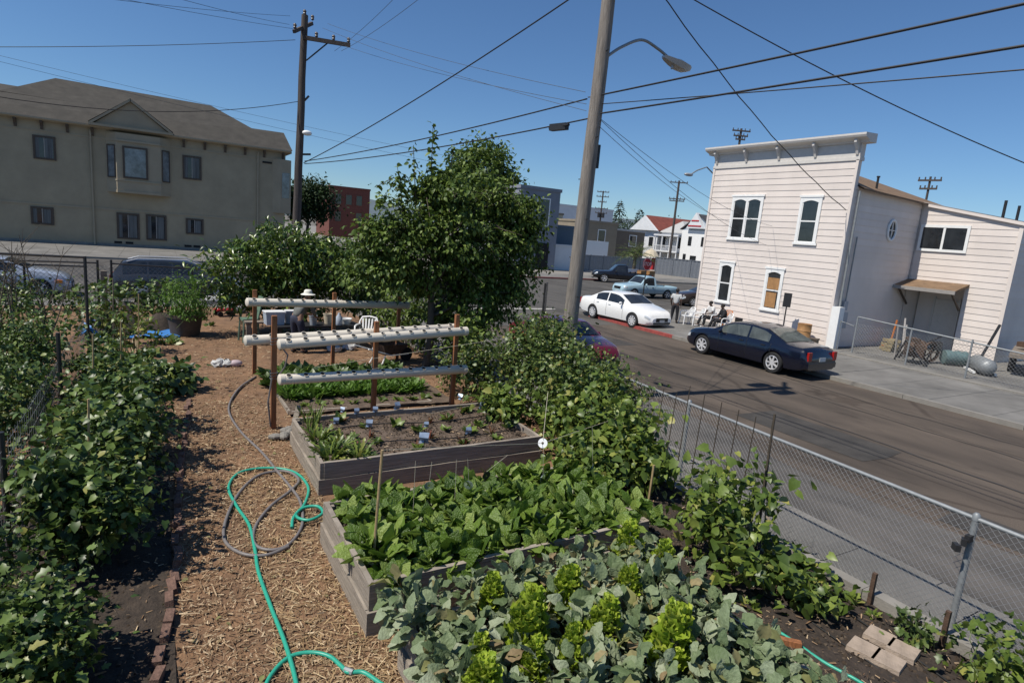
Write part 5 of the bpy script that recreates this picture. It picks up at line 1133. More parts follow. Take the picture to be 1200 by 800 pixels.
q = MB(); q.box((0, 0, .5), (.7, .6, .5), .2); q.box((.1, .1, .85), (.5, .35, .25), .5); q.lathe((-.35, .1, .6), [(.05, -.1), (.25, -.1), (.25, .1), (.05, .1)], 12, 'Y'); q.ball((.4, -.2, .7), .2, 8, 5); q.lathe((.2, -.35, .45), [(.05, -.06), (.3, -.06), (.3, .06), (.05, .06)], 14, 'Y'); q.build('engine', M['rust'], t)
q = MB()
for a, c in (((-.6, -.5, 0), (-.3, .3, .9)), ((-.3, .3, .9), (.1, .6, 0)), ((.6, -.5, 0), (.3, .2, .8)), ((.3, .2, .8), (.7, .5, 0)), ((-.6, -.5, .05), (.7, -.5, .05)), ((-.4, 0, .5), (.4, 0, .5))): q.tube([a, c], .04, 6)
q.build('frame', M['dark_metal'], t)
t = junk('scrap_cart', 'dark scrap frame with wheel beside the rusty engine', 'machinery', (27.0, 11.9, WZ), -.3)
q = MB(); q.lathe((0, 0, .45), [(.34, -.04), (.42, -.05), (.42, .05), (.34, .04)], 16, 'Y', cap=False)
for k in range(5): a = k*1.257; q.bar((0, 0, .45), (.36*math.cos(a), 0, .45+.36*math.sin(a)), .04)
q.build('wheel', M['rust'], t); q = MB(); q.tube([(-.7, .1, .1), (-.2, .1, .8), (.6, .1, 1.15)], .035, 6); q.tube([(.1, .2, .1), (.5, .1, .9)], .04, 6); q.box((.35, .1, .7), (.4, .3, .35), .4); q.build('frame', M['dark_metal'], t)
t = junk('water_tank', 'teal ribbed tank lying in the yard', 'tank', (27.9, 11.4, WZ), .9)
q = MB(); q.lathe((0, 0, .30), [(.1, -.5), (.26, -.48), (.3, -.4), (.27, -.25), (.3, -.1), (.27, .1), (.3, .25), (.28, .42), (.1, .46)], 16, 'Y'); q.build('shell', M['tank_teal'], t, smooth=50)
t = junk('cylinder_tank', 'grey steel cylinder lying next to the teal tank', 'tank', (27.3, 10.2, WZ), -.9)
q = MB(); q.lathe((0, 0, .32), [(.05, -.8), (.2, -.76), (.3, -.62), (.3, .55), (.2, .72), (.05, .78)], 16, 'Y'); q.build('shell', M['galv'], t, smooth=50)
q = MB(); q.bar((-.34, -.5, .05), (-.34, .6, .05), .08); q.bar((.34, -.5, .05), (.34, .6, .05), .08); q.lathe((0, .8, .32), [(.12, 0), (.12, .12)], 10, 'Y'); q.build('cradle', M['white_paint'], t)
t = junk('hand_truck', 'orange framed hand truck standing under the awning', 'hand truck', (29.4, 14.7, WZ), .5)
q = MB(); q.tube([(-.2, 0, .1), (-.22, -.1, 1.3), (.22, -.1, 1.3), (.2, 0, .1)], .035, 6)
for z in (.4, .75, 1.05): q.bar((-.21, -.05, z), (.21, -.05, z), .04)
q.box((0, .15, .06), (.5, .35, .03)); q.build('frame', M['orange_paint'], t)
for s in (-1, 1): q = MB(); q.lathe((s*.28, -.1, .13), [(.03, -.04), (.13, -.04), (.13, .04), (.03, .04)], 12, 'X'); q.build('wheel', M['rubber'], t)
t = junk('timber_stack', 'stack of pale yellow timber blocks below the orange hand truck', 'timber', (28.5, 14.2, WZ), .2)
q = MB()
for k in range(3): q.box((0, 0, .08+k*.17), (1.1, .35-.05*k, .15), .1*k); q.box((.1*k, .05, .08+k*.17), (.3, .7, .12), .1*k)
q.build('block', M['yellow_wood'], t)
t = junk('pipe_bundle', 'pale boards and pipes propped behind the rusty engine', 'frame', (27.3, 13.0, WZ), .2)
q = MB(); q.bar((-.4, 0, .2), (.3, .3, 1.6), .06); q.bar((-.6, .4, 1.35), (.9, .4, 1.25), .05); q.bar((.2, .1, 0), (.7, .3, 1.3), .05); q.bar((-.5, .2, 0), (-.45, .3, 1.35), .05); q.build('bar', M['grey_trim'], t)
q = MB(); q.tube([(27.5, 10.5, WZ), (28.1, 10.2, 1.6)], .05, 6); solo(q, 'leaning_post', M['dark_metal'], 'dark steel post leaning against the side wing wall', 'post', (27.5, 10.5, WZ))
t = junk('flatbed_trailer', 'dark flat trailer loaded with scrap at the right edge of the yard', 'trailer', (30.3, 9.5, WZ), .3)
q = MB(); q.box((0, 0, .75), (4.0, 1.7, .14)); q.box((0, 0, .55), (3.9, .12, .2)); q.build('bed', M['old_wood'], t)
q = MB()
for k in range(7): q.box((-1.4+k*.45, random.uniform(-.5, .5), .98+random.uniform(0, .2)), (random.uniform(.3, .8), .4, random.uniform(.2, .5)), random.uniform(0, 3))
q.build('scrap', M['rust'], t)
for x in (-.6, .5):
    for s in (-1, 1): q = MB(); q.lathe((x, s*.75, .32), [(.1, -.1), (.32, -.1), (.32, .1), (.1, .1)], 14, 'Y'); q.build('wheel', M['rubber'], t)
# ------------------------------------------------------------------ raised beds
def raised_bed(label, x0, x1, y0, y1, h, layers, m='bed_wood', soil='soil', th=.05, shift=.035):
    t = thing('raised_bed', label, 'raised bed', ((x0+x1)/2, (y0+y1)/2, 0), world=True); ph = h/layers
    for k in range(layers):
        e = shift*(layers-1-k)*.6; z0, z1 = k*ph+.004, (k+1)*ph-.006; sk = random.uniform(-.012, .012)
        for a, c in (((x0-e, y0-e), (x1+e, y0-e)), ((x1+e, y0-e), (x1+e, y1+e)), ((x1+e, y1+e), (x0-e, y1+e)), ((x0-e, y1+e), (x0-e, y0-e))):
            q = MB(); d = Vector((c[0]-a[0], c[1]-a[1], 0)).normalized(); n = Vector((-d.y, d.x, 0)); A = Vector((*a, 0))+n*th/2+d*(th if k % 2 else 0); C = Vector((*c, 0))+n*th/2-d*(0 if k % 2 else th)
            L = (C-A).length; N = max(2, int(L/.3)); vs = []
            for i in range(N+1):
                p = A+d*L*i/N+n*(sk*math.sin(i*.9+k)+random.uniform(-.003, .003)); zt = z1+random.uniform(-.006, .004); zb = z0+random.uniform(-.002, .003)
                vs += [p-n*th/2+Vector((0, 0, zb)), p+n*th/2+Vector((0, 0, zb)), p+n*th/2+Vector((0, 0, zt)), p-n*th/2+Vector((0, 0, zt))]
            q.add(vs, [(i*4+j, i*4+(j+1) % 4, i*4+4+(j+1) % 4, i*4+4+j) for i in range(N) for j in range(4)]+[(3, 2, 1, 0), (N*4, N*4+1, N*4+2, N*4+3)])
            q.build('plank', M[m], t)
    for cx, cy in ((x0+.07, y0+.07), (x1-.07, y0+.07), (x0+.07, y1-.07), (x1-.07, y1-.07)):
        q = MB(); q.bbox((cx-.03, cy-.03, .02), (cx+.03, cy+.03, h-.03)); q.build('corner_post', M[m], t)
    nx, ny = int((x1-x0)/.1), int((y1-y0)/.1); q = MB(); xs = np.linspace(x0+.03, x1-.03, nx); yy = np.linspace(y0+.03, y1-.03, ny)
    for j in range(ny):
        for i in range(nx): q.v.append((xs[i], yy[j], h-.09+.03*math.sin(xs[i]*5+yy[j]*3)*.5+random.uniform(-.014, .018)))
    q.f = [(j*nx+i, j*nx+i+1, (j+1)*nx+i+1, (j+1)*nx+i) for j in range(ny-1) for i in range(nx-1)]; q.mi = [0]*len(q.f); q.build('soil_fill', M[soil], t, smooth=60)
    return t
raised_bed('front raised bed overflowing with blue-green brassicas and bolting lettuce', 1.62, 4.25, 1.2, 4.02, .46, 2)
raised_bed('grey weathered two-plank raised bed full of chard in the middle', 1.5, 4.72, 4.52, 6.22, .5, 2)
raised_bed('weathered raised bed of dark soil with seedlings and foil tags', 1.74, 5.15, 7.42, 9.35, .45, 2, soil='soil_dry')
raised_bed('low rear planting bed with carrot tops behind the front planting rack', 1.95, 4.75, 10.85, 13.9, .07, 1, soil='soil_dry')
# ------------------------------------------------------------------ plant makers (each a mesh with leaf and stem slots)
def sph(az, el): return np.stack([np.cos(az)*np.cos(el), np.sin(az)*np.cos(el), np.sin(el)], -1)
def rosette(name, kind, n, lmin, lmax, el0, el1, mats, base=.02, wid=1., withered=0, stemm=None, h=0):
    az = RNG.uniform(0, 6.283, n)+np.arange(n)*2.4; el = RNG.uniform(el0, el1, n); S = lmin+(lmax-lmin)*RNG.beta(1.3, 1.5, n)
    D = sph(az, el); P = np.stack([np.cos(az)*base, np.sin(az)*base, RNG.uniform(0, 1, n)*h], 1)
    k = int(n*withered); cl = []
    for g_ in range(4 if kind[-1] == '*' else 1):
        sl_ = np.arange(g_, n, 4) if kind[-1] == '*' else np.arange(n)
        V, tf = leafcloud(kind.replace('*', str(g_)), P[sl_], D[sl_], S[sl_], np.tile([0, 0, 1.], (len(sl_), 1))+RNG.normal(0, .75 if kind[-1] == '*' else .35, (len(sl_), 3)), wid)
        a_ = sl_ < k; cl += [(V[~a_], tf, 0)]+([(V[a_], tf, 1)] if a_.any() else [])
    q = MB(); q.cur = len(mats)-1
    if stemm:
        for i in range(n): q.tube([P[i], P[i]+D[i]*S[i]*.34], .006+.008*S[i], 4, cap=False)
    return leafmesh(name, cl, [M[x] for x in mats], extra=q)
def place(protos, spots, name, label, cat, group, z, smin=.85, smax=1.2):
    for i, (x, y) in enumerate(spots):
        if i < len(protos): o = protos[i]
        else: o = protos[random.randrange(len(protos))].copy(); COL.objects.link(o)
        o.location = (x, y, z); s = random.uniform(smin, smax); o.scale = (s, s, s*random.uniform(.9, 1.1)); o.rotation_euler = (random.uniform(-.12, .12), random.uniform(-.12, .12), random.uniform(0, 6.28)); o.name = name
        tag(o, label, cat, group)
    for o in protos[len(spots):]: bpy.data.objects.remove(o)
def jitter(x0, x1, y0, y1, st, j): return [(x+random.uniform(-j, j), y+random.uniform(-j, j)) for x in np.arange(x0, x1, st) for y in np.arange(y0, y1, st)]
ch = [rosette('chard_plant', 'chard*', 32, .12, .24, .3, 1.5, ['leaf_chard', 'stem_pale'], .05, 1.25, stemm=1) for _ in range(7)]
sp = jitter(1.75, 4.8, 4.66, 6.25, .30, .08)
place(ch, sp, 'chard_plant', 'crinkled bright green chard plant in the crowded middle raised bed', 'chard', 'chard plants filling the middle raised bed', .42, .85, 1.35)
br = [rosette('brassica_plant', 'cabbage*', 52, .08, .175, -.3, 1.45, ['leaf_brassica', 'leaf_withered', 'stem_pale'], .09, .95, .06+.05*(i % 3), None, .24) for i in range(8)]
sp = [(x, y) for x, y in jitter(1.62, 4.3, 1.35, 4.12, .30, .07)]
place(br, sp, 'brassica_plant', 'waxy blue-green brassica plant with some withered leaves in the front bed', 'brassica', 'brassica plants filling the front raised bed', .42, .85, 1.2)
def lettuce():
    n = 210; t_ = RNG.random(n); az = RNG.uniform(0, 6.283, n); h = .36*t_; rr = .05*(1-t_*.5); el = .05+1.0*t_+RNG.normal(0, .3, n)
    P = np.stack([np.cos(az)*rr, np.sin(az)*rr, h], 1); S = (.12-.055*t_)*RNG.uniform(.8, 1.25, n)
    V, tf = leafcloud('frill', P, sph(az, el), S, np.tile([0, 0, 1.], (n, 1))+RNG.normal(0, .4, (n, 3)))
    q = MB(); q.cur = 1; q.cyl((0, 0, 0), (0, 0, .36), .014, .008, 6); return leafmesh('lettuce', [(V, tf, 0)], [M['leaf_lettuce'], M['stem_pale']], extra=q)
lt = [lettuce() for _ in range(4)]
sp = [tuple(G(px, py, .72).xy) for px, py in ((586, 684), (620, 722), (626, 752), (566, 748), (668, 748), (568, 790), (736, 676), (736, 628), (664, 684), (790, 748), (772, 645), (705, 720))]
sp = [(x+random.uniform(-.04, .04), y+random.uniform(-.04, .04)) for x, y in sp]
place(lt, sp, 'lettuce', 'bright yellow-green bolting lettuce among the front brassicas', 'lettuce', 'bolting lettuces in the front bed', .47, .65, 1.2)
# seedlings of the soil bed
sd_ = [rosette('seedling', 'ovate', 9, .09, .16, .5, 1.4, ['leaf_bean', 'stem_green'], .02, 1, stemm=1) for _ in range(3)]
sp = [p for p in jitter(2.4, 5.05, 7.65, 9.25, .36, .09) if random.random() < .75]
place(sd_, sp[::2], 'seedling', 'small green seedling in the dark soil of the tagged bed', 'seedling', 'green seedlings in the soil bed', .37, .7, 1.35)
sd2 = [rosette('beet_seedling', 'lance', 8, .10, .18, .6, 1.4, ['leaf_red', 'stem_green'], .015, .9) for _ in range(2)]
place(sd2, sp[1::3], 'beet_seedling', 'small reddish beet seedling in the dark soil of the tagged bed', 'seedling', 'red beet seedlings in the soil bed', .37, .8, 1.2)
fr = [rosette('parsley_plant', 'feather', 60, .12, .3, .5, 1.5, ['leaf_bean', 'stem_green'], .08, 1) for _ in range(2)]
place(fr, [(1.95, 7.75), (2.15, 8.1), (1.95, 8.45), (2.3, 7.65)], 'parsley_plant', 'bushy feathery parsley at the left end of the tagged soil bed', 'parsley', 'parsley at the left end of the soil bed', .37, .9, 1.1)
on = [rosette('onion_plant', 'blade', 12, .25, .5, 1.0, 1.5, ['leaf_bean', 'stem_green'], .02, .8) for _ in range(2)]
place(on, [(1.95, 9.1), (2.1, 9.2), (1.9, 8.8)], 'onion_plant', 'thin upright onion leaves at the back left corner of the soil bed', 'onion', 'onions at the back corner of the soil bed', .37, .9, 1.1)
# rear bed rows
cr = [rosette('carrot_plant', 'feather', 40, .14, .28, .6, 1.5, ['leaf_fern', 'stem_green'], .08, 1.3) for _ in range(3)]
place(cr, [(x+random.uniform(-.05, .05), y+random.uniform(-.05, .05)) for x in np.arange(2.1, 4.9, .2) for y in (11.7, 11.95, 12.2)], 'carrot_plant', 'feathery light green carrot top in the rear planting bed', 'carrot', 'carrot tops in the rear bed', .05, .9, 1.3)
gr = [rosette('spinach_plant', 'ovate', 22, .13, .22, .3, 1.4, ['leaf_left', 'stem_green'], .08, 1.1, stemm=1) for _ in range(3)]
place(gr, [(x+random.uniform(-.05, .05), y+random.uniform(-.06, .06)) for x in np.arange(2.05, 5.0, .25) for y in (12.75, 13.05, 13.35, 13.65)], 'spinach_plant', 'dark leafy spinach plant at the back of the rear bed', 'spinach', 'spinach rows at the back of the rear bed', .05, 1.0, 1.5)
ll = [rosette('young_lettuce', 'ovate', 10, .08, .14, .3, 1.2, ['leaf_bean', 'stem_green'], .02, 1.2) for _ in range(2)]
place(ll, [(x, 11.15+random.uniform(-.1, .1)) for x in np.arange(2.3, 5.0, .3)], 'young_lettuce', 'small pale young lettuce at the front edge of the rear bed', 'lettuce', 'young lettuces in the rear bed', .05, .9, 1.3)
# ------------------------------------------------------------------ bushes, vines and trees
def bush(name, label, cat, base, ells, nclump, per, spread, kind, smin, smax, leafm, stemm='dark_stick', droop=.4, group=None, shell=.5, nst=14, sr=.012, wid=1., extra=None, trunk=None, rnd=.8):
    t = thing(name, label, cat, base, 0, group, world=True)
    P, O, C = clumps(ells, nclump, per, spread, shell); keep = P[:, 2] > base[2]+.02; P, O = P[keep], O[keep]
    n = len(P); V, tf = leafcloud(kind, P, noise_dir(n, O, droop, rnd), RNG.uniform(smin, smax, n)*RNG.uniform(.75, 1.15, n), None, wid); cl = [(V, tf, 0)]
    if extra: cl += [(*e, 0) for e in extra]
    leafmesh('crown' if trunk else 'foliage', cl, [M[leafm]], t)
    q = MB(); B0 = Vector(base)
    idx = RNG.choice(len(C), min(nst, len(C)), replace=False)
    if trunk:
        top, r0_, r1_ = trunk; tv = [B0+(Vector(top)-B0)*k/6+Vector((.05*math.sin(k*1.7), .05*math.cos(k*2.1), 0))*(0 < k < 6) for k in range(7)]
        tq = MB(); tq.tube([B0-Vector((0, 0, .1))]+tv, [r0_*1.25]+[r0_+(r1_-r0_)*k/6 for k in range(7)], 10); tr = tq.build('trunk', M[stemm], t, smooth=60)
        for i in idx:
            c = Vector(C[i]); k = max(1, min(6, int(1+5*(c.z-B0.z)/max(.1, (Vector(top)-B0).z)*.75))); a = tv[k]; mid = a.lerp(c, .5)+Vector((0, 0, .12*(c-a).length))
            q.tube([a, mid, c], [r1_*.8, r1_*.5, .008], 6)
        q.build('limbs', M[stemm], t, smooth=60)
    else:
        for i in idx:
            c = Vector(C[i]); a = B0+Vector((random.uniform(-.15, .15)+(c.x-B0.x)*.3, random.uniform(-.15, .15)+(c.y-B0.y)*.3, -.02)); mid = a.lerp(c, .5)+Vector((random.uniform(-.1, .1), random.uniform(-.1, .1), .1)); q.tube([a, mid, c], [sr, sr*.8, sr*.4], 5)
        q.build('stem', M[stemm], t)
    return t
# the big leafy tree behind the racks, with upright shoots
def shoots(lines, kind, per, smin, smax, spread):
    P = []; D = []
    for a, b_ in lines:
        a, b_ = np.array(a, float), np.array(b_, float); n = int(per*np.linalg.norm(b_-a)); s = RNG.random(n)[:, None]; p = a+(b_-a)*s+RNG.normal(0, spread, (n, 3)); P.append(p); az = RNG.uniform(0, 6.283, n); D.append(sph(az, RNG.normal(-.3, .35, n)))
    P = np.concatenate(P); D = np.concatenate(D); return leafcloud(kind, P, D, RNG.uniform(smin, smax, len(P)))
S1 = shoots([((5.75, 14, 4.7), (5.72, 14, 5.95)), ((5.4, 14, 4.2), (5.25, 14, 5.4)), ((5.1, 13.8, 3.6), (4.8, 13.8, 4.9)), ((6.2, 14, 4.8), (6.3, 14, 5.55)), ((6.9, 14.4, 4.7), (7.0, 14.4, 5.35)), ((8.3, 14.6, 4.5), (8.45, 14.6, 5.2)), ((4.7, 13.8, 3.2), (4.35, 13.8, 4.2)), ((7.6, 14.4, 4.6), (7.7, 14.5, 5.4))], 'ovate', 44, .10, .17, .06)
arch = []
for _ in range(70):
    a_ = random.uniform(0, 6.283); b0 = Vector((6.4+1.1*random.uniform(-1, 1.4), 14.2, random.uniform(2.2, 4.3))); d_ = Vector((math.cos(a_), math.sin(a_)*.8, 0)); L_ = random.uniform(.9, 1.7)
    p1_ = b0+d_*L_*.6+Vector((0, 0, .45)); p2_ = b0+d_*L_*1.15+Vector((0, 0, random.uniform(-.1, .35))); arch += [(tuple(b0), tuple(p1_)), (tuple(p1_), tuple(p2_))]
S2 = shoots(arch, 'ovate', 34, .08, .16, .055)
tree = bush('leafy_tree', 'tall leafy green tree with drooping leaves and upright shoots behind the white planting racks', 'tree', (5.85, 13.95, 0),
     [(5.0, 14, 2.8, .95, 1.0, 1.2, 1.2), (4.75, 14, 3.3, .7, .8, .8, .7), (4.5, 14.3, 2.3, .7, .8, .9, .7), (6.2, 14, 3.3, 1.3, 1.3, 1.45, 2), (5.95, 14, 4.5, .7, .7, .7, .8), (7.9, 14.6, 3.1, 1.45, 1.3, 1.5, 2.2), (7.4, 14.6, 4.35, .9, .9, .6, .8), (8.3, 14.6, 4.25, .8, .8, .7, .9), (8.9, 14.7, 3.6, .5, .7, .8, .5), (7.4, 14.3, 1.6, 1.3, 1.1, 1.1, 1.5), (8.3, 14.6, 2.2, .8, .9, .9, .8), (8.6, 14.6, 3.7, .75, .8, .8, .8), (6.5, 14.2, 2.2, 1.1, .9, .8, .8)],
     560, 50, .17, 'ovate', .075, .155, 'leaf_tree', 'bark', .75, shell=.35, nst=46, trunk=((6.1, 14.0, 3.9), .10, .045), extra=[S1, S2], rnd=.6)
q = MB(); q.tube([(5.95, 14, 1.4), (6.9, 14.3, 2.4), (7.7, 14.6, 3.8)], [.06, .05, .03], 8)
for a, b_ in (((5.75, 14, 4.2), (5.72, 14, 5.95)), ((5.4, 14, 3.9), (5.25, 14, 5.4)), ((5.1, 13.8, 3.4), (4.8, 13.8, 4.9)), ((6.2, 14, 4.5), (6.3, 14, 5.55)), ((8.3, 14.6, 4.2), (8.45, 14.6, 5.2))): q.tube([a, b_], [.018, .006], 5)
for a, b_ in arch: q.tube([a, b_], [.012, .006], 4)
q.build('limbs', M['bark'], tree, smooth=60)
bush('citrus_bush', 'broad glossy bush with long light-tipped leaves in front of the apartment building', 'bush', (3.2, 19.4, 0),
     [(1.95, 19, 1.65, 1.0, 1.0, .95, 1), (3.2, 19.3, 2.25, 1.3, 1.2, 1.1, 1.5), (4.6, 19.6, 2.0, 1.3, 1.1, 1.1, 1.2), (3.3, 19, 1.0, 1.6, .9, .8, .8), (5.6, 19.6, 1.5, .9, .9, .9, .6)],
     470, 24, .19, 'lance', .16, .25, 'leaf_citrus', 'bark', .15, shell=.45, nst=30, trunk=((3.2, 19.4, 1.2), .09, .04), wid=1.15)
bush('bean_bush', 'tangled dark bean and shrub mass in front of the wooden street pole', 'bush', (6.0, 9.6, 0),
     [(6.1, 9.0, .95, .65, .9, .85, 1.2), (6.5, 9.9, 1.2, .6, .9, .85, 1), (7.2, 10.1, 1.25, .5, .9, .85, .9), (7.7, 11.2, 1.2, .4, .7, .7, .6), (5.9, 10.4, .8, .6, .9, .75, 1), (6.9, 9.3, 1.0, .5, .8, .75, .9), (6.2, 8.0, .8, .55, .7, .75, .9), (7.0, 8.3, .75, .4, .7, .65, .8), (5.6, 11.2, .6, .6, .7, .6, .7)], 640, 20, .15, 'heart', .045, .10, 'leaf_vine', 'dark_stick', .5, shell=.4, nst=26)
bush('hedge_shrub', 'dark shrub mass filling the space under the big leafy tree beside the sidewalk', 'bush', (6.3, 16.5, 0), [(6.3, 15.6, .9, .7, 1.0, .9, 1), (6.6, 17.2, 1.1, .8, 1.2, 1.1, 1.2), (6.2, 19, 1.2, .9, 1.2, 1.1, 1.2), (6.5, 12.9, .8, .5, .9, .8, .9), (6.6, 21, 1.2, .8, 1.2, 1.1, 1), (7.0, 14.4, .9, .5, .9, .8, .8)], 330, 16, .22, 'ovate', .1, .17, 'leaf_tree', 'bark', .5, shell=.4, nst=24)
bush('squash_vine', 'paler broad-leaved bean vine spilling beside the tagged soil bed', 'vine', (5.95, 7.0, 0),
     [(5.75, 7.3, .6, .5, .9, .55, 1), (6.1, 6.7, .65, .5, .7, .6, .9), (6.4, 7.6, .8, .4, 1.0, .7, .9), (5.3, 6.4, .5, .5, .5, .4, .7), (5.9, 6.0, .5, .4, .5, .5, .7), (4.95, 5.9, .6, .35, .3, .25, .4), (5.1, 8.7, .6, .3, .6, .25, .7)], 330, 16, .15, 'heart', .055, .15, 'leaf_bean', 'dark_stick', .5, shell=.4, nst=18)
bush('fence_vine', 'small leaved vine climbing the chain-link fence beside the maroon car', 'vine', (7.2, 9.6, -.2),
     [(7.4, 9.0, .9, .35, .9, .7, 1.2), (7.5, 10.4, .9, .35, .9, .65, 1), (7.3, 7.9, .8, .3, .6, .6, .8)], 190, 14, .12, 'ovate', .06, .11, 'leaf_vine', 'dark_stick', .4, shell=.3, nst=14)
bush('pole_bean', 'leafy pole bean climbing the dark sticks beside the front bed', 'vine', (5.75, 4.0, 0),
     [(5.35, 4.1, .55, .35, .55, .4, 1), (5.75, 4.5, .75, .3, .5, .5, .8), (5.15, 3.5, .4, .3, .35, .35, .6), (5.9, 4.0, .8, .2, .35, .5, .5)], 80, 10, .12, 'heart', .07, .15, 'leaf_bean', 'stem_green', .5, shell=.3, nst=18, sr=.006)
for k, (x, y, z, lab) in enumerate(((5.75, 3.15, .2, 'low bean plant with broad leaves beside the stepping stones'), (5.95, 3.6, .2, 'low leafy bean plant against the retaining wall'))):
    bush('bean_plant', lab, 'bean plant', (x, y, 0), [(x, y, z, .32, .3, .16, 1)], 26, 9, .09, 'heart', .07, .14, 'leaf_bean', 'stem_green', .4, nst=10, sr=.005)
bush('tomato_plant', 'light green leafy plant in the bottom right corner by the wall', 'plant', (6.25, 1.75, 0), [(6.25, 1.8, .28, .3, .3, .28, 1)], 30, 8, .1, 'lobed', .07, .13, 'leaf_bean', 'stem_green', .4, nst=12, sr=.006)
bush('tomato_plant', 'small sprawling plant between the stepping stones and the wall post', 'plant', (6.2, 2.35, 0), [(6.2, 2.4, .14, .2, .2, .14, 1)], 16, 8, .07, 'lobed', .06, .11, 'leaf_vine', 'stem_green', .4, nst=8, sr=.005)
wd = [rosette('weed', 'ovate', 26, .05, .12, .3, 1.4, ['leaf_vine', 'stem_green'], .05, 1) for _ in range(3)]
place(wd, [(6.66+random.uniform(-.02, .1), y) for y in np.arange(1.2, 6.2, .24)], 'weed', 'small green weed growing along the outer foot of the retaining wall', 'weed', 'weeds along the retaining wall', WZ+.1, 1.2, 2.4)
wd2 = [rosette('soil_weed', 'lobed', 16, .05, .1, .3, 1.3, ['leaf_bean', 'stem_green'], .03, 1) for _ in range(2)]
place(wd2, [(5.2, 1.75), (5.5, 1.5), (5.9, 1.55), (4.9, 2.0), (6.25, 3.0), (6.2, 2.75), (5.1, 3.4), (5.7, 1.9)], 'soil_weed', 'small pale weed in the soil strip near the stepping stones', 'weed', 'weeds in the right soil strip', .02, .8, 1.4)
place([rosette('ground_weed', 'lobed', 22, .08, .18, .2, 1.3, ['leaf_left', 'stem_green'], .06, 1) for _ in range(3)], [(-.2, 16.2), (.1, 17.6), (-.5, 14.6), (.3, 20.6), (1.0, 21.5), (-1.2, 17.0), (-1.7, 15.6), (-.1, 18.4), (1.3, 20.2), (-2.2, 17.3), (-1.9, 19.8), (-3, 18.5), (-2.6, 16.5), (-3.4, 20.5), (.4, 22.4), (-1.3, 22.3)], 'ground_weed', 'leafy green weed growing in the open chips at the back left of the garden', 'weed', 'weeds at the back left of the garden', .0, 1.0, 2.0)
# left-hand vegetation along the garden fence
LB = [(-1.75, 3.0, .45, .55, .45, .45, 'dark leafy potato plant in the bottom left corner'), (-1.15, 3.75, .42, .5, .45, .42, 'leafy potato plant nearest the brick edging at the lower left'), (-1.75, 4.5, .5, .6, .5, .5, 'large dark potato plant left of the brick edging'), (-.95, 4.9, .4, .45, .5, .38, 'spreading potato plant beside the dark soil strip'), (-1.6, 5.8, .55, .55, .6, .55, 'tall potato plant against the left wire fence'), (-2.5, 3.8, .55, .5, .6, .55, 'shaded potato plant at the far lower left edge')]
for x, y, z, rx, ry, rz_, lab in LB: bush('potato_plant', lab, 'potato plant', (x, y, 0), [(x, y, z, rx, ry, rz_, 1)], 210, 15, .09, 'lobed', .04, .10, 'leaf_left', 'stem_green', .35, 'potato plants along the left fence', shell=.35, nst=16, sr=.008, extra=[shoots([((x+random.uniform(-.4, .4), y+random.uniform(-.4, .4), z), (x+random.uniform(-.6, .6), y+random.uniform(-.5, .5), z+random.uniform(.35, .6))) for _ in range(8)], 'lobed', 36, .06, .11, .06)])
LV = [(-.65, 6.7, .5, .6, .6, .5, 'raspberry bush with small pink flowers under its leaves at the left fence'), (-.6, 7.9, .6, .65, .75, .6, 'bushy raspberry plant at the left wire fence beside the grey hose loop'), (-.5, 9.3, .55, .65, .8, .55, 'tall raspberry plant midway along the left fence'), (-.45, 10.8, .5, .6, .8, .5, 'raspberry plant with thin canes along the left fence'), (-.75, 12.2, .4, .45, .6, .4, 'raspberry plant near the dark metal fence post')]
for x, y, z, rx, ry, rz_, lab in LV: bush('raspberry_bush', lab, 'bush', (x, y, 0), [(x, y, z, rx, ry, rz_, 1), (x-.2, y, z+.35, rx*.7, ry*.6, rz_*.6, .6)], 185, 13, .10, 'heart', .045, .105, 'leaf_left', 'stem_green', .4, 'raspberries along the left fence', shell=.35, nst=18, sr=.008, extra=[shoots([((x+random.uniform(-.35, .35), y+random.uniform(-.5, .5), z), (x+random.uniform(-.5, .5), y+random.uniform(-.6, .6), z+random.uniform(.4, .95))) for _ in range(15)], 'heart', 42, .045, .11, .06)])
for x, y, lab in ((.0, 12.9, 'low squash plant spreading onto the chip path'), (-.55, 13.6, 'low squash plant behind the raspberry plants')):
    bush('squash_plant', lab, 'squash', (x, y, 0), [(x, y, .28, .6, .55, .28, 1)], 60, 10, .13, 'heart', .12, .2, 'leaf_left', 'stem_green', .3, nst=12)
bush('tangled_shrub', 'dark tangled shrub with bare twigs at the left edge of the garden', 'bush', (-2.6, 9.8, 0), [(-1.55, 9.6, .85, .3, .7, .75, .8), (-1.75, 11.4, 1.05, .35, .8, .9, 1), (-1.9, 11.0, 1.0, .5, 1.0, .8, 1), (-2.2, 12.6, 1.25, .75, 1.2, 1.0, 1.5), (-2.0, 9.4, .85, .45, .9, .8, 1), (-2.9, 14.3, 1.0, .8, 1.0, .8, .8), (-2.1, 7.8, .8, .5, .8, .7, .8)], 760, 15, .14, 'ovate', .04, .10, 'leaf_left', 'dark_stick', .4, shell=.35, nst=30)
t = thing('bare_twigs', 'bare grey twigs rising above the tangled shrub at the left edge', 'shrub', (-2.2, 12.4, 0), world=True); q = MB()
for k in range(26):
    a = Vector((-2.2+random.uniform(-.6, .5), 12.4+random.uniform(-1.3, 1.3), .6)); b_ = a+Vector((random.uniform(-.6, .7), random.uniform(-.4, .4), random.uniform(1.2, 2.3))); m_ = a.lerp(b_, .55)+Vector((random.uniform(-.15, .15), 0, .1)); q.tube([a, m_, b_], [.014, .010, .004], 5)
    for _ in range(3): s = random.uniform(.4, .9); c = m_.lerp(b_, s); q.tube([c, c+Vector((random.uniform(-.35, .35), random.uniform(-.2, .2), random.uniform(.1, .4)))], [.006, .002], 4)
q.build('twig', M['bark'], t)
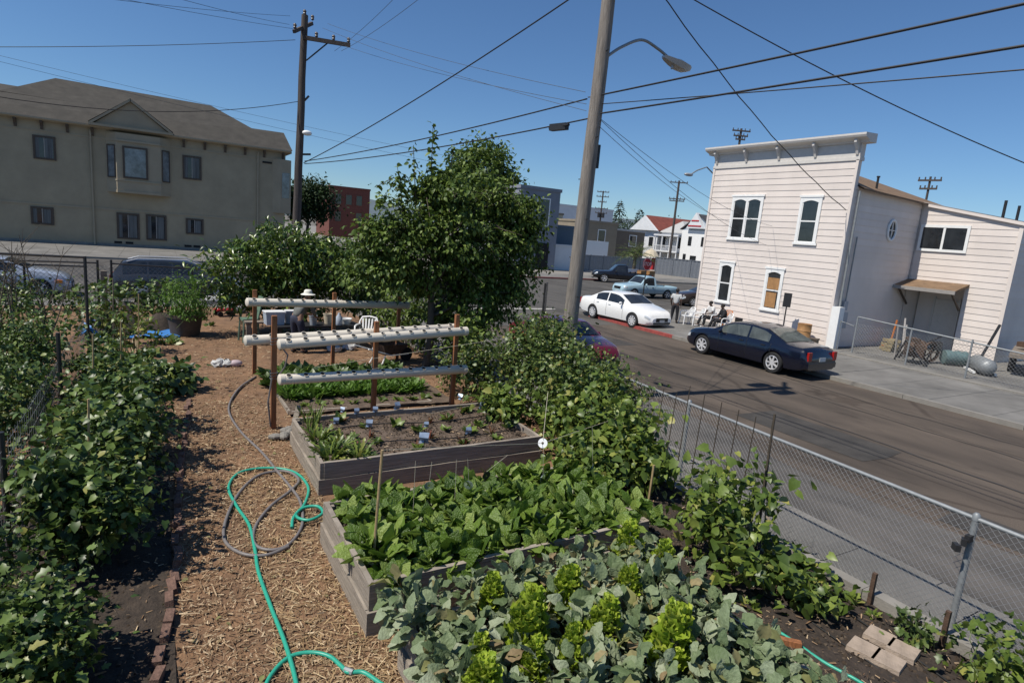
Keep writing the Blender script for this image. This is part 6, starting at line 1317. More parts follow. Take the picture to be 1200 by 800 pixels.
bush('pea_vine', 'thin pea vine on canes between the left fence post and the blue tarp', 'vine', (-.7, 15.6, 0), [(-.7, 15.4, .7, .22, .3, .7, 1), (-.3, 16.6, .6, .22, .3, .6, 1)], 40, 9, .12, 'heart', .07, .13, 'leaf_bean', 'bamboo', .4, nst=14)
bush('fence_climber', 'thin vine trailing along the top wire of the rear garden fence', 'vine', (-.9, 17.5, 0), [(-1.0, 17.6, .8, .3, .3, .8, 1), (-1.6, 18.4, .6, .4, .5, .6, .8)], 45, 10, .15, 'heart', .09, .15, 'leaf_left', 'dark_stick', .4, nst=12)
bush('rear_fence_vine', 'scrambling vine on the rear chain-link fence before the silver blue sedan', 'vine', (-3.2, 23.3, 0), [(-3.4, 23.3, .5, .9, .3, .5, 1), (-2.3, 23.2, .4, .5, .3, .4, .6), (-4.6, 23.3, .7, .7, .3, .6, .8)], 70, 10, .15, 'heart', .08, .14, 'leaf_left', 'dark_stick', .4, nst=12)
bush('berry_bush', 'leafy bush growing beside the blue tarp behind the left fence', 'bush', (-.9, 20.8, 0), [(-.9, 20.8, .65, .9, .6, .6, 1), (.0, 21.3, .7, .5, .5, .6, .7)], 60, 12, .16, 'heart', .09, .15, 'leaf_left', 'dark_stick', .4, nst=12)
# potted feathery shrub
t = bush('potted_shrub', 'feathery green shrub overflowing a large dark pot beside the chip path', 'shrub', (.6, 18.8, .55), [(.6, 18.7, 1.1, .62, .6, .6, 1), (.7, 18.4, .55, .55, .5, .45, .8)], 170, 14, .12, 'lance', .08, .14, 'leaf_fern', 'stem_green', .5, nst=16)
q = MB(); q.lathe((.6, 18.8, 0), [(.36, 0), (.44, .5), (.48, .52), (.48, .6), (.44, .6), (.42, .5)], 20, cap=True); q.build('pot', M['brown_trim'], t, smooth=40)
# distant trees
bush('round_tree', 'round dense dark tree rising behind the big leafy tree', 'tree', (36.5, 72, WZ), [(36.5, 72, 10.8, 4.6, 4.4, 4.4, 2), (33.5, 72, 8.5, 3, 3, 3, 1), (39.5, 72, 8.5, 3, 3, 3, 1)], 620, 16, .7, 'ovate', .4, .7, 'leaf_tree', 'bark', .3, shell=.55, nst=20, trunk=((36.5, 72, 8), .45, .2))
bush('street_tree', 'dark street tree behind the utility pole beside the apartment building', 'tree', (15.4, 75, WZ), [(15.4, 75, 5.8, 2.5, 2.4, 2.6, 1), (14.2, 75, 4.8, 1.6, 1.6, 2, .7), (16.8, 75, 5.2, 1.6, 1.6, 2.2, .7)], 330, 18, .5, 'simple', .3, .5, 'leaf_dark', 'bark', .3, shell=.5, nst=20, trunk=((15.4, 75, 4), .25, .12))
bush('hedge_tree', 'dark low tree crown behind the brown building roof', 'tree', (112, 130, WZ), [(112, 130, 6, 6, 4, 4, 1), (119, 130, 5.5, 5, 4, 3.5, 1)], 110, 12, 1.1, 'simple', .5, .9, 'leaf_dark', 'bark', .3, nst=10, trunk=((112, 130, 4), .3, .15))
bush('yard_tree', 'small dark tree between the slate roofed house and the tall distant pole', 'tree', (100, 100, WZ), [(100, 100, 7.6, 2.4, 2.2, 2.2, 1), (103, 100, 6.8, 2, 2, 2, 1)], 60, 12, .6, 'simple', .4, .7, 'leaf_dark', 'bark', .3, nst=10, trunk=((100, 100, 5), .3, .15))
def conifer(label, x, y, h, r):
    t = thing('conifer', label, 'tree', (x, y, WZ), world=True); P = []; D = []
    for k in range(26):
        f = k/26; z = 1.5+(h-1.5)*f; rr = r*(1-f)**.8*random.uniform(.75, 1.1)
        for _ in range(int(26*(1-f))+6): a = random.uniform(0, 6.283); s = random.uniform(.15, 1); P.append((x+math.cos(a)*rr*s, y+math.sin(a)*rr*s, z-rr*s*.28)); D.append((math.cos(a), math.sin(a), -.25))
    P = np.array(P); V, tf = leafcloud('lance', P, np.array(D), RNG.uniform(.8, 1.5, len(P)), None, 1.3); leafmesh('crown', [(V, tf, 0)], [M['leaf_conifer']], t); q = MB(); q.cyl((x, y, -.3), (x, y, h), .3, .03, 8); q.build('trunk', M['bark'], t)
conifer('taller dark conifer on the skyline above the brown building', 117.4, 140, 15.9, 3.4); conifer('shorter dark conifer on the skyline left of the red-roofed house', 125.2, 140, 14.0, 3.3)
p = onY(742, 321, 48.6); t = thing('palm_tree', 'short bushy palm behind the light blue pickup', 'palm', (p.x, 48.6, WZ), world=True); P, D, S = [], [], []
for k in range(60):
    az, el = random.uniform(0, 6.283), random.uniform(-.3, 1.2); d = sph(np.array(az), np.array(el)); c = np.array((p.x, 48.6, 2.5)); L = random.uniform(1.9, 2.6)
    for s in np.linspace(.15, 1, 14):
        q_ = c+d*L*s-np.array((0, 0, .55*s*s*L*.6))
        for sg in (-1, 1): P.append(q_); sd3 = np.cross(d, (0, 0, 1)); sd3 = sd3/max(.01, np.linalg.norm(sd3)); D.append(sd3*sg+d*.7-np.array((0, 0, .3))); S.append(.38*(1-.4*s))
V, tf = leafcloud('blade', np.array(P), np.array(D), np.array(S), None, 1.4); leafmesh('crown', [(V, tf, 0)], [M['leaf_vine']], t); q = MB(); q.cyl((p.x, 48.6, -.4), (p.x, 48.6, 2.5), .2, .16, 10); q.build('trunk', M['bark'], t)
# ------------------------------------------------------------------ hydroponic pipe racks
def pipe(a, b_, r, nholes, t, parent_name='pipe'):
    a, b_ = Vector(a), Vector(b_); q = MB(); d = (b_-a).normalized()
    q.tube([a, a+d*.012, b_-d*.012, b_], [r*.92, r, r, r*.92], 20); o = q.build(parent_name, M['pvc'], t, smooth=40)
    k = MB(); hl = MB()
    for i in range(nholes):
        c = a.lerp(b_, (i+.5)/nholes)+Vector((0, -.0, 0)); x = d; y = Vector((0, 0, 1)).cross(d).normalized()
        n = Vector((0, -.55, 1)).normalized(); yy = n.cross(d).normalized()
        hl.tube([c+n*(r*.86), c+n*(r*1.0+.004)], .033, 12); k.tube([c+n*(r*.7)+d*.042*math.cos(j*math.pi/6)+yy*.042*math.sin(j*math.pi/6)+n*r*.30 for j in range(12)], .007, 6, closed=True)
    hl.build('planting_hole', M['black_hole'], o); k.build('hole_rim', M['pvc'], o, smooth=60)
    q = MB(); c = a.lerp(b_, .52); q.tube([c-d*.07, c+d*.07], [r*1.07, r*1.07], 20); q.build('coupling', M['pvc'], o, smooth=40)
    for e, s in ((a, -1), (b_, 1)): q = MB(); q.tube([e-d*s*.07, e+d*s*.004, e+d*s*.02], [r*1.06, r*1.06, r*.8], 20); q.build('end_cap', M['pvc'], o, smooth=40)
    return o
def wpost(t, x, y, z, w=.082):
    q = MB(); q.box((x, y, z/2-.05), (w, w, z+.1), taper=.98); q.build('post', M['redwood'], t)
def strap(t, x, y, z, w=.1):
    q = MB()
    for dz in (-.05, .0, .05): q.tube([(x-w*.55, y-w*.55, z+dz), (x+w*.55, y-w*.55, z+dz+.01), (x+w*.55, y+w*.55, z+dz), (x-w*.55, y+w*.55, z+dz+.01)], .008, 5, closed=True)
    q.build('strap', M['galv'], t)
t = thing('planting_rack', 'front redwood rack with white plastic planting pipes on two levels', 'planting rack', (3.4, 10.4, 0), world=True)
PO = ((1.6, 10.2, 1.92), (3.38, 10.42, 1.78), (5.08, 10.63, 1.88))
for x, y, z in PO: wpost(t, x, y, z)
off = Vector((-.02, .115, 0))
pipe((1.18, 10.27, 1.50), (5.12, 10.78, 1.585), .082, 15, t)
pipe((1.66, 10.07, 1.47), (5.25, 10.53, 1.56), .085, 13, t)
pipe((1.66, 9.99, .90), (5.25, 10.45, .80), .085, 13, t)
for (x, y, z), zz in ((PO[0], 1.5), (PO[0], .92), (PO[1], 1.52), (PO[1], .86), (PO[2], 1.56), (PO[2], .8)): strap(t, x, y, zz)
q = MB(); q.tube([(1.68, 10.1, 1.45), (1.78, 10.0, 1.3), (1.74, 10.02, 1.1), (1.66, 10.08, .95)], .012, 6); q.tube([(1.56, 10.12, .9), (1.5, 10.1, .5), (1.55, 10.15, .05)], .014, 6); q.build('feed_tube', M['hose_grey'], t)
t = thing('planting_rack', 'rear redwood rack carrying a single white planting pipe', 'planting rack', (3.6, 14.4, 0), world=True)
PO = ((1.79, 14.0, 1.88), (3.62, 14.45, 1.80), (5.4, 14.85, 1.74))
for x, y, z in PO: wpost(t, x, y, z)
pipe((1.62, 13.84, 1.63), (5.62, 14.78, 1.46), .09, 15, t)
for (x, y, z), zz in ((PO[0], 1.6), (PO[1], 1.54), (PO[2], 1.47)): strap(t, x, y, zz)
# seedlings poking from the pipes stay with the rack
# ------------------------------------------------------------------ hoses
def hose(name, label, px, m, r, zs=None, group=None):
    pts = [G(a[0], a[1], .03+(a[2] if len(a) > 2 else 0)) for a in px]; q = MB(); q.tube(spline(pts, 9), r, 8); return solo(q, name, M[m], label, 'hose', tuple(pts[0]), group, smooth=60)
hose('garden_hose', 'long grey garden hose looping beside the green hose on the chip path', [(300, 441), (280, 455), (268, 478), (280, 503), (307, 530), (325, 552), (340, 570), (352, 588), (354, 615), (338, 638), (315, 644), (298, 636), (300, 615), (318, 592), (340, 575), (350, 562), (335, 552), (305, 556), (282, 575), (266, 605), (263, 632), (283, 648), (312, 650), (338, 640)], 'hose_grey', .019)
hose('garden_hose', 'bright green garden hose with a small coil on the chip path', [(352, 830), (345, 790), (333, 750), (318, 712), (303, 670), (299, 645), (292, 615), (277, 592), (268, 570), (282, 553), (315, 548), (345, 553), (361, 570), (357, 590), (347, 604, .02), (362, 609, .03), (378, 601, .04), (372, 593, .05), (355, 595, .04), (344, 606, .02), (342, 618)], 'hose_green', .019)
hose('garden_hose', 'curled end of green hose at the bottom of the path with metal coupling', [(306, 815), (318, 790), (338, 770), (362, 764), (385, 768), (400, 780), (408, 787), (425, 787), (440, 796), (462, 812)], 'hose_green', .018)
hose('garden_hose', 'green hose lying in the shaded strip right of the front bed', [(905, 735), (930, 751), (965, 775), (1005, 797), (1040, 822)], 'hose_green', .016)
c = G(404, 784, .03); q = MB(); q.tube([c, c+(G(412, 787, .03)-c)*1.2], .026, 8); solo(q, 'hose_coupling', M['galv'], 'metal coupling on the curled green hose end', 'coupling', tuple(c))
hose('drip_line', 'black drip irrigation line along the right soil strip', [(880, 690), (930, 715), (985, 752), (1040, 790), (1090, 825)], 'drip_black', .009)
hose('drip_line', 'second black drip line nearer the retaining wall', [(930, 680), (975, 705), (1030, 742), (1100, 790), (1130, 815)], 'drip_black', .009)
q = MB()
for yy in (7.95, 8.75):
    q.tube(spline([(1.85, yy, .395), (2.8, yy+.07, .41), (3.9, yy-.08, .40), (5.05, yy+.02, .40)], 6), .009, 6)
solo(q, 'drip_line', M['drip_black'], 'black drip lines running along the rows of the soil bed', 'hose', (1.85, 8.4, .4))
# ------------------------------------------------------------------ brick edging and stepping stones
ed = spline([G(181, 800, 0), G(195, 745, 0), G(203, 690, 0), G(207, 640, 0), G(212, 580, 0), G(213, 540, 0), G(217, 500, 0), G(222, 470, 0)], 30)
s, k = 0, 0; last = ed[0]; dist = 0; nxt = 0
for p in ed:
    dist += (p-last).length; dirv = p-last; last = p
    if dist >= nxt and dirv.length > 1e-5:
        gap = .215+random.choice((0, 0, .02, .05)); nxt += gap
        q = MB(); a = math.atan2(dirv.y, dirv.x); q.box((0, 0, 0), (.195, .075, .09), taper=.94)
        for i, v in enumerate(q.v): q.v[i] = (v[0]+random.uniform(-.006, .006), v[1]+random.uniform(-.006, .006), v[2]+random.uniform(-.005, .005))
        o = q.build('edging_brick', M['brick_edge']); o.location = (p.x+random.uniform(-.03, .03), p.y, .02+random.uniform(-.02, .014)); o.rotation_euler = (random.uniform(-.2, .2), random.uniform(-.15, .15), a+random.uniform(-.2, .2))
        tag(o, 'old red brick set in the edging between dark soil and chip path', 'brick', 'bricks edging the chip path')
for (px, py), lab in (((1031, 746), 'upper left'), ((1012, 760), 'lower left'), ((1058, 762), 'upper right'), ((1041, 775), 'lower right')):
    c = G(px, py, .05); q = MB(); q.box((0, 0, 0), (.235, .235, .05), taper=.97); o = q.build('paver', M['paver']); o.location = c; o.rotation_euler = (0, 0, R(12)); tag(o, f'square tan paving tile, {lab} of the four laid in the right soil strip', 'paving tile', 'four paving tiles')
q = MB(); p0, p1 = G(860, 690, .03), G(905, 733, .03); q.bar((4.55, 3.2, .06), (5.0, 2.75, .06), .06, .07); solo(q, 'edging_timber', M['redwood'], 'reddish timber edge beside the shaded green hose', 'timber', (4.7, 3.0, .05))
for (px, py, pyt), lab in (((1022, 690, 670), 'rusty stake beside the retaining wall nearest the bean plants'), ((1100, 768, 735), 'rusty stake against the wall near the galvanized fence post')):
    p = onX(px, py, 6.38); q = MB(); q.bbox((p.x-.02, p.y-.02, 0), (p.x+.02, p.y+.02, .38)); solo(q, 'rusty_stake', M['rust'], lab, 'stake', (p.x, p.y, 0))
q = MB(); a = G(905, 670, .05); q.bar((6.1, 3.95, .05), (6.35, 4.2, .5), .05); solo(q, 'wood_stake', M['old_wood'], 'short leaning wooden stake at the wall beside the pole beans', 'stake', (6.1, 3.95, 0))
# bean poles in a row along the fence
for k, (px, pyt) in enumerate(((778, 455), (793, 461), (809, 452), (826, 462), (846, 471), (866, 480), (886, 488))):
    tp = onX(px, pyt, 6.25); q = MB(); q.tube([(6.22, tp.y+.03, 0), (6.235, tp.y+.01, .9), (6.25, tp.y, tp.z)], [.008, .007, .006], 6)
    solo(q, 'bean_pole', M['dark_stick'], 'thin dark upright bean pole in the row before the chain-link fence', 'bean pole', (6.22, tp.y, 0), 'bean poles before the fence')
tp = onX(908, 485, 6.1); q = MB(); q.tube([(6.02, tp.y-.1, 0), (6.06, tp.y-.04, .9), (6.1, tp.y, tp.z)], .014, 6); q.tube([(6.1, tp.y-.04, 0), (6.11, tp.y-.03, .8), (6.12, tp.y+.02, tp.z-.12)], .011, 6); solo(q, 'bean_pole', M['dark_stick'], 'thicker paired bean pole nearest the camera at the end of the row', 'bean pole', (6.02, tp.y, 0))
q = MB(); p = onX(765, 545, 5.3); q.tube([(5.3, p.y, 0), (5.32, p.y, p.z)], .016, 6); solo(q, 'bamboo_stake', M['bamboo'], 'bamboo stake standing between the middle bed and the bean poles', 'stake', (5.3, p.y, 0))
for k, (ya, lab) in enumerate(((4.3, 'bean vine twining up the thicker paired bean pole'), (5.0, 'thin bean vine twining up the middle of the bean pole row'), (5.9, 'thin bean vine at the far end of the bean pole row'))):
    t = thing('bean_vine', lab, 'vine', (6.15, ya, 0), world=True); sh = shoots([((6.15, ya, .2), (6.18, ya, (1.1, .9, .8)[k])), ((5.95, ya-.2, .1), (6.1, ya, .8))], 'heart', 34, .07, .13, .07); leafmesh('foliage', [(*sh, 0)], [M['leaf_bean']], t)
    q = MB(); q.tube([(6.15+.03*math.sin(j*.9), ya+.03*math.cos(j*.9), j*.08) for j in range(14)], .004, 5); q.build('stem', M['stem_green'], t)
# ------------------------------------------------------------------ bird-scaring strings and discs
sb = G(437, 655, .42); q = MB(); st_top = None
best = min(((onY(448, 527, sb.y+d/100.)-Vector((sb.x+.05, sb.y+d/100., 0))).xy.length, d) for d in range(-20, 60)); st_top = onY(448, 527, sb.y+best[1]/100.)
q.tube([tuple(sb-Vector((0, 0, .1))), tuple(st_top)], .014, 8); solo(q, 'bamboo_stake', M['bamboo'], 'tan bamboo stake standing in the chard at the left of the middle bed', 'stake', tuple(sb))
cdp = onY(636, 519, 5.9); endp = onY(775, 472, 7.4)
def string(label, pts, r=.0032): q = MB(); q.tube(pts, r, 5); return solo(q, 'string', M['string'], label, 'string', tuple(pts[0]))
string('pale string from the bamboo stake past the white disc over the chard bed', [st_top, cdp, endp])
string('pale string from the top of the vertical line to the white disc', [onY(642, 460, 6.6), cdp+Vector((0, 0, .05))])
for (px, py), (px2, py2), lab in (((372, 430), (600, 395), 'upper pale string above the soil bed'), ((395, 505), (600, 466), 'middle pale string above the soil bed')):
    string(lab, [onY(px, py, 9.2), onY(px2, py2, 9.2)])
def disc(label, c, r, m, tilt=0, rz=0):
    q = MB(); q.lathe((0, 0, 0), [(.016*r/.06, -.0012), (r, -.0012), (r, .0012), (.016*r/.06, .0012), (.016*r/.06, -.0012)], 24, 'Y', cap=False); o = q.build('hanging_disc', M[m]); o.location = c; o.rotation_euler = (tilt, 0, rz); return tag(o, label, 'disc')
disc('white disc with dark centre on the string above the chard', cdp, .062, 'plastic_white', R(-18), R(-52))
for k, ((px, py), (sx, sy), m, lab) in enumerate((((549, 568), (548, 537), 'disc', 'silvery disc hanging in the middle of the chard bed'), ((503, 569), (506, 541), 'disc', 'silvery disc hanging left of the middle over the chard'), ((570, 557), (595, 533), 'drip_black', 'black disc hanging before the plank of the soil bed'), ((636, 560), (637, 524), 'disc', 'dull disc hanging directly below the white disc'), ((694, 548), (694, 500), 'disc', 'silvery disc hanging among the bean leaves at the right end of the chard'))):
    yv = 5.75; a = onY(sx, sy, yv); c = onY(px, py, yv); disc(lab, c, .055, m, R(10), R(-35+20*k)); string('thin vertical string holding the '+lab.split(' hanging')[0]+' '+('left', 'second left', 'dark', 'centre', 'right')[k]+' over the chard', [a, c+Vector((0, 0, .05))], .0022)
for (px, py, px2, py2, k) in ((487, 540, 484, 600, 0), (535, 538, 533, 585, 1)):
    string(('loose string hanging down near the bamboo stake', 'loose string hanging down before the plank of the soil bed')[k], [onY(px, py, 5.6), onY(px2, py2, 5.6)], .0022)
# tags in the soil bed
for k, (px, py, s) in enumerate(((497, 514, 1.5), (433, 495, 1.1), (418, 480, .9), (394, 491, .9), (465, 475, 1.2), (549, 503, 1.0), (540, 464, 1.0), (565, 474, 1.1), (402, 478, .8), (440, 478, .9), (500, 495, .8))):
    z = .52; c = G(px, py, z); t = thing('foil_tag', 'crumpled bluish foil tag on a thin stick among the seedlings', 'tag', (c.x, c.y, .37), random.uniform(-1.2, .2), 'foil tags in the soil bed')
    q = MB(); q.tube([(0, 0, -.05), (.01, 0, .16)], .004, 5); q.build('stick', M['dark_stick'], t)
    q = MB(); n = 5
    for j in range(n+1):
        for i in range(3): q.v.append((.045*s*(i-1)+random.uniform(-.006, .006), -.012+.02*s*math.sin(j*1.3+i*.8), .08+.11*s*j/n))
    q.f = [(j*3+i, j*3+i+1, j*3+i+4, j*3+i+3) for j in range(n) for i in range(2)]; q.mi = [0]*len(q.f); q.build('foil', M['foil_tag'], t, smooth=40)
q = MB()
for k in range(9): q.ball((1.72+random.uniform(-.25, .25), 9.75+random.uniform(-.25, .2), .06), (random.uniform(.05, .12), random.uniform(.05, .1), random.uniform(.04, .07)), 7, 5)
solo(q, 'rubble', M['concrete'], 'small heap of pale stones at the foot of the front rack post', 'rubble', (1.72, 9.75, 0))
q = MB(); q.bar((1.85, 9.9, .02), (1.98, 10.05, .42), .09, .02); solo(q, 'wood_offcut', M['bed_wood'], 'pale wooden offcut leaning beside the front left rack post', 'timber', (1.85, 9.9, 0))
q = MB(); q.tube(spline([(1.62, 5.35, .02), (1.5, 5.1, .03), (1.46, 4.95, .05)], 6), .02, 6)
# wall-side boards lying by bed C
# ------------------------------------------------------------------ left fence
t = thing('wire_fence', 'dark metal posts with wire mesh along the left garden planting', 'fence', (-1.25, 9, 0), world=True)
for x, y, h in ((-1.3, 3.2, 1.25), (-1.3, 6.9, 1.35), (-1.28, 10.6, 1.6), (-1.25, 14.4, 2.42)):
    q = MB(); q.tube([(x, y, -.1), (x, y, h)], .028, 8); q.build('post', M['dark_metal'], t, smooth=40)
q = MB(); q.tube([(-1.25, 14.4, 2.4), (-3.2, 14.5, 2.4), (-5.2, 14.6, 2.38)], .022, 8); q.build('rail', M['dark_metal'], t, smooth=40)
q = MB(); q.tube([(-1.25, 14.4, 2.22), (-5.2, 14.6, 2.2)], .014, 6); q.build('rail', M['dark_metal'], t)
q = MB()
for i in range(int(11.2/.12)): yy = 3.2+i*.12; q.tube([(-1.3, yy, .03), (-1.3, yy, 1.22)], .0022, 4, cap=False)
for k in range(9): z = .05+k*.14; q.tube([(-1.3, 3.2, z), (-1.3, 14.4, z)], .0022, 4, cap=False)
q.build('mesh', M['galv_wire'], t)
t = thing('chain_link_fence', 'chain-link fence and gate post at the rear of the garden before the parked cars', 'fence', (0, 23.6, 0), world=True)
for x, h in ((-6, 1.5), (-3.6, 1.5), (-1.72, 1.6), (-1.35, 1.62), (1.0, 1.45), (2.55, 1.75), (5.2, 1.5)):
    q = MB(); q.tube([(x, 23.6, -.1), (x, 23.6, h)], .035, 8); q.build('post', M['galv' if x > 2 else 'dark_metal'], t, smooth=40)
q = MB(); q.tube([(-6, 23.6, 1.46), (-1.72, 23.6, 1.5)], .025, 8); q.build('top_rail', M['dark_metal'], t); q = MB(); q.tube([(-1.35, 23.6, 1.5), (1.6, 23.6, 1.42), (5.2, 23.6, 1.4)], .025, 8); q.build('top_rail', M['dark_metal'], t)
chainlink(t, (-6, 23.6), (5.2, 23.6), .03, 1.42, .14, .004)
q = MB(); q.box((-1.55, 23.45, .62), (.16, .16, 1.3)); solo(q, 'wood_gate_post', M['old_wood'], 'brown wooden post by the gap in the rear garden fence', 'post', (-1.55, 23.45, 0))
for k, (x, y, h, lab) in enumerate(((-.7, 7.3, 1.5, 'thin bamboo cane among the nearer raspberry plants'), (-.85, 9.9, 1.7, 'thin bamboo cane among the middle raspberry plants'), (-.6, 11.6, 1.6, 'bamboo cane behind the low squash plant'), (-.45, 15.9, 1.5, 'bamboo cane holding the pea vine near the blue tarp'), (-1.0, 17.2, 1.7, 'grey cane by the vine before the dark wagon'))):
    q = MB(); q.tube([(x, y, 0), (x+.04, y+.03, h)], .011, 6); solo(q, 'bamboo_cane', M['bamboo' if k < 4 else 'old_wood'], lab, 'cane', (x, y, 0))
# blue tarp with soil heap
q = MB(); n = 14
for j in range(n):
    for i in range(n): q.v.append((-1.75+i*.17+random.uniform(-.03, .03), 18.3+j*.13, .03+max(0, .05*math.sin(i*1.7+j)+random.uniform(0, .05))+(.22 if i < 2 else 0)*random.random()))
q.f = [(j*n+i, j*n+i+1, (j+1)*n+i+1, (j+1)*n+i) for j in range(n-1) for i in range(n-1)]; q.mi = [0]*len(q.f)
solo(q, 'blue_tarp', M['blue_tarp'], 'crumpled bright blue tarp spread under the soil heap', 'tarp', (-.7, 19.2, 0), smooth=35)
for cx, cy, r_, h, lab in ((-.95, 19.3, .75, .5, 'left dark soil heap on the blue tarp'), (.05, 19.75, .55, .42, 'right dark soil heap behind the blue tarp')):
    q = MB(); n = 20; rings = 8; 
    for j in range(rings+1):
        f = j/rings
        for i in range(n): a = 2*math.pi*i/n; rr = r_*(1-f)*(1+.12*math.sin(a*3+cx)+random.uniform(-.06, .06)); q.v.append((cx+rr*math.cos(a), cy+rr*math.sin(a), .05+h*math.sin(f*math.pi/2)+random.uniform(-.02, .02)))
    q.f = [(j*n+i, j*n+(i+1) % n, (j+1)*n+(i+1) % n, (j+1)*n+i) for j in range(rings) for i in range(n)]; q.mi = [0]*len(q.f)
    solo(q, 'soil_heap', M['soil'], lab, 'soil heap', (cx, cy, 0), smooth=60)
for k, (px, py, r_, h, m, lab) in enumerate(((124, 362, .14, .3, 'plastic_white', 'white bucket by the rear fence gap'), (150, 364, .2, .28, 'concrete', 'pale round pot among the rear fence vines'), (165, 362, .17, .25, 'concrete', 'second pale pot in front of the dark parked wagon'))):
    c = G(px, py, 0); t = thing('bucket', lab, 'bucket', tuple(c)); q = MB(); q.lathe((0, 0, 0), [(r_*.8, 0), (r_, h), (r_*1.05, h), (r_*1.05, h+.02), (r_*.93, h+.02), (r_*.8, h*.3)], 16); q.build('shell', M[m], t, smooth=40)
# ------------------------------------------------------------------ potting corner
t = thing('potting_table', 'dark potting table cluttered with tubs behind the rear planting rack', 'table', (3.75, 16.75, 0), .1)
q = MB(); q.box((0, 0, .62), (2.3, .7, .05)); q.build('tabletop', M['dark_metal'], t)
for sx in (-1.05, 1.05):
    for sy in (-.28, .28): q = MB(); q.box((sx, sy, .3), (.05, .05, .6)); q.build('leg', M['dark_metal'], t)
def tub(label, loc, w_, d_, h, m, rz=0):
    t = thing('plastic_tub', label, 'tub', loc, rz); q = MB(); q.box((0, 0, h/2), (w_*.88, d_*.88, h), taper=1.12); q.build('shell', M[m], t); q = MB(); q.box((0, 0, h), (w_*1.04, d_*1.04, .03)); q.build('rim', M['plastic_white'], t); return t
mat('plastic_clear', (.42, .48, .56), .35, var=.12, scale=5)
tub('bluish translucent plastic tub left of the gardener', (2.62, 16.75, .645), .5, .36, .34, 'plastic_clear', .1)
tub('grey plastic bin beside the bluish tub', (3.05, 16.9, .645), .26, .26, .34, 'plastic_grey')
for k, (x, y, r_, h, m, lab) in enumerate(((3.6, 16.6, .11, .24, 'plastic_grey', 'small grey bucket on the potting table right of the gardener'), (4.05, 16.8, .13, .26, 'cream_stucco', 'cream bucket on the potting table'), (4.55, 16.8, .16, .13, 'plastic_white', 'low white basin at the right end of the potting table'))):
    t = thing('bucket', lab, 'bucket', (x, y, .645)); q = MB(); q.lathe((0, 0, 0), [(r_*.75, 0), (r_, h), (r_*1.06, h), (r_*1.06, h+.02), (r_*.95, h+.02), (r_*.75, h*.3)], 16); q.build('shell', M[m], t, smooth=40)
t = thing('water_jug', 'clear plastic water jug standing on the potting table', 'jug', (4.3, 16.6, .645)); q = MB(); q.lathe((0, 0, 0), [(.09, 0), (.1, .03), (.1, .2), (.04, .28), (.03, .33), (.01, .33)], 14); q.build('shell', M['plastic_clear'], t, smooth=50)
for x, y, lab in ((4.05, 16.0, 'white bag lying under the front of the potting table'), (4.5, 16.2, 'white sack slumped below the right of the potting table')):
    q = MB(); q.ball((x, y, .09), (.2, .14, .1), 14, 10)
    for i, v in enumerate(q.v): q.v[i] = tuple(c+random.uniform(-.03, .03) for c in v)
    solo(q, 'white_sack', M['cloth_pale'], lab, 'sack', (x, y, 0), smooth=60)
t = thing('wheelbarrow', 'tipped dark wheelbarrow with white frame by the right end of the rear rack', 'wheelbarrow', (5.0, 14.5, 0), R(200))
q = MB(); q.add([(-.5, -.28, .5), (.35, -.3, .55), (.35, .3, .55), (-.5, .28, .5), (-.3, -.18, .26), (.2, -.2, .26), (.2, .2, .26), (-.3, .18, .26)], [(4, 5, 6, 7), (0, 4, 7, 3), (1, 2, 6, 5), (0, 1, 5, 4), (3, 7, 6, 2)]); q.build('tray', M['rust'], t)
q = MB()
for s in (-1, 1): q.tube([(-.65, s*.08, .2), (.0, s*.2, .24), (.8, s*.3, .5)], .02, 6); q.tube([(.2, s*.2, .25), (.35, s*.24, 0)], .018, 6)
q.build('frame', M['white_paint'], t); q = MB(); q.lathe((-.65, 0, .18), [(.06, -.04), (.18, -.04), (.18, .04), (.06, .04)], 14, 'Y'); q.build('wheel', M['rubber'], t)
t = thing('stool', 'upturned dull green plastic chair resting on a wooden block by the rack post', 'chair', (2.12, 17.75, 0), R(100))
q = MB(); q.box((0, 0, .62), (.42, .42, .05)); q.build('seat', M['plastic_green'], t)
q = MB(); q.add([(-.21, -.2, .62), (.21, -.2, .62), (.19, -.34, 1.25), (-.19, -.34, 1.25), (-.21, -.17, .62), (.21, -.17, .62), (.19, -.31, 1.25), (-.19, -.31, 1.25)], [(0, 1, 2, 3), (7, 6, 5, 4), (0, 4, 5, 1), (1, 5, 6, 2), (2, 6, 7, 3), (3, 7, 4, 0)]); q.build('backrest', M['plastic_green'], t)
for sx in (-1, 1):
    for sy in (-1, 1): q = MB(); q.tube([(sx*.18, sy*.18, .6), (sx*.21, sy*.21, 0)], .025, 6); q.build('leg', M['plastic_green'], t)
q = MB(); q.box((2.05, 17.2, .3), (.12, .12, .6)); q.box((2.2, 17.25, .62), (.5, .3, .04)); solo(q, 'wood_block', M['old_wood'], 'grey wooden stump stand beside the green plastic chair', 'stand', (2.05, 17.2, 0))
q = MB()
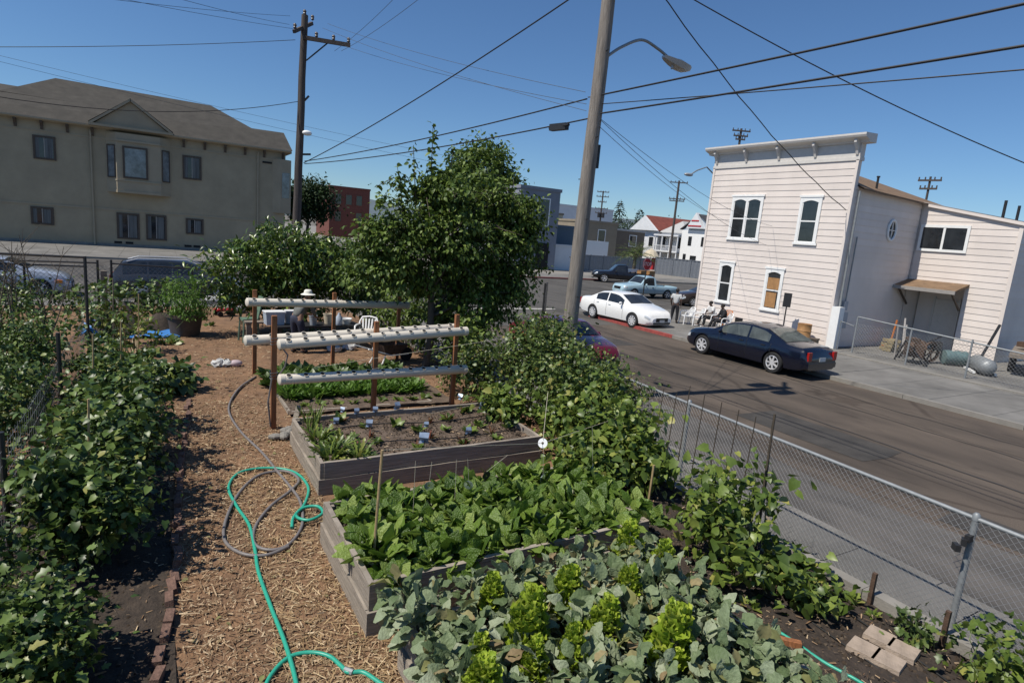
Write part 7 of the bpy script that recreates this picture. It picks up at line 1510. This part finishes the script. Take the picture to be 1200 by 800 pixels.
for x, y, r_ in ((1.15, 14.85, .16), (1.3, 14.8, .14)): q.ball((x, y, .07), (r_, .12, .09), 14, 10)
for i, v in enumerate(q.v): q.v[i] = tuple(c+random.uniform(-.03, .03) for c in v)
solo(q, 'white_bag', M['cloth_pale'], 'crumpled white bag on the chips near the rear rack post', 'bag', (1.2, 14.85, 0), smooth=60)
q = MB(); q.ball((1.48, 14.75, .08), (.15, .1, .08), 9, 6); solo(q, 'pink_cloth', M['petal'], 'pinkish cloth bundle beside the crumpled white bag', 'cloth', (1.48, 14.75, 0), smooth=60)
t = thing('red_wagon', 'small red wagon frame on the chips near the citrus bush', 'wagon', tuple(G(263, 370, 0)), .3)
q = MB(); q.box((0, 0, .2), (.55, .3, .05)); q.tube([(-.3, -.14, .22), (-.3, .14, .22), (.3, .14, .33), (.3, -.14, .33)], .02, 6, closed=True); q.tube([(.28, 0, .22), (.55, 0, .42)], .015, 6); q.build('frame', M['stop_red'], t)
for sx in (-.2, .2):
    for sy in (-.17, .17): q = MB(); q.lathe((sx, sy, .09), [(.03, -.025), (.09, -.025), (.09, .025), (.03, .025)], 12, 'Y'); q.build('wheel', M['rubber'], t)
for k, (px, py, lab) in enumerate(((248, 352, 'white sack behind the red wagon under the citrus bush'), (277, 362, 'white sack right of the red wagon under the citrus bush'))):
    c = G(px, py, .12); q = MB(); q.ball(c, (.4, .25, .16), 10, 6)
    for i, v in enumerate(q.v): q.v[i] = tuple(cc+random.uniform(-.03, .03) for cc in v)
    solo(q, 'white_sack', M['cloth_pale'], lab, 'sack', (c.x, c.y, 0), smooth=60)
# pink flowers under the raspberry
P = np.array([G(px, py, .35) for px, py in ((118, 555), (124, 563), (132, 559), (141, 560), (137, 566), (129, 553))]); P = np.repeat(P, 5, 0)+RNG.normal(0, .015, (30, 3))
tag(leafmesh('pink_flowers', [(*leafcloud('ovate', P, sph(RNG.uniform(0, 6.28, 30), RNG.uniform(-.2, .8, 30)), RNG.uniform(.03, .05, 30)), 0)], [M['petal']]), 'cluster of small pink flowers under the raspberry leaves', 'flower')
